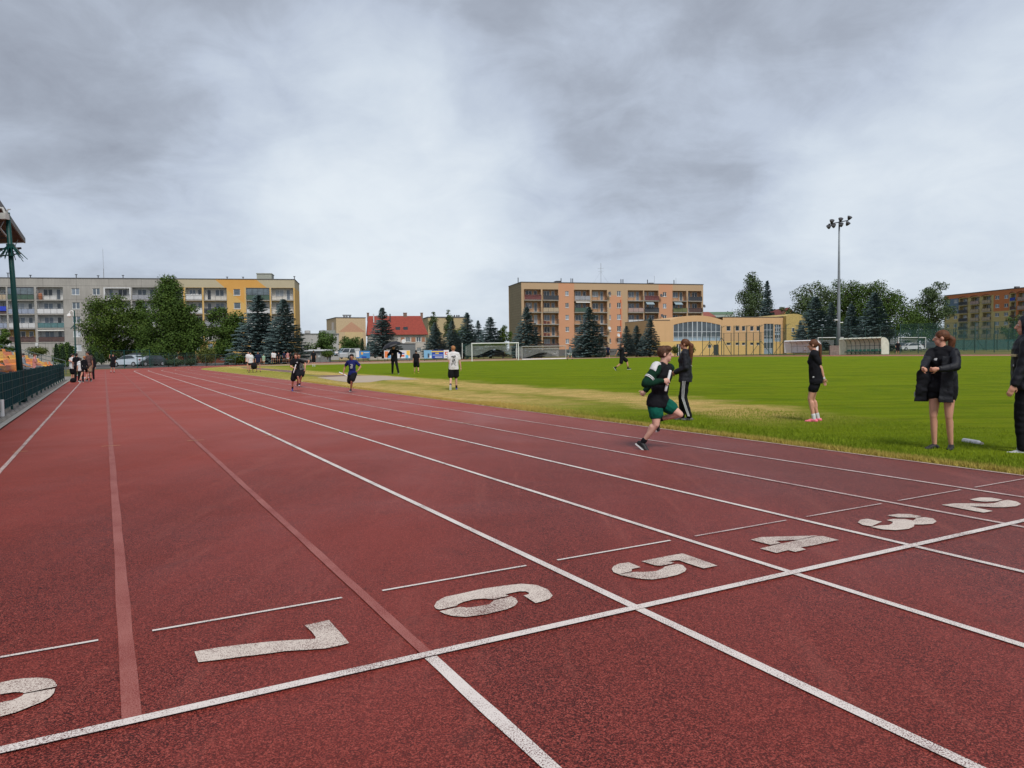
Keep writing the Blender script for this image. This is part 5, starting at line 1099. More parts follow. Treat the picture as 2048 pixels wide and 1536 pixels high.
# ------------------------------------------------------------------ dugout shelters
def shelter(label, px0, D0, px1, D1, pyb0, pyb1, pyt, panel, rib, nr, seats, arch=1.0, dep=1.5):
    a, _ = ray(px0, 700); c, _ = ray(px1, 700); A = Vector((a*D0, D0, zat(px0, pyb0, D0))); B = Vector((c*D1, D1, zat(px1, pyb1, D1))); h = zat((px0+px1)/2, pyt, (D0+D1)/2)-A.z
    r = empty('dugout_shelter', A, 0, label, 'shelter', 'dugout shelters beside the field'); L = (B-A); d = L.normalized(); n = Vector((-d.y, d.x, 0)).normalized()
    prof = [(dep, 0), (dep, h*.55)]+[(dep-dep*.75*(1-math.cos(t)), h*.55+h*.45*math.sin(t)) for t in np.linspace(.25, math.pi/2, 6)]+[(dep*.05, h*.99), (-.1, h*.93)]
    pr = lambda q, s: L*s+n*q[0]+Vector((0, 0, q[1])); b = MB()
    for i in range(len(prof)-1): b.quad(pr(prof[i], 0), pr(prof[i], 1), pr(prof[i+1], 1), pr(prof[i+1], 0))
    b.build('back_panel', panel, r)
    for s in (0, 1):
        MB().poly([pr((.0, 0), s)]+[pr(q, s) for q in prof]).build('side_panel', panel, r)
    for i in range(nr+1): MB().tube([pr((q[0]-.02, q[1]-.02), i/nr) for q in prof], .03, 6, True).build('rib', rib, r)
    MB().bar(pr((dep-.03, h*.52), 0), pr((dep-.03, h*.52), 1), .04).build('rail', rib, r); MB().bar(pr((dep-.05, .05), 0), pr((dep-.05, .05), 1), .05).build('rail', rib, r)
    if seats:
        m = mat('green plastic seat', (.04, .22, .14), .5, .1); MB().bar(pr((dep*.45, .36), .05), pr((dep*.45, .36), .93), .07).build('bench_frame', M_DG, r)
        for i in range(seats):
            c_ = pr((dep*.45, .45), .07+.85*(i+.5)/seats); s_ = MB(); w = L.length*.85/seats*.42
            s_.prism([c_-d*w-n*.2, c_+d*w-n*.2, c_+d*w+n*.2, c_-d*w+n*.2], (0, 0, .05)); s_.prism([c_-d*w+n*.2, c_+d*w+n*.2, c_+d*w*.8+n*.26+Vector((0, 0, .26)), c_-d*w*.8+n*.26+Vector((0, 0, .26))], n*.03); s_.build('seat', m, r)
            s_ = c_-n*.1; MB().bar(s_-Vector((0, 0, .08)), s_+n*.3-Vector((0, 0, .42)), .04).build('leg', M_DG, r)
shelter('long glazed shelter with green seats right of the floodlight mast', 1678.5, 107.4, 1763, 100.8, 709.5, 708.5, 675.5, mat('yellowed polycarbonate', (.70, .70, .58), .5, .15, 2, alpha=.82), M_DG, 9, 9)
shelter('white arched shelter with people sitting in it, left of the mast', 1569, 114.8, 1628, 109.6, 706, 705.5, 680.5, mat('milky polycarbonate', (.85, .85, .87), .5, .08, 2, alpha=.9), mat('pale grey rib', (.40, .41, .42), .5), 5, 0)
F = Fac('low_wall', 1660, 112, 1679, 112); tag(F.root, 'small grey brown wall between the two shelters', 'wall'); MB().box(0, F.L, 0, .4, -.1, F.z(1670, 691)).build('wall', mat('grey brown masonry', (.23, .17, .15), .9, .3, 3), F.root)
# ------------------------------------------------------------------ banners on the fence
def banner(label, px0, px1, D, py0, py1, parts):
    a, b_ = pt(px0, py1, D), pt(px1, py1, D); h = zat(px0, py0, D)-a.z; L = (b_-a); r = empty('banner', a, math.atan2(L.y, L.x), label, 'banner', 'advertising banners on the far fence'); W = L.length
    for i, (nm, c, x0, x1, y0, y1, dz) in enumerate(parts):
        MB().box(x0*W, x1*W, -.01-dz*.006, -.004-dz*.006, y0*h, y1*h).build(nm, mat('banner '+nm+' '+str(c), c, .6, .03), r)
    for x in (.02, .5, .98): MB().tube([(x*W, .05, -1.0), (x*W, .05, h)], .04, 6).build('post', M_DG2, r)
Wt, Bl, Ye, Rd, Lb = (.70, .70, .72), (.015, .06, .36), (.75, .55, .08), (.62, .10, .04), (.20, .42, .62)
banner('blue banner with a white left edge near the parked vans', 712.5, 740, 118, 702, 716.5, [('sheet', (.05, .22, .52), 0, 1, 0, 1, 0), ('white_field', Wt, 0, .22, .15, 1, 1), ('white_stroke', Wt, .55, .95, .72, .80, 1), ('orange_mark', (.75, .42, .10), .35, .50, .5, .85, 1), ('blue_shape', Bl, .40, .75, .02, .25, 1)])
banner('white banner with orange and blue figures behind the umbrella man', 768.5, 820.5, 118, 701, 717, [('sheet', Wt, 0, 1, 0, 1, 0), ('orange_figure', (.72, .22, .08), .02, .16, .1, .9, 1), ('blue_figure', (.10, .35, .65), .12, .25, .05, .6, 1), ('orange_sun', (.80, .50, .10), .86, .99, .3, .95, 1), ('blue_ball', (.12, .45, .75), .82, .93, .02, .4, 2), ('blue_bar', Bl, .55, .78, .55, .68, 1), ('red_bar', Rd, .62, .78, .2, .42, 1), ('dark_bar', Bl, .30, .52, .75, .86, 1)])
banner('blue banner with yellow letters and a round red emblem', 848, 898, 118, 700.5, 717, [('sheet', Lb, 0, .45, 0, 1, 0), ('blue_field', Bl, .32, .80, 0, 1, 1), ('white_field', Wt, .79, 1, 0, 1, 2), ('yellow_line', Ye, .30, .78, .76, .90, 3), ('yellow_word', Ye, .46, .60, .55, .67, 3), ('pale_line', (.4, .5, .75), .35, .76, .36, .44, 3), ('white_numbers', Wt, .44, .74, .10, .20, 3), ('dark_figure', (.05, .08, .12), .15, .22, .1, .6, 3), ('white_body', Wt, .18, .30, .05, .35, 2), ('red_emblem', Rd, .84, .96, .42, .78, 3), ('emblem_hole', Wt, .88, .95, .52, .68, 4), ('emblem_words', (.3, .35, .5), .86, .96, .16, .26, 3)])
b = pt(673, 705, 117); MB().box(b.x-.25, b.x+.25, b.y, b.y+.02, b.z-.12, b.z+.15).build('sign', M_WHITE); tag(bpy.data.objects['sign'], 'small white plate on the far wire fence', 'sign')
# ------------------------------------------------------------------ cars
def car(label, px0, px1, D, pyb, L, body, flip=False, kind='suv', ang=0., group='cars parked beyond the fences'):
    pc = (px0+px1)/2; g = atd(pc, D); g.z = zat(pc, pyb, D); r = empty('parked_car', g, ang, label, 'car', group); f = -1 if flip else 1
    Wd, Ht = 1.78, {'suv': 1.58, 'hatch': 1.48, 'van': 1.9}[kind]
    if kind == 'van': low = [(-.5, .28), (-.5, .95), (-.40, 1.08), (-.30, 1.12), (-.16, 1.86), (.49, 1.9), (.5, .3)]; win = [(-.285, 1.14), (-.155, 1.76), (.10, 1.78), (.10, 1.14)]
    elif kind == 'suv': low = [(-.5, .30), (-.49, .68), (-.42, .86), (-.24, 1.0), (-.07, 1.48), (.08, 1.58), (.26, 1.54), (.42, 1.22), (.485, 1.05), (.5, .62), (.48, .3)]; win = [(-.215, 1.02), (-.06, 1.42), (.10, 1.50), (.24, 1.46), (.36, 1.14)]
    else: low = [(-.5, .28), (-.49, .62), (-.40, .80), (-.24, .90), (-.10, 1.40), (.02, 1.48), (.28, 1.44), (.44, 1.0), (.49, .9), (.5, .4), (.48, .28)]; win = [(-.215, .93), (-.09, 1.33), (.04, 1.40), (.25, 1.37), (.37, 1.0)]
    b = MB(); S = [(f*x*L, z) for x, z in low]; P = []
    ys = [(-Wd/2, .0), (-Wd/2+.12, 0), (Wd/2-.12, 0), (Wd/2, 0)]
    def ring(y, ins):
        o = []
        for x, z in S: k = max(0, (z-.9))/.7; yy = y*(1-.16*k); o.append((x*(1-.02*ins), yy, z-.03*ins if z > .5 else z+.03*ins))
        return o
    rings = [ring(-Wd/2+.03, 1.5), ring(-Wd/2, .5), ring(-Wd/2+.1, 0), ring(Wd/2-.1, 0), ring(Wd/2, .5), ring(Wd/2-.03, 1.5)]; n = len(S)
    for q in rings: b.v += q
    for i in range(len(rings)-1):
        for k in range(n): k2 = (k+1) % n; b.f.append((i*n+k, i*n+k2, (i+1)*n+k2, (i+1)*n+k))
    b.f.append(tuple(range(n))); b.f.append(tuple((len(rings)-1)*n+k for k in range(n))[::-1]); o = b.build('body', body, r, False)
    for s in (-1, 1):
        w = MB(); w.prism([(f*x*L, s*(Wd/2*(1-.16*max(0, z-.9)/.7)+.004), z) for x, z in win], (0, -s*.02, 0)); w.build('side_window', M_GL[0], r)
    fr = MB(); xa, za = low[3] if kind != 'van' else low[3]; xb, zb = low[4]; e = .012
    fr.prism([(f*(xa*L-e), -.68, za+.06), (f*(xa*L-e), .68, za+.06), (f*(xb*L-e), .60, zb-.04), (f*(xb*L-e), -.60, zb-.04)], (-f*.012, 0, .01)); fr.build('windscreen', M_GL[0], r)
    i0 = 6 if kind != 'van' else 5
    bk = MB(); xa, za = low[i0]; xb, zb = low[i0+1]; bk.prism([(f*(xa*L+e), -.6, za-.05), (f*(xa*L+e), .6, za-.05), (f*(xb*L+e), .66, zb+.05 if kind != 'van' else 1.2), (f*(xb*L+e), -.66, zb+.05 if kind != 'van' else 1.2)], (f*.012, 0, .01)); bk.build('rear_window', M_GL[0], r)
    tm = mat('tyre rubber', (.02, .02, .02), .8, .1); rm = mat('alloy rim', (.45, .46, .48), .35, .05, metal=.6)
    for sx in (-.31, .31):
        for sy in (-1, 1):
            c = Vector((f*sx*L, sy*(Wd/2-.09), .33)); w = MB().lathe(c, [(.2, -.105), (.31, -.10), (.335, -.06), (.335, .06), (.31, .10), (.2, .105)], 18, (0, 1, 0)).build('wheel', tm, r)
            MB().lathe(c+Vector((0, sy*.08, 0)), [(.2, -.035), (.21, .0), (.19, .03), (.05, .035)], 14, (0, sy, 0)).build('rim', rm, w)
    for s in (-1, 1):
        MB().box(f*-.497*L-.01 if f > 0 else .5*L-.08, f*-.497*L+.09 if f > 0 else .5*L+.02, s*.62-.18, s*.62+.18, .66, .78).build('headlight', mat('headlamp glass', (.6, .62, .64), .2, .05), r)
        MB().box(*(sorted((f*.48*L, f*.503*L))), s*.66-.14, s*.66+.14, .86, .98).build('tail_light', mat('red lamp', (.30, .02, .02), .3, .05), r)
    return r
SIL = mat('silver blue car paint', (.50, .57, .64), .28, .05, coat=.5); DRK = mat('dark grey car paint', (.035, .045, .05), .3, .05, coat=.5); WHT = mat('white car paint', (.62, .64, .66), .3, .05, coat=.4); LBL = mat('pale blue car paint', (.30, .40, .48), .3, .05, coat=.4)
car('silver crossover parked behind the fence at the end of the track', 232, 284, 99, 733.2, 4.3, SIL, False, 'suv', -.22)
car('dark grey hatchback parked beside the silver crossover', 287, 313, 100, 732.5, 3.9, DRK, False, 'hatch', 1.0)
car('dark car roof showing behind the silver crossover', 254, 286, 107, 727, 4.3, DRK, False, 'suv', 0)
car('white van facing us between the fence posts left of the blue banner', 688, 711, 134, 717.5, 4.4, WHT, False, 'van', 1.15)
car('white van between the blue banner and the white banner', 741, 760, 134, 716, 4.4, WHT, False, 'van', 1.2)
car('pale blue car roof left of the white van', 676, 698, 140, 712, 4.2, LBL, False, 'hatch', .5)
car('white estate car parked beyond the court', 1800, 1840, 140, 701, 4.4, WHT, False, 'hatch', .1)
car('grey car beyond the court just right of the shelter', 1780, 1805, 141, 700.5, 4.3, mat('grey car paint', (.2, .22, .24), .3, .05), False, 'hatch', .1)
car('dark grey car partly hidden behind the court goal', 1838, 1875, 142, 700, 4.4, DRK, False, 'suv', .1)
# ------------------------------------------------------------------ people
def _sphere(n=14, m=9):
    v = []; f = []
    for i in range(m+1):
        t = math.pi*i/m
        for k in range(n): a = 2*math.pi*k/n; v.append(Vector((math.sin(t)*math.cos(a), math.sin(t)*math.sin(a), math.cos(t))))
    for i in range(m):
        for k in range(n): f.append((i*n+k, (i+1)*n+k, (i+1)*n+(k+1) % n, i*n+(k+1) % n))
    return v, f
def blob_mesh(prims, voxel, cuts=(), smooth=3, wr=0, seed=0):
    """closed shapes fused into one continuous skin by a voxel remesh"""
    b = MB()
    for p in prims:
        if p[0] == 'p': b.prism(p[1], p[2]); continue
        if p[0] == 'c':
            _, a, c, ra, rb = p; a, c = Vector(a), Vector(c); d = c-a; L = d.length
            if L < 1e-4: d = Vector((0, 0, 1)); L = 1e-3
            d.normalize(); pts = []; rad = []
            for t in (-1, -.92, -.7, -.38): pts.append(a+d*ra*t); rad.append(max(ra*math.sqrt(max(0, 1-t*t)), ra*.02))
            for t in (0, .5, 1): pts.append(a.lerp(c, t)); rad.append(ra+(rb-ra)*t)
            for t in (.38, .7, .92, 1): pts.append(c+d*rb*t); rad.append(max(rb*math.sqrt(max(0, 1-t*t)), rb*.02))
            b.tube(pts, rad, 12)
        else:
            _, c, r, B = p; v, f = _sphere(); c = Vector(c)
            b.add([c+B@Vector((q.x*r[0], q.y*r[1], q.z*r[2])) for q in v], f)
    me = bpy.data.meshes.new('t'); me.from_pydata(b.v, [], b.f); o = bpy.data.objects.new('t', me); COL.objects.link(o)
    m = o.modifiers.new('r', 'REMESH'); m.mode = 'VOXEL'; m.voxel_size = voxel; m.use_smooth_shade = True
    if smooth: q = o.modifiers.new('s', 'SMOOTH'); q.iterations = smooth; q.factor = .5
    dg = bpy.context.evaluated_depsgraph_get(); dg.update(); out = bpy.data.meshes.new_from_object(o.evaluated_get(dg)); bpy.data.objects.remove(o); bpy.data.meshes.remove(me)
    if cuts or wr:
        bm = bmesh.new(); bm.from_mesh(out)
        if wr:
            bm.normal_update()
            for v in bm.verts:
                q = v.co*9+Vector((seed*3.1, 0, 0)); n = mnoise.noise(Vector((q.x, q.y, q.z*1.6)))+.5*mnoise.noise(q*2.3); v.co += v.normal*wr*n
        for pt_, nr in cuts:
            g = bm.verts[:]+bm.edges[:]+bm.faces[:]; r = bmesh.ops.bisect_plane(bm, geom=g, plane_co=pt_, plane_no=nr, clear_outer=True, clear_inner=False)
            ed = [e for e in r['geom_cut'] if isinstance(e, bmesh.types.BMEdge)]
            if ed: bmesh.ops.holes_fill(bm, edges=ed)
        bm.to_mesh(out); bm.free()
    out.polygons.foreach_set('use_smooth', [True]*len(out.polygons)); return out
def part(name, me, m, parent):
    me.materials.clear(); me.materials.append(m); me.name = name; o = bpy.data.objects.new(name, me); COL.objects.link(o); o.parent = parent; return o
def ik(a, t, l1, l2, pole):
    d = t-a; L = d.length; mx = (l1+l2)*.995
    if L > mx: t = a+d*(mx/L); d = t-a; L = mx
    d.normalize(); k = (l1*l1-l2*l2+L*L)/(2*L); h = math.sqrt(max(1e-6, l1*l1-k*k)); p = (pole-d*pole.dot(d)).normalized()
    return a+d*k+p*h, t
SKIN = [mat('light skin', (.58, .29, .20), .55, .08, 8), mat('tanned skin', (.42, .20, .125), .55, .08, 8), mat('pale skin', (.60, .34, .26), .55, .08, 8)]
def cloth(nm, c, bump=.25): return mat(nm, c, .9, .18, 9, bump=bump, bscale=45, spec=.2)
BLK = cloth('black cotton', (.008, .008, .011)); NAVY = cloth('navy cotton', (.010, .014, .040)); WHC = cloth('white cotton', (.62, .62, .63)); SHELL = mat('black rain shell', (.009, .010, .015), .62, .3, 9, bump=.3, bscale=30, spec=.3)
GREY = cloth('grey cotton', (.13, .15, .17)); KHA = cloth('khaki cotton', (.30, .22, .15)); BRN = cloth('brown cotton', (.10, .065, .06)); GRN = cloth('green shorts fabric', (.002, .085, .058)); DGR = cloth('dark green sleeve', (.003, .028, .015)); BLU = cloth('royal blue cotton', (.012, .018, .11)); PNK = cloth('pink cotton', (.45, .20, .20)); BEI = cloth('beige cotton', (.42, .36, .30))
HB, HD, HR, HBL = mat('brown hair', (.075, .034, .018), .65, .5, 34, spec=.25), mat('dark hair', (.014, .010, .010), .5, .3, 30, spec=.4), mat('reddish brown hair', (.105, .040, .018), .6, .5, 34, spec=.25), mat('ginger blond hair', (.36, .16, .06), .6, .3, 30)
S_BLK, S_WHT, S_PNK, S_YEL, S_BLU = mat('black shoe', (.012, .012, .014), .6, .3, 20), mat('white shoe', (.60, .60, .62), .6, .1, 20), mat('pink shoe', (.80, .17, .24), .5, .15, 20), mat('yellow shoe', (.65, .55, .05), .5, .15, 20), mat('blue shoe', (.10, .08, .35), .5, .15, 20)
SOLE = mat('white shoe sole', (.66, .66, .66), .6, .05)
def person(label, px, py, Hh, th, D=None, sex='m', hs=1.0, lk=1.0, pel=None, lean=0, side=0, twist=0, head=(0, 0), la=None, ra=None, lw=None, rw=None, kl=None, kr=None, el=None, er=None, fl=None, fr=None, build=1.0,
           top=('short', BLK), bottom=('shorts', BLK), socks=None, shoes=S_BLK, sole=None, hair=('short', HB), skin=0, near=0, grip=(0, 0), sleeve_m=None, base_z=None, headv=None, name='person'):
    g = G(px, py) if D is None else (lambda q: Vector((q.x, q.y, zat(px, py, D))))(atd(px, D))
    D = g.y; s = Hh/1.75; a, _ = ray(px, 703); rz0 = -math.atan(a); rz = rz0+R(th)
    root = empty('person', g, rz, label, 'person'); ppm = FPX/D*math.cos(math.atan(a))**0
    inv = Matrix.Rotation(-rz, 3, 'Z')
    def T(t, default):
        """target: (px, py, y) = picture position and metres away from (+) or towards (-) the camera, or a local Vector"""
        if t is None: return Vector(default)*s
        if isinstance(t, Vector): return t*s
        q = pt(t[0], t[1], D+t[2])-g; return inv@q
    pv = T(pel, (0, 0, .94)); 
    vox = (.021, .013, .0075)[near]*max(1, (D/45) if near == 0 else 1)
    Bt = Matrix.Rotation(R(twist), 3, 'Z')@Matrix.Rotation(R(side), 3, 'Y')@Matrix.Rotation(R(-lean), 3, 'X'); X, Y, Z = Bt.col
    wsh, whp = (.172, .085) if sex == 'm' else (.150, .092)
    wsh *= build; C = lambda x, y, z: pv+(X*x+Y*y+Z*z)*s
    SL, SR_ = C(-wsh, 0, .475), C(wsh, 0, .475); HL, HR_ = pv+Vector((-whp, 0, -.02))*s, pv+Vector((whp, 0, -.02))*s
    neck = C(0, -.005, .53); hB = Matrix.Rotation(R(twist+head[0]), 3, 'Z')@Matrix.Rotation(R(-lean*.4-head[1]), 3, 'X'); hX, hY, hZ = hB.col
    hc = neck+Z*.045*s+hZ*.105*s*hs+hY*.02*s
    AL, AR = T(la, (-.10, -.02, .085)), T(ra, (.10, -.02, .085)); WL, WR = T(lw, (-.25, .04, .80)), T(rw, (.25, .04, .80))
    vv = lambda q, d: Vector(d) if q is None else Vector(q)
    KL, AL = ik(HL, AL, .425*s*lk, .415*s*lk, vv(kl, (0, 1, 0))); KR, AR = ik(HR_, AR, .425*s*lk, .415*s*lk, vv(kr, (0, 1, 0)))
    EL, WL = ik(SL, WL, .285*s, .255*s, vv(el, (-.35, -1, -.2))); ER, WR = ik(SR_, WR, .285*s, .255*s, vv(er, (.35, -1, -.2)))
    k = build*(1 if sex == 'm' else .93)
    def torso(i, z0=-.08, z1=.52, flare=0):
        P = [('e', C(0, .012, .36), ((.150*k+i)*s, (.098*k+i)*s, (.17+i)*s), Bt), ('e', C(0, 0, .18), ((.134*k+i)*s, (.092*k+i)*s, (.17+i)*s), Bt), ('e', C(0, -.008, .0), ((.152*k+i+flare)*s, (.105*k+i+flare)*s, (.13+i)*s), Bt),
             ('c', SL+X*.03*s, SR_-X*.03*s, (.056+i)*s, (.056+i)*s), ('c', C(-.06, 0, .50), C(.06, 0, .50), (.058+i)*s, (.058+i)*s)]
        if sex == 'f': P += [('e', C(x, .070, .33), ((.055+i)*s, (.045+i)*s, (.055+i)*s), Bt) for x in (-.060, .060)]
        return P
    def hand(W, E, sd, gr, P):
        d = (W-E).normalized(); n = (X*-sd+Y*.3); n = (n-d*n.dot(d)).normalized(); q = d.cross(n)*sd; u = s*(1 if sex == 'm' else .92)
        P.append(('e', W+d*.045*u, (.040*u, .018*u, .052*u), Matrix((q, n, d)).transposed()))
        if near:
            for j in range(4):
                b0 = W+d*.082*u+q*(.030-.020*j)*u*-1; cu = .35 if not gr else 1.5; L = (.040, .045, .042, .033)[j]*u; r = (.0088, .009, .0088, .008)[j]*u
                d1 = (d*math.cos(cu*.7)+n*math.sin(cu*.7)).normalized(); b1 = b0+d1*L; d2 = (d*math.cos(cu*1.6)+n*math.sin(cu*1.6)).normalized(); b2 = b1+d2*L*.85
                P += [('c', b0-d*.02*u, b1, r*1.1, r), ('c', b1, b2, r, r*.85)]
            t0 = W+d*.03*u-q*.03*u; t1 = t0+(d*.6-q*.7+n*.35).normalized()*.045*u; P += [('c', t0, t1, .012*u, .010*u), ('c', t1, t1+(d*.8+n*(.6 if gr else .2)).normalized()*.03*u, .010*u, .008*u)]
        else: P.append(('c', W+d*.06*u, W+d*.13*u+n*.02*u, .026*u, .015*u))
        return d, n, q
    P = torso(0); 
    for (S_, E, W) in ((SL, EL, WL), (SR_, ER, WR)):
        P += [('c', S_, S_.lerp(E, .5), .052*k*s, .046*k*s), ('c', S_.lerp(E, .5), E, .046*k*s, .038*s), ('c', E, E.lerp(W, .35), .038*s, .040*k*s), ('c', E.lerp(W, .35), W, .040*k*s, .026*s)]
    hL = hand(WL, EL, -1, grip[0], P); hR = hand(WR, ER, 1, grip[1], P)
    ft = []
    for i, (Hp, K_, A_, fo) in enumerate(((HL, KL, AL, fl), (HR_, KR, AR, fr))):
        sh = (A_-K_).normalized(); bk = -(K_-(Hp+A_)/2); bk = bk-sh*bk.dot(sh); bk = bk.normalized() if bk.length > .01 else Vector((0, -1, 0))
        P += [('c', Hp, Hp.lerp(K_, .45), .094*k*s, .077*k*s), ('c', Hp.lerp(K_, .45), K_, .077*k*s, .051*s), ('c', K_, K_.lerp(A_, .5), .047*s, .044*s), ('c', K_.lerp(A_, .5), A_, .044*s, .031*s), ('c', K_.lerp(A_, .20)+bk*.022*s, K_.lerp(A_, .42)+bk*.020*s, .048*k*s, .040*s)]
        fd = Vector((0, 1, 0)) if fo is None else Vector(fo); fd.normalize(); up = -sh; up = (up-fd*up.dot(fd)); up = up.normalized() if up.length > .05 else Vector((0, 0, 1)); ft.append((A_, fd, up))
        P += [('c', A_-up*.045*s, A_+fd*.14*s-up*.055*s, .030*s, .024*s)]
    P += [('c', neck-Z*.03*s, hc-hZ*.05*s*hs, .056*k*s, .050*k*s)]; h = s*hs
    P += [('e', hc+hZ*.02*h-hY*.012*h, (.072*h, .090*h, .088*h), hB), ('e', hc-hZ*.045*h+hY*.025*h, (.052*h, .058*h, .068*h), hB), ('e', hc-hZ*.088*h+hY*.055*h, (.024*h, .022*h, .02*h), hB), ('e', hc+hZ*.005*h+hY*.052*h, (.050*h, .030*h, .04*h), hB)]
    P += [('c', hc+hZ*.015*h+hY*.083*h, hc-hZ*.022*h+hY*.103*h, .009*h, .014*h), ('c', hc-hZ*.022*h+hY*.085*h, hc-hZ*.022*h+hY*.104*h, .017*h, .011*h)]
    for q in (-1, 1): P.append(('e', hc+hX*.072*q*h-hZ*.004*h-hY*.005*h, (.010*h, .019*h, .030*h), hB))
    P += [('c', hc-hZ*.058*h+hY*.075*h-hX*.018*h, hc-hZ*.058*h+hY*.075*h+hX*.018*h, .010*h, .010*h)]
    sk = SKIN[skin]; part('body', blob_mesh(P, vox, smooth=5 if near == 2 else 2), sk, root)
    # ---- clothes
    wr = (0, .006, .009)[near]*s
    kind, cm = top[0], top[1]; sl = top[2] if len(top) > 2 else ('short' if kind != 'jacket' else 'long'); hem = {'short': -.09, 'tee': -.09, 'long': -.08, 'jacket': -.11, 'tunic': -.16, 'loose': -.12}.get(kind, -.06)
    inf = {'jacket': .030, 'loose': .030, 'tunic': .034}.get(kind, .018)
    tp = torso(inf, flare=.014 if kind in ('jacket', 'loose', 'tunic') else .016)
    if kind in ('jacket', 'loose', 'tunic'): tp += [('c', C(x_, 0, .34), C(x_*1.1, 0, hem+.05), (.105*k+inf)*s, (.108*k+inf)*s) for x_ in (-.055, 0, .055)]
    tp += [('c', C(-.07, 0, hem+.04), C(.07, 0, hem+.04), (.112*k+inf)*s, (.112*k+inf)*s)]
    if sl != 'none' and sleeve_m is None: arms = tp
    else: arms = []
    for (S_, E, W) in ((SL, EL, WL), (SR_, ER, WR)):
        if sl == 'none': continue
        i2 = inf*.75
        if sl == 'long': arms += [('c', S_, E, (.056*k+i2)*s, (.044*k+i2)*s), ('c', E, E.lerp(W, .93), (.044*k+i2)*s, (.032+i2*.8)*s)]
        else: arms += [('c', S_, S_.lerp(E, .62), (.055*k+i2)*s, (.050*k+i2*1.3)*s)]
    part('jacket' if kind == 'jacket' else 'shirt', blob_mesh(tp, vox*1.1, [(C(0, 0, hem), -Z)], 2, wr, len(label)), cm, root)
    if sleeve_m is not None:
        for j in (0, 1): part('sleeve', blob_mesh(arms[2*j:2*j+2] if sl == 'long' else arms[j:j+1], vox*1.1, (), 2, wr, j), sleeve_m, root)
    bk, bm_ = bottom[0], bottom[1]; i3 = .016 if bk != 'loose' else .03; q = {'shorts': .52, 'short_shorts': .30, 'loose': .78, 'trousers': 1}.get(bk, .5)
    bp = [('e', C(0, -.008, -.02), ((.148*k+i3)*s, (.102*k+i3)*s, (.085+i3)*s), Bt)]; cuts = []
    if bk == 'trousers':
        for Hp, K_, A_ in ((HL, KL, AL), (HR_, KR, AR)): bp += [('c', Hp, K_, (.088*k+i3)*s, (.060+i3)*s), ('c', K_, A_.lerp(K_, .06), (.060+i3)*s, (.046+i3)*s)]
        part('trousers', blob_mesh(bp, vox*1.1, (), 2, wr, 3), bm_, root)
    elif bk == 'skirt':
        bp += [('c', C(-.05, 0, -.05), C(-.05, .02, -.32), .14*s, .17*s), ('c', C(.05, 0, -.05), C(.05, .02, -.32), .14*s, .17*s)]
        part('skirt', blob_mesh(bp, vox*1.1, [(C(0, 0, -.34), -Z)], 2, wr, 3), bm_, root)
    else:
        for Hp, K_ in ((HL, KL), (HR_, KR)):
            fl_ = 1.18 if bk == 'loose' else 1.02; e = Hp.lerp(K_, q); bp += [('c', Hp.lerp(K_, .14)-Y*.012*s, e, (.090*k+i3)*s, (.078*k+i3)*s*fl_)]
        part('shorts', blob_mesh(bp, vox*1.1, (), 2, wr, 3), bm_, root)
    for j, (A_, fd, up) in enumerate(ft):
        K_ = (KL, KR)[j]
        if socks: part('sock', blob_mesh([('c', A_-up*.02*s, A_.lerp(K_, socks[1]), .040*s, .044*s)], max(vox, .009), (), 1), socks[0], root)
        hl = A_-up*.048*s-fd*.045*s; toe = A_+fd*.155*s-up*.060*s
        sp = [('c', hl, toe, .036*s, .028*s), ('c', A_-up*.03*s, A_+fd*.09*s-up*.050*s, .043*s, .034*s), ('e', A_+fd*.10*s-up*.058*s, (.045*s, .06*s, .028*s), Matrix((fd.cross(up), fd, up)).transposed())]
        so_ = part('shoe', blob_mesh(sp, max(.0085, vox*.8), [(A_-up*.088*s, -up)], 1), shoes, root)
        if sole or near:
            w = fd.cross(up)*.042*s; b_ = MB(); z_ = -up*.086*s; pr = [hl-w*.8-fd*.03*s, hl+w*.8-fd*.03*s, A_+fd*.10*s-up*.06*s+w*1.1, toe+w*.6+fd*.03*s, toe-w*.6+fd*.03*s, A_+fd*.10*s-up*.06*s-w*1.1]
            pr = [v_-up*((v_-A_).dot(up)+.078*s) for v_ in pr]; b_.prism(pr, -up*.018*s); b_.build('sole', sole or SOLE, so_)
    # ---- hair
    hk, hm = hair; hp = [('e', hc+hZ*.030*h-hY*.018*h, (.080*h, .098*h, .092*h), hB)]; hcut = [(hc+hY*.052*h+hZ*.055*h, (hY*.86-hZ*.51)), ]
    front = (hc+hY*.020*h, (hY*.8-hZ*.6).normalized())
    if hk == 'hood':
        hp = [('e', hc+hZ*.02*h-hY*.025*h, (.100*h, .118*h, .122*h), hB), ('c', hc-hZ*.07*h-hY*.02*h, neck-Z*.01*s, .088*h, .10*s)]; cut = [(hc+hY*.048*h, (hY*.96-hZ*.05).normalized())]
        part('hood', blob_mesh(hp, vox, cut, 2, wr*.5), hm, root)
    else:
        cut = [(hc+hY*.040*h-hZ*.0*h, (hY*.80-hZ*.60).normalized()), (hc-hZ*.065*h, -hZ)]
        if hk == 'short': hp += [('e', hc+hZ*.070*h+hY*.022*h, (.068*h, .075*h, .052*h), hB)]; cut = [(hc+hY*.045*h+hZ*.01*h, (hY*.72-hZ*.70).normalized()), (hc-hZ*.045*h, (-hZ*.9+hY*.3).normalized())]
        if hk == 'cap': hp = [('e', hc+hZ*.045*h-hY*.005*h, (.084*h, .102*h, .080*h), hB)]; cut = [(hc+hZ*.035*h, -hZ)]
        mesh = blob_mesh(hp, vox, cut, 1, wr*.6); hr = part('hair' if hk != 'cap' else 'cap', mesh, hm, root)
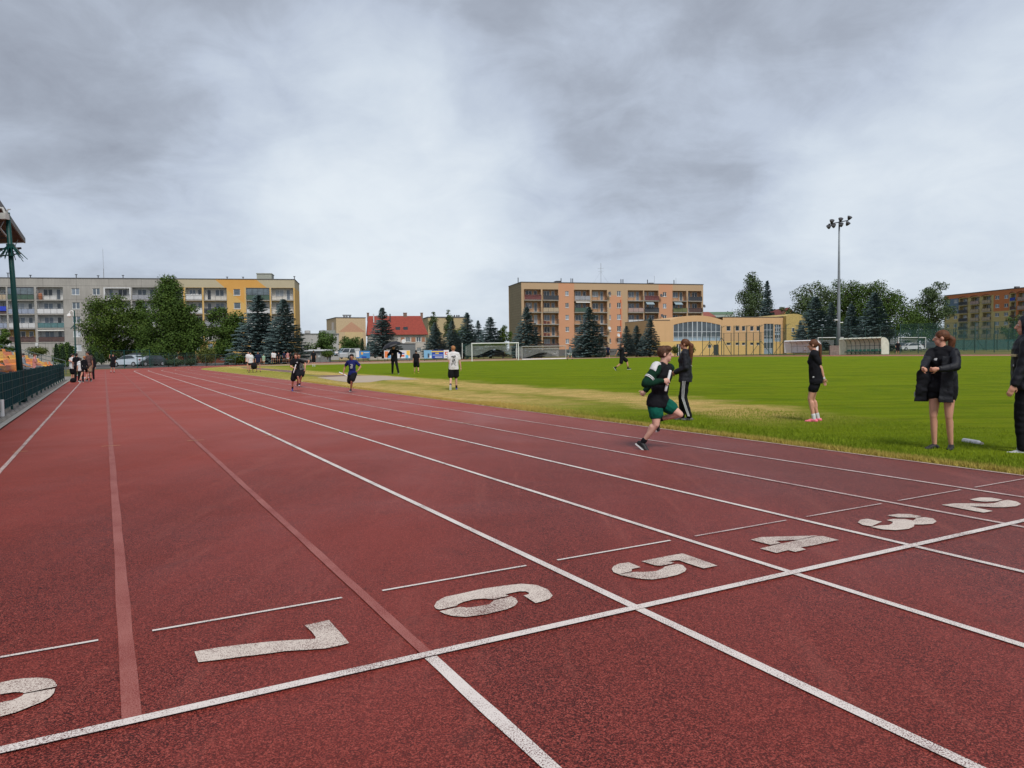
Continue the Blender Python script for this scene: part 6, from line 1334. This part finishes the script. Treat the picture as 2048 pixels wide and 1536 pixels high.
        if hk == 'cap': MB().prism([hc+hZ*.04*h+hY*.08*h-hX*.05*h, hc+hZ*.04*h+hY*.08*h+hX*.05*h, hc+hZ*.03*h+hY*.16*h+hX*.03*h, hc+hZ*.03*h+hY*.16*h-hX*.03*h], hZ*.008).build('cap_peak', hm, root)
        if hk in ('pony', 'longpony', 'curly', 'bigpony'):
            L = {'pony': .26, 'longpony': .36, 'curly': .40, 'bigpony': .40}[hk]; r0 = hc-hY*.105*h+hZ*.015*h; w_ = {'pony': .024, 'longpony': .030, 'curly': .045, 'bigpony': .042}[hk]; out = .05 if hk != 'curly' else .04
            pts = [r0, r0-hY*.030*h-hZ*.045*h, r0-Y*(.018+out*.2)*s-Z*(.06+L*.45)*s, r0-Y*(.03+out*.2)*s-Z*(.06+L)*s]; rr = [.030, w_*1.15, w_*1.05, .010]
            part('ponytail', blob_mesh([('c', pts[i], pts[i+1], rr[i]*h, rr[i+1]*h) for i in range(3)], max(vox, .006), (), 1, .004 if near else 0), hm, root)
    if near:
        for q in (-1, 1):
            e = hc+hY*.080*h+hX*.030*q*h+hZ*.012*h; b_ = MB(); b_.lathe(e, [(.001, -.008*h), (.010*h, -.003*h), (.012*h, .002*h), (.006*h, .006*h), (.001*h, .007*h)], 10, hY); b_.build('eye', mat('eye white', (.45, .42, .40), .3, .05), root)
            MB().lathe(e+hY*.0065*h, [(.005*h, -.001), (.0045*h, .0014*h), (.001*h, .002*h)], 8, hY).build('iris', mat('dark iris', (.03, .02, .015), .3, .05), root)
            MB().tube([e+hZ*.018*h-hX*.016*q*h*-1+hY*-.004*h, e+hZ*.022*h+hY*.004*h, e+hZ*.018*h-hX*.016*q*h+hY*.003*h], [.002*h, .0035*h, .002*h], 5).build('eyebrow', hm if hk != 'hood' else HB, root)
        MB().tube([hc-hZ*.056*h+hY*.083*h-hX*.02*h, hc-hZ*.056*h+hY*.088*h, hc-hZ*.056*h+hY*.083*h+hX*.02*h], [.002*h, .005*h, .002*h], 6).build('lips', mat('lip colour', (.35, .11, .10), .5, .05), root)
    return dict(root=root, C=C, X=X, Y=Y, Z=Z, s=s, hc=hc, hB=hB, W=(WL, WR), E=(EL, ER), S=(SL, SR_), K=(KL, KR), A=(AL, AR), Hp=(HL, HR_), hand=(hL, hR), neck=neck, inv=inv, g=g, D=D, mw=Matrix.Translation(g)@Matrix.Rotation(rz, 4, 'Z'))
def baton(label, p, q, m=M_WHITE):
    r = MB(); p, q = Vector(p), Vector(q); d = (q-p)
    o = MB().tube([(0, 0, 0), d*.03, d*.97, d], [.014, .019, .019, .014], 12).build('relay_baton', mat('white plastic tube', (.75, .75, .75), .4, .03), None, True); o.location = p; tag(o, label, 'baton', 'white relay batons')
# ---- the runner and the spectators on the right
V3 = Vector
rn = person('boy sprinting to the right in a black top with green sleeves and green shorts', 1310, 897, 1.66, -118, D=10.4, near=2, hs=1.06, lk=.80, pel=(1317, 800, 0), lean=9, head=(28, -2), skin=2, build=1.14,
    ra=(1286, 884, -.04), la=(1319, 838, .12), kl=(-.1, 1, .15), kr=(0, 1, 0), fr=(.1, .85, -.5), fl=(0, .25, -1), rw=(1326, 762, -.26), er=(.9, -.8, -.5), lw=(1290, 782, .16), el=(-.6, -1, -.2), grip=(1, 1),
    top=('short', BLK, 'long'), sleeve_m=DGR, bottom=('shorts', GRN), socks=(BLK, .12), shoes=S_BLK, sole=SOLE, hair=('short', HB))
w = rn['mw']@rn['W'][1]; dd, nn_, qq = rn['hand'][1]; hw = rn['mw']@(rn['W'][1]+dd*.075+nn_*.028)
bd = (pt(1333, 732, 10.1)-pt(1322, 778, 10.1)).normalized(); baton('white relay baton held upright by the sprinting boy', hw-bd*.15, hw+bd*.15)
c = rn['C']; s = rn['s']
part('shoulder_panel', blob_mesh([('c', rn['S'][1]+V3((0, 0, .028)), rn['S'][1].lerp(rn['E'][1], .16)+rn['X']*.012, .078, .076)], .008, [(rn['S'][1].lerp(rn['E'][1], .26), (rn['E'][1]-rn['S'][1]).normalized()), (rn['S'][1]-rn['X']*.045, -rn['X']), (rn['S'][1]+rn['Y']*.035, rn['Y'])], 1), WHC, rn['root'])
for k, t in enumerate((.58, .66)):
    e = rn['S'][1].lerp(rn['E'][1], t); d = (rn['E'][1]-rn['S'][1]).normalized(); MB().tube([e, e+d*.012], .0745, 16).build('sleeve_stripe', WHC, rn['root'])
MB().prism([c(-.03, .128, .385), c(.06, .122, .400), c(.055, .122, .408), c(-.02, .128, .397)], rn['Y']*.008).build('chest_mark', WHC, rn['root'])
wm = person('woman in a black jacket and striped black tracksuit trousers with a long curly ponytail', 1371, 843, 1.62, 84, near=2, sex='f', head=(0, 2), skin=1, lw=(1350, 744, -.03), rw=(1350, 746, .08), el=(-.4, -1, -.5), er=(.4, -1, -.5), la=(1379, 834, -.06), ra=(1364, 836, .1), grip=(1, 1),
    top=('jacket', SHELL), bottom=('trousers', BLK), shoes=mat('black and white patterned shoe', (.10, .10, .10), .7, .9, 60), hair=('curly', HR))
c = wm['C']
for j in range(3):      # three stripes down the near trouser leg
    P = []
    Hp, K_, A_ = wm['Hp'][0], wm['K'][0], wm['A'][0]; o1 = V3((-.114, .036-.026*j, 0))*wm['s']; P = [Hp+o1+V3((-.004, 0, -.06)), Hp.lerp(K_, .55)+o1*.88, K_+o1*.74, K_.lerp(A_, .5)+o1*.68, A_+o1*.62+V3((0, 0, .02))]
    MB().tube(P, .0055, 6).build('trouser_stripe', WHC, wm['root'])
MB().tube([c(-.10, -.13, .24), c(-.02, -.14, .22)], .006, 6).build('reflective_line', WHC, wm['root'])
pk = person('girl in black shirt and shorts with pink shoes, hands clasped behind her back', 1631, 846, 1.57, 88, near=2, sex='f', lean=3, head=(0, 6), skin=0, lw=(1649, 763, -.05), rw=(1650, 765, .06), el=(-.7, -1, -.2), er=(.7, -1, -.2), la=(1628, 837, -.06), ra=(1636, 835, .12), grip=(1, 0),
    top=('loose', BLK, 'short'), bottom=('shorts', BLK), socks=(WHC, .19), shoes=S_PNK, hair=('longpony', HR))
W_ = pk['W'][0]; d = (W_-pk['E'][0]).normalized(); MB().tube([W_-d*.025, W_+d*.005], .034, 12).build('wristband', WHC, pk['root'])
c = pk['C']; MB().lathe(c(-.178, .03, .02), [(.002, 0), (.022, .002), (.002, .006)], 8, -pk['X']).build('logo_patch', WHC, pk['root'])
gr = person('girl with a reddish ponytail holding her open black jacket at the chest', 1883, 901, 1.63, 158, near=2, sex='f', head=(-62, 2), skin=0, la=(1902, 890, -.02), ra=(1869, 888, .06), fl=(-.25, 1, 0), fr=(.35, 1, 0), rw=(1846, 737, -.24), lw=(1876, 738, -.28), er=(.9, -.25, -.8), el=(-1, -.2, -.5), grip=(1, 1),
    top=('tee', BLK), bottom=('short_shorts', BLK), shoes=S_BLK, hair=('bigpony', HR), build=1.03)
c = gr['C']; s = gr['s']; X, Y, Z = gr['X'], gr['Y'], gr['Z']
jk = [('e', c(0, -.03, .33), (.172*s, .118*s, .22*s), Matrix((X, Y, Z)).transposed()), ('c', c(-.075, -.03, .34), c(-.085, -.035, -.14), .105*s, .108*s), ('c', c(.075, -.03, .34), c(.085, -.035, -.14), .105*s, .108*s), ('c', c(0, -.03, .34), c(0, -.035, -.14), .105*s, .11*s), ('c', c(-.115, -.01, .465), c(.115, -.01, .465), .066*s, .066*s)]
for j in (0, 1): S_, E, W_ = gr['S'][j], gr['E'][j], gr['W'][j]; jk += [('c', S_, E, .070*s, .058*s), ('c', E, E.lerp(W_, .88), .058*s, .042*s)]
rw_ = gr['W'][1]; lw_ = gr['W'][0]
PB = [c(-.17, .06, .42), c(-.17, .05, -.25), c(-.02, .155, -.25), c(-.035, .135, .10), c(-.055, .135, .42)]; jk.append(('p', PB, Y*.028*s))
PA = [c(.15, .05, .44), c(.10, .12, .43), c(.20, .20, .30), c(.27, .17, .18), c(.29, .15, 0), c(.33, .12, -.26), c(.18, .04, -.25)]; jk.append(('p', PA, Y*.028*s)); jk.append(('p', [q_-X*.01 for q_ in PA], -Y*.03*s))
part('jacket', blob_mesh(jk, .009, [(c(0, 0, -.235), -Z)], 2, .010, 5), SHELL, gr['root'])
MB().prism([c(.30, .115, -.10), c(.34, .10, -.10), c(.34, .10, -.17), c(.30, .115, -.17)], Y*.012).build('jacket_label', mat('grey reflective label', (.30, .32, .34), .4), gr['root'])
MB().lathe(c(.05, .118, .37), [(.002, 0), (.022, .002), (.016, .006), (.002, .007)], 7, Y).build('shirt_logo', WHC, gr['root'])
MB().lathe(c(.035, .118, .385), [(.002, 0), (.012, .003), (.002, .006)], 6, Y).build('shirt_logo', WHC, gr['root'])
W_ = gr['W'][0]; d = (W_-gr['E'][0]).normalized(); MB().tube([W_-d*.035, W_-d*.02], .036, 12).build('wristband', S_BLK, gr['root'])
mn = person('man with a dark hood and jacket cropped by the right edge, hand in his pocket', 2052, 911, 1.80, 98, D=9.45, near=2, head=(8, 2), skin=0, lw=(2024, 783, -.16), rw=(2060, 775, .2), el=(.4, -1, .1), la=(2046, 899, -.06), ra=(2068, 896, .16), build=1.12, top=('jacket', SHELL), bottom=('trousers', BLK), shoes=mat('pale grey shoe', (.5, .5, .52), .6, .3, 50), hair=('hood', SHELL))
c = mn['C']; s = mn['s']; m_y = mat('pale yellow print', (.62, .52, .30), .7, .05)
for j, (x, w) in enumerate(((-.150, .018), (-.128, .012), (-.112, .016), (-.092, .014), (-.072, .018))): MB().prism([c(x, .10+.008*j, .30), c(x+w, .105+.008*j, .30), c(x+w*.7, .105+.008*j, .33), c(x+.004, .10+.008*j, .33)], V3((-.035, .035, 0))).build('chest_print', m_y, mn['root'])
MB().lathe(c(-.11, .135, .19), [(.002, 0), (.020, .004), (.003, .012)], 5, Y if False else mn['Y']).build('chest_logo', WHC, mn['root'])
p0, p1 = G(1927, 887), G(1962, 893); d = p1-p0; o = MB().tube([V3((0, 0, .04)), d*.03+V3((0, 0, .04)), d*.85+V3((0, 0, .04)), d*.93+V3((0, 0, .04)), d+V3((0, 0, .04))], [.025, .04, .04, .028, .022], 14).build('white_bottle', mat('white translucent plastic', (.72, .70, .72), .3, .15, 30), None, True); o.location = p0; tag(o, 'white plastic bottle lying in the grass beside the girl with the jacket', 'bottle')
o.name = 'bottle'; MB().tube([d*.99+V3((0, 0, .04)), d*1.08+V3((0, 0, .04))], .022, 10).build('bottle_cap', mat('beige cap', (.45, .40, .36), .5), o)
# ---- the other children and adults
KT = V3((0, -.9, 0))
b1 = person('running boy in black holding a white baton in front of his chest', 592, 783, 1.47, 172, near=1, hs=1.1, pel=(593, 742, 0), lean=8, skin=0, ra=(585, 776, .15), la=(599, 770, -.15), fr=(0, .3, -1), fl=(0, .8, .3), rw=(588, 736, -.28), lw=(610, 738, .05), er=(.9, -.6, -.6), el=(-.9, -.8, 0), grip=(1, 1), top=('tee', BLK), bottom=('loose', BLK), socks=(BLK, .18), shoes=S_BLU, hair=('short', HB))
q = b1['mw']@(b1['W'][1]+b1['hand'][1][0]*.06); baton('white relay baton in the fist of the running boy in black', q+V3((-.05, -.03, -.17)), q+V3((.05, -.03, .14)))
MB().lathe(b1['C'](-.06, .125, .40), [(.002, 0), (.025, .003), (.002, .006)], 8, b1['Y']).build('shirt_logo', WHC, b1['root'])
b2 = person('running boy in a blue shirt swinging a white baton out to the side', 704, 785, 1.47, 168, near=1, hs=1.1, pel=(705, 746, 0), lean=6, skin=1, ra=(703, 762, .42), la=(702, 778, -.05), kr=(0, 1, -.3), fr=(0, -.2, -1), rw=(687, 745, 0), lw=(716, 741, -.15), er=(.7, -1, 0), el=(-.9, -.8, -.2), grip=(1, 1), top=('tee', BLU), bottom=('loose', BLK), shoes=S_BLK, hair=('short', HD))
q = b2['mw']@(b2['W'][1]+b2['hand'][1][0]*.06); dx = (pt(694, 752, b2['D'])-pt(677, 744, b2['D'])).normalized(); baton('white relay baton pointing sideways beside the boy in blue', q-dx*.16, q+dx*.16)
for j, (x0, x1, z0, z1) in enumerate(((-.05, .05, .36, .40), (-.06, .02, .31, .35), (-.05, .06, .25, .30), (-.03, .05, .21, .24))): MB().prism([b2['C'](x0, .13, z0), b2['C'](x1, .13, z0), b2['C'](x1, .13, z1), b2['C'](x0, .13, z1)], b2['Y']*.006).build('shirt_print', mat('grey print', (.35, .38, .42), .7), b2['root'])
person('boy in a patterned dark shirt running behind the boy in black', 599, 777, 1.55, 178, D=31, near=0, hs=1.05, pel=(602, 740, 0), side=8, skin=1, ra=(595, 768, .2), la=(600, 766, -.1), rw=(592, 735, 0), lw=(616, 727, -.1), el=(-1, -.4, 0), top=('tee', mat('patterned dark shirt', (.09, .09, .09), .9, .95, 14)), bottom=('loose', BLK), hair=('short', HD))
b3 = person('boy in an oversized white shirt with a black back print walking away', 908, 781, 1.63, 2, near=1, hs=1.05, skin=2, head=(12, 0), la=(901, 772, -.25), ra=(913, 777, .15), fl=(0, .35, -1), lw=(901, 735, 0), rw=(922, 737, .1), top=('loose', WHC), bottom=('loose', BLK), socks=(BLK, .2), shoes=S_BLU, hair=('short', HBL))
rp = random.Random(6); m_k = mat('black shirt print', (.012, .012, .012), .8)
for (x0, z0, x1, z1) in ((-.09, .40, -.02, .40), (-.055, .42, -.055, .32), (-.02, .42, -.01, .33), (.02, .43, .015, .33), (-.01, .37, .03, .37), (.05, .43, .05, .33), (.05, .42, .09, .41), (.05, .38, .08, .38), (-.02, .31, .06, .20), (.06, .31, -.04, .18), (.03, .30, .07, .14), (-.05, .28, -.06, .18), (-.06, .22, -.02, .20), (-.09, .14, -.08, .04), (-.04, .16, -.05, .06), (-.05, .15, -.01, .13), (.01, .14, .01, .05), (.05, .14, .04, .04), (.04, .04, .09, .05), (-.02, .24, .02, .14)):
    MB().tube([b3['C'](x0, -.137, z0), b3['C'](x1, -.137, z1)], .0085, 5).build('shirt_print', m_k, b3['root'])
um = person('man in black walking under a black umbrella', 789, 749, 1.84, 176, near=1, skin=0, head=(-50, 4), rw=(783, 708, -.2), er=(.9, -.2, -.9), lw=(801, 714, .1), el=(-1, 0, .3), la=(797, 746, -.2), ra=(785, 746, .2), top=('jacket', BLK), bottom=('trousers', BLK), hair=('cap', BLK), grip=(0, 1))
wg = um['mw']@(um['W'][1]+um['hand'][1][0]*.05); tp_ = pt(780, 685, um['D']-.25); r = empty('umbrella', wg, 0, 'large black umbrella tilted over the man in black', 'umbrella'); ax = (tp_-wg); MB().tube([-ax*.15, ax], .012, 6).tube([-ax*.22, -ax*.13], .02, 8).build('shaft', M_RAIL, r)
an = (ax.normalized()+V3((-.22, 0, 0))).normalized(); b = MB(); N = 8; ref = an.orthogonal().normalized(); q2 = an.cross(ref); rows = []
for i in range(6):
    t = i/5; rr = .66*math.sin(t*1.25)/math.sin(1.25); hh = -.30*(1-math.cos(t*1.25))/(1-math.cos(1.25)); rows.append([ax+an*hh+(ref*math.cos(6.283*k/24)+q2*math.sin(6.283*k/24))*rr*(1-(.07*t if k % 3 else 0)) for k in range(24)])
for rr in rows: b.v += [tuple(v) for v in rr]
for i in range(5):
    for k in range(24): b.f.append((i*24+k, i*24+(k+1) % 24, (i+1)*24+(k+1) % 24, (i+1)*24+k))
b.build('canopy', mat('black umbrella fabric', (.012, .012, .016), .5, .2), r)
for k in range(8): d = ref*math.cos(6.283*k/8)+q2*math.sin(6.283*k/8); MB().tube([ax-an*.02, ax-an*.14+d*.42, ax-an*.30+d*.65], .005, 4).build('rib', M_GAL, r)
person('boy in black with yellow shoes walking away near the umbrella man', 833, 748, 1.52, -5, hs=1.08, skin=0, la=(829, 745, .1), ra=(837, 744, -.15), top=('loose', BLK), bottom=('loose', BLK), shoes=S_YEL, socks=(BLK, .1), hair=('short', HD))
person('boy in black with white socks walking away near the far grass edge', 627, 733.5, 1.62, 10, D=72, skin=0, top=('loose', BLK), bottom=('loose', BLK), socks=(WHC, .4), shoes=S_WHT, hair=('short', HD))
person('girl in a white shirt carrying a dark bag across the grass', 502, 746, 1.62, 175, sex='f', skin=0, la=(506, 744, -.2), ra=(498, 744, .1), top=('loose', WHC), bottom=('shorts', BLK), hair=('pony', HD))
person('girl in a navy shirt and shorts walking beside the girl in white', 517, 745, 1.66, 178, sex='f', skin=1, la=(521, 743, -.1), ra=(513, 743, .1), top=('loose', NAVY), bottom=('shorts', BRN), hair=('long' if False else 'pony', HD))
person('child in white mostly hidden behind the girl with the dark bag', 496.5, 742, 1.6, 175, D=60, sex='f', skin=0, top=('loose', WHC), bottom=('shorts', BLK), hair=('pony', HD))
person('child in a pale green shirt standing behind the two walking girls', 527, 731, 1.3, 180, D=84, skin=0, top=('loose', mat('pale green shirt', (.25, .38, .28), .9)), bottom=('shorts', WHC), hair=('short', HD))
bg = G(508, 736); o = MB().lathe((0, 0, 0), [(.05, -.25), (.2, -.2), (.24, 0), (.18, .2), (.05, .26)], 10).build('dark_bag', BLK, None, True); o.name = 'bag'; bq = pt(508, 732, 56.3); o.location = bq; tag(o, 'dark bag hanging beside the girl in the white shirt', 'bag')
for i, (px, py, H_, tp2, bt, lab, sh) in enumerate([(545.5, 726, 1.6, WHC, BLK, 'child in white with yellow shoes under the spruces', S_YEL), (549, 726, 1.55, WHC, BLK, 'second child in white, right behind the first under the spruces', S_YEL), (557, 726.5, 1.5, BLK, BLK, 'child in black in the dark gap under the spruces', S_BLK),
     (568, 726, 1.6, NAVY, BLK, 'child in navy under the right spruce', S_WHT), (575.5, 726, 1.55, PNK, WHC, 'child in pale pink under the right spruce', S_WHT), (581, 726, 1.5, BLK, BLK, 'child in dark clothes rightmost under the spruces', S_BLK)]):
    person(lab, px, py, H_, 170+10*(i % 3), D=101, skin=i % 2, top=('loose', tp2), bottom=('shorts', bt), shoes=sh, hair=('short', HD), la=(px+2.2, py-1.2, 0), ra=(px-2.2, py-1.2, 0))
person('boy in black striding right across the pitch', 1242, 739.5, 1.78, -92, D=46.5, near=1, skin=0, pel=(1244, 713, 0), ra=(1231, 735, -.05), la=(1256, 736, .05), kr=(0, 1, 0), fr=(0, .6, -.8), fl=(0, 1, .1), rw=(1232, 709, -.1), lw=(1250, 706, .15), er=(.2, -1, -.6), top=('loose', BLK), bottom=('loose', BLK), socks=(BLK, .18), shoes=S_BLK, hair=('short', HB))
person('small figure in navy walking away beyond the striding boy', 1216, 718, 1.7, 8, D=92, skin=0, top=('loose', NAVY), bottom=('loose', BLK), socks=(WHC, .1), shoes=S_BLK, hair=('short', HD), la=(1213.5, 716.5, .1), ra=(1219, 716, -.2))
person('jogging figure in a grey top and pale shorts beside the training goal', 1141, 720, 1.78, 60, D=86, skin=0, lean=6, la=(1135, 718, 0), ra=(1145, 717.5, 0), fl=(0, .4, -1), top=('loose', GREY, 'long'), bottom=('loose', mat('pale grey shorts', (.40, .42, .45), .9)), hair=('short', HD))
person('distant boy in black standing right of the long shelter', 1795.5, 709, 1.6, 176, D=88, skin=0, rw=(1791, 696, 0), lw=(1801, 696, 0), er=(1, 0, 0), el=(-1, 0, 0), top=('loose', BLK), bottom=('loose', BLK), hair=('short', HD), la=(1798, 707.5, 0), ra=(1792.5, 707.5, 0))
person('boy in black with one arm raised to his head walking near the parked cars', 226, 745, 1.62, 150, D=64, skin=0, rw=(219, 715, 0), er=(1, 0, .6), lw=(231, 731, 0), la=(228.5, 743.5, 0), ra=(222, 744, 0), top=('loose', BLK), bottom=('loose', BLK), socks=(WHC, .12), hair=('short', HD))
# group at the end of the green fence
person('boy in a white shirt and black shorts nearest the green fence', 143.5, 764, 1.62, -60, D=42, near=1, skin=0, head=(-10, 0), lw=(151, 724, -.1), rw=(141, 722, -.2), er=(.6, -.6, -1), top=('loose', WHC), bottom=('loose', BLK), hair=('short', HD))
person('teenager in a black shirt and trousers second from the green fence', 152.5, 764, 1.64, -20, D=41.5, near=1, build=.88, skin=1, top=('tee', BLK), bottom=('trousers', BLK), shoes=S_WHT, hair=('short', HD))
person('girl in a white shirt and black trousers with a dark ponytail', 160.5, 765.5, 1.40, 5, D=41, near=1, build=.9, sex='f', skin=0, top=('loose', WHC), bottom=('trousers', BLK), shoes=S_WHT, hair=('longpony', HD))
person('woman in black with bare legs stepping left of the man in brown', 168, 763.5, 1.42, -30, D=40.5, near=1, build=.9, sex='f', skin=0, la=(159.5, 761, -.2), ra=(172, 759, .1), top=('short', BLK, 'long'), bottom=('shorts', BLK), hair=('short', HBL))
person('man in a brown shirt and khaki shorts standing in the group by the fence', 176, 762, 1.70, 20, D=42, near=1, build=.88, skin=1, head=(60, 0), lw=(170, 731, .1), top=('tee', BRN), bottom=('loose', KHA), socks=(BLK, .1), hair=('short', HD))
person('figure in dark clothes hidden behind the man in brown', 182, 760, 1.60, 170, D=46, skin=0, top=('loose', BLK, 'long'), bottom=('trousers', BLK), hair=('short', HD))
r = empty('low_barrier', G(164, 758), 0, 'low white frame standing on the track behind the group', 'barrier'); q0 = G(164, 757)-r.location; q1 = G(181.5, 756)-r.location; b = MB()
for z in (.06, .72): b.bar(q0+V3((0, 0, z)), q1+V3((0, 0, z)), .05)
b.bar(q0, q0+V3((0, 0, .75)), .05).bar(q1, q1+V3((0, 0, .75)), .05); b.build('frame', M_WHITE, r)
for px, m, lab in ((146.5, BLK, 'black bag on the paving at the feet of the group'),):
    p = G(px, 765); b = MB().lathe((0, 0, .0), [(.08, 0), (.15, .05), (.15, .18), (.08, .24), (.02, .26)], 10); o = b.build('bag', m, None, True); o.location = p; tag(o, lab, 'bag')
# seated spectators
def seated(label, k, v, tp2, hr, th=0, **kw):
    p = UV(RU[k]+.02, v); zs = RZ[k]+.20; px = 1024+FPX*p.x/p.y; py = 703
    o = person(label, px, py, 1.68, 0, D=p.y, skin=0, top=tp2, bottom=('trousers', kw.pop('bt', GREY)), hair=hr, pel=V3((0, 0, .10)), la=V3((-.10, .45, -.36)), ra=V3((.10, .45, -.36)), kl=(0, .3, 1), kr=(0, .3, 1), lw=V3((-.12, .32, .22)), rw=V3((.12, .32, .22)), **kw)
    o['root'].location = (p.x, p.y, zs); o['root'].rotation_euler = (0, 0, YAW-math.pi/2+R(th))
seated('elderly spectator in beige sitting among the orange seats at the left edge', 0, 30, ('loose', BEI, 'long'), ('short', mat('grey hair', (.25, .23, .22), .7)))
seated('seated spectator in grey beside the white shirted one', 0, 42.5, ('loose', mat('blue grey cotton', (.22, .25, .29), .9), 'long'), ('short', HD))
seated('seated spectator with dark hair and a white shirt', 0, 41, ('loose', WHC), ('pony', HD), sex='f')
seated('seated spectator in pink beyond the white shirted one', 0, 50, ('loose', PNK), ('short', HB))
for px, lab in ((1610, 'child in white sitting in the white shelter'), (1637, 'second figure in white at the right end of the white shelter')):
    person(lab, px, 706, 1.45, 180, D=112.2 if px < 1620 else 110, skin=0, top=('loose', WHC), bottom=('shorts', WHC), pel=V3((0, 0, .5)), la=V3((-.15, .4, .08)), ra=V3((.15, .4, .08)), rw=V3((.34, .1, .55)), lw=V3((-.34, .1, .55)), er=(1, 0, 0), el=(-1, 0, 0), hair=('short', HD))
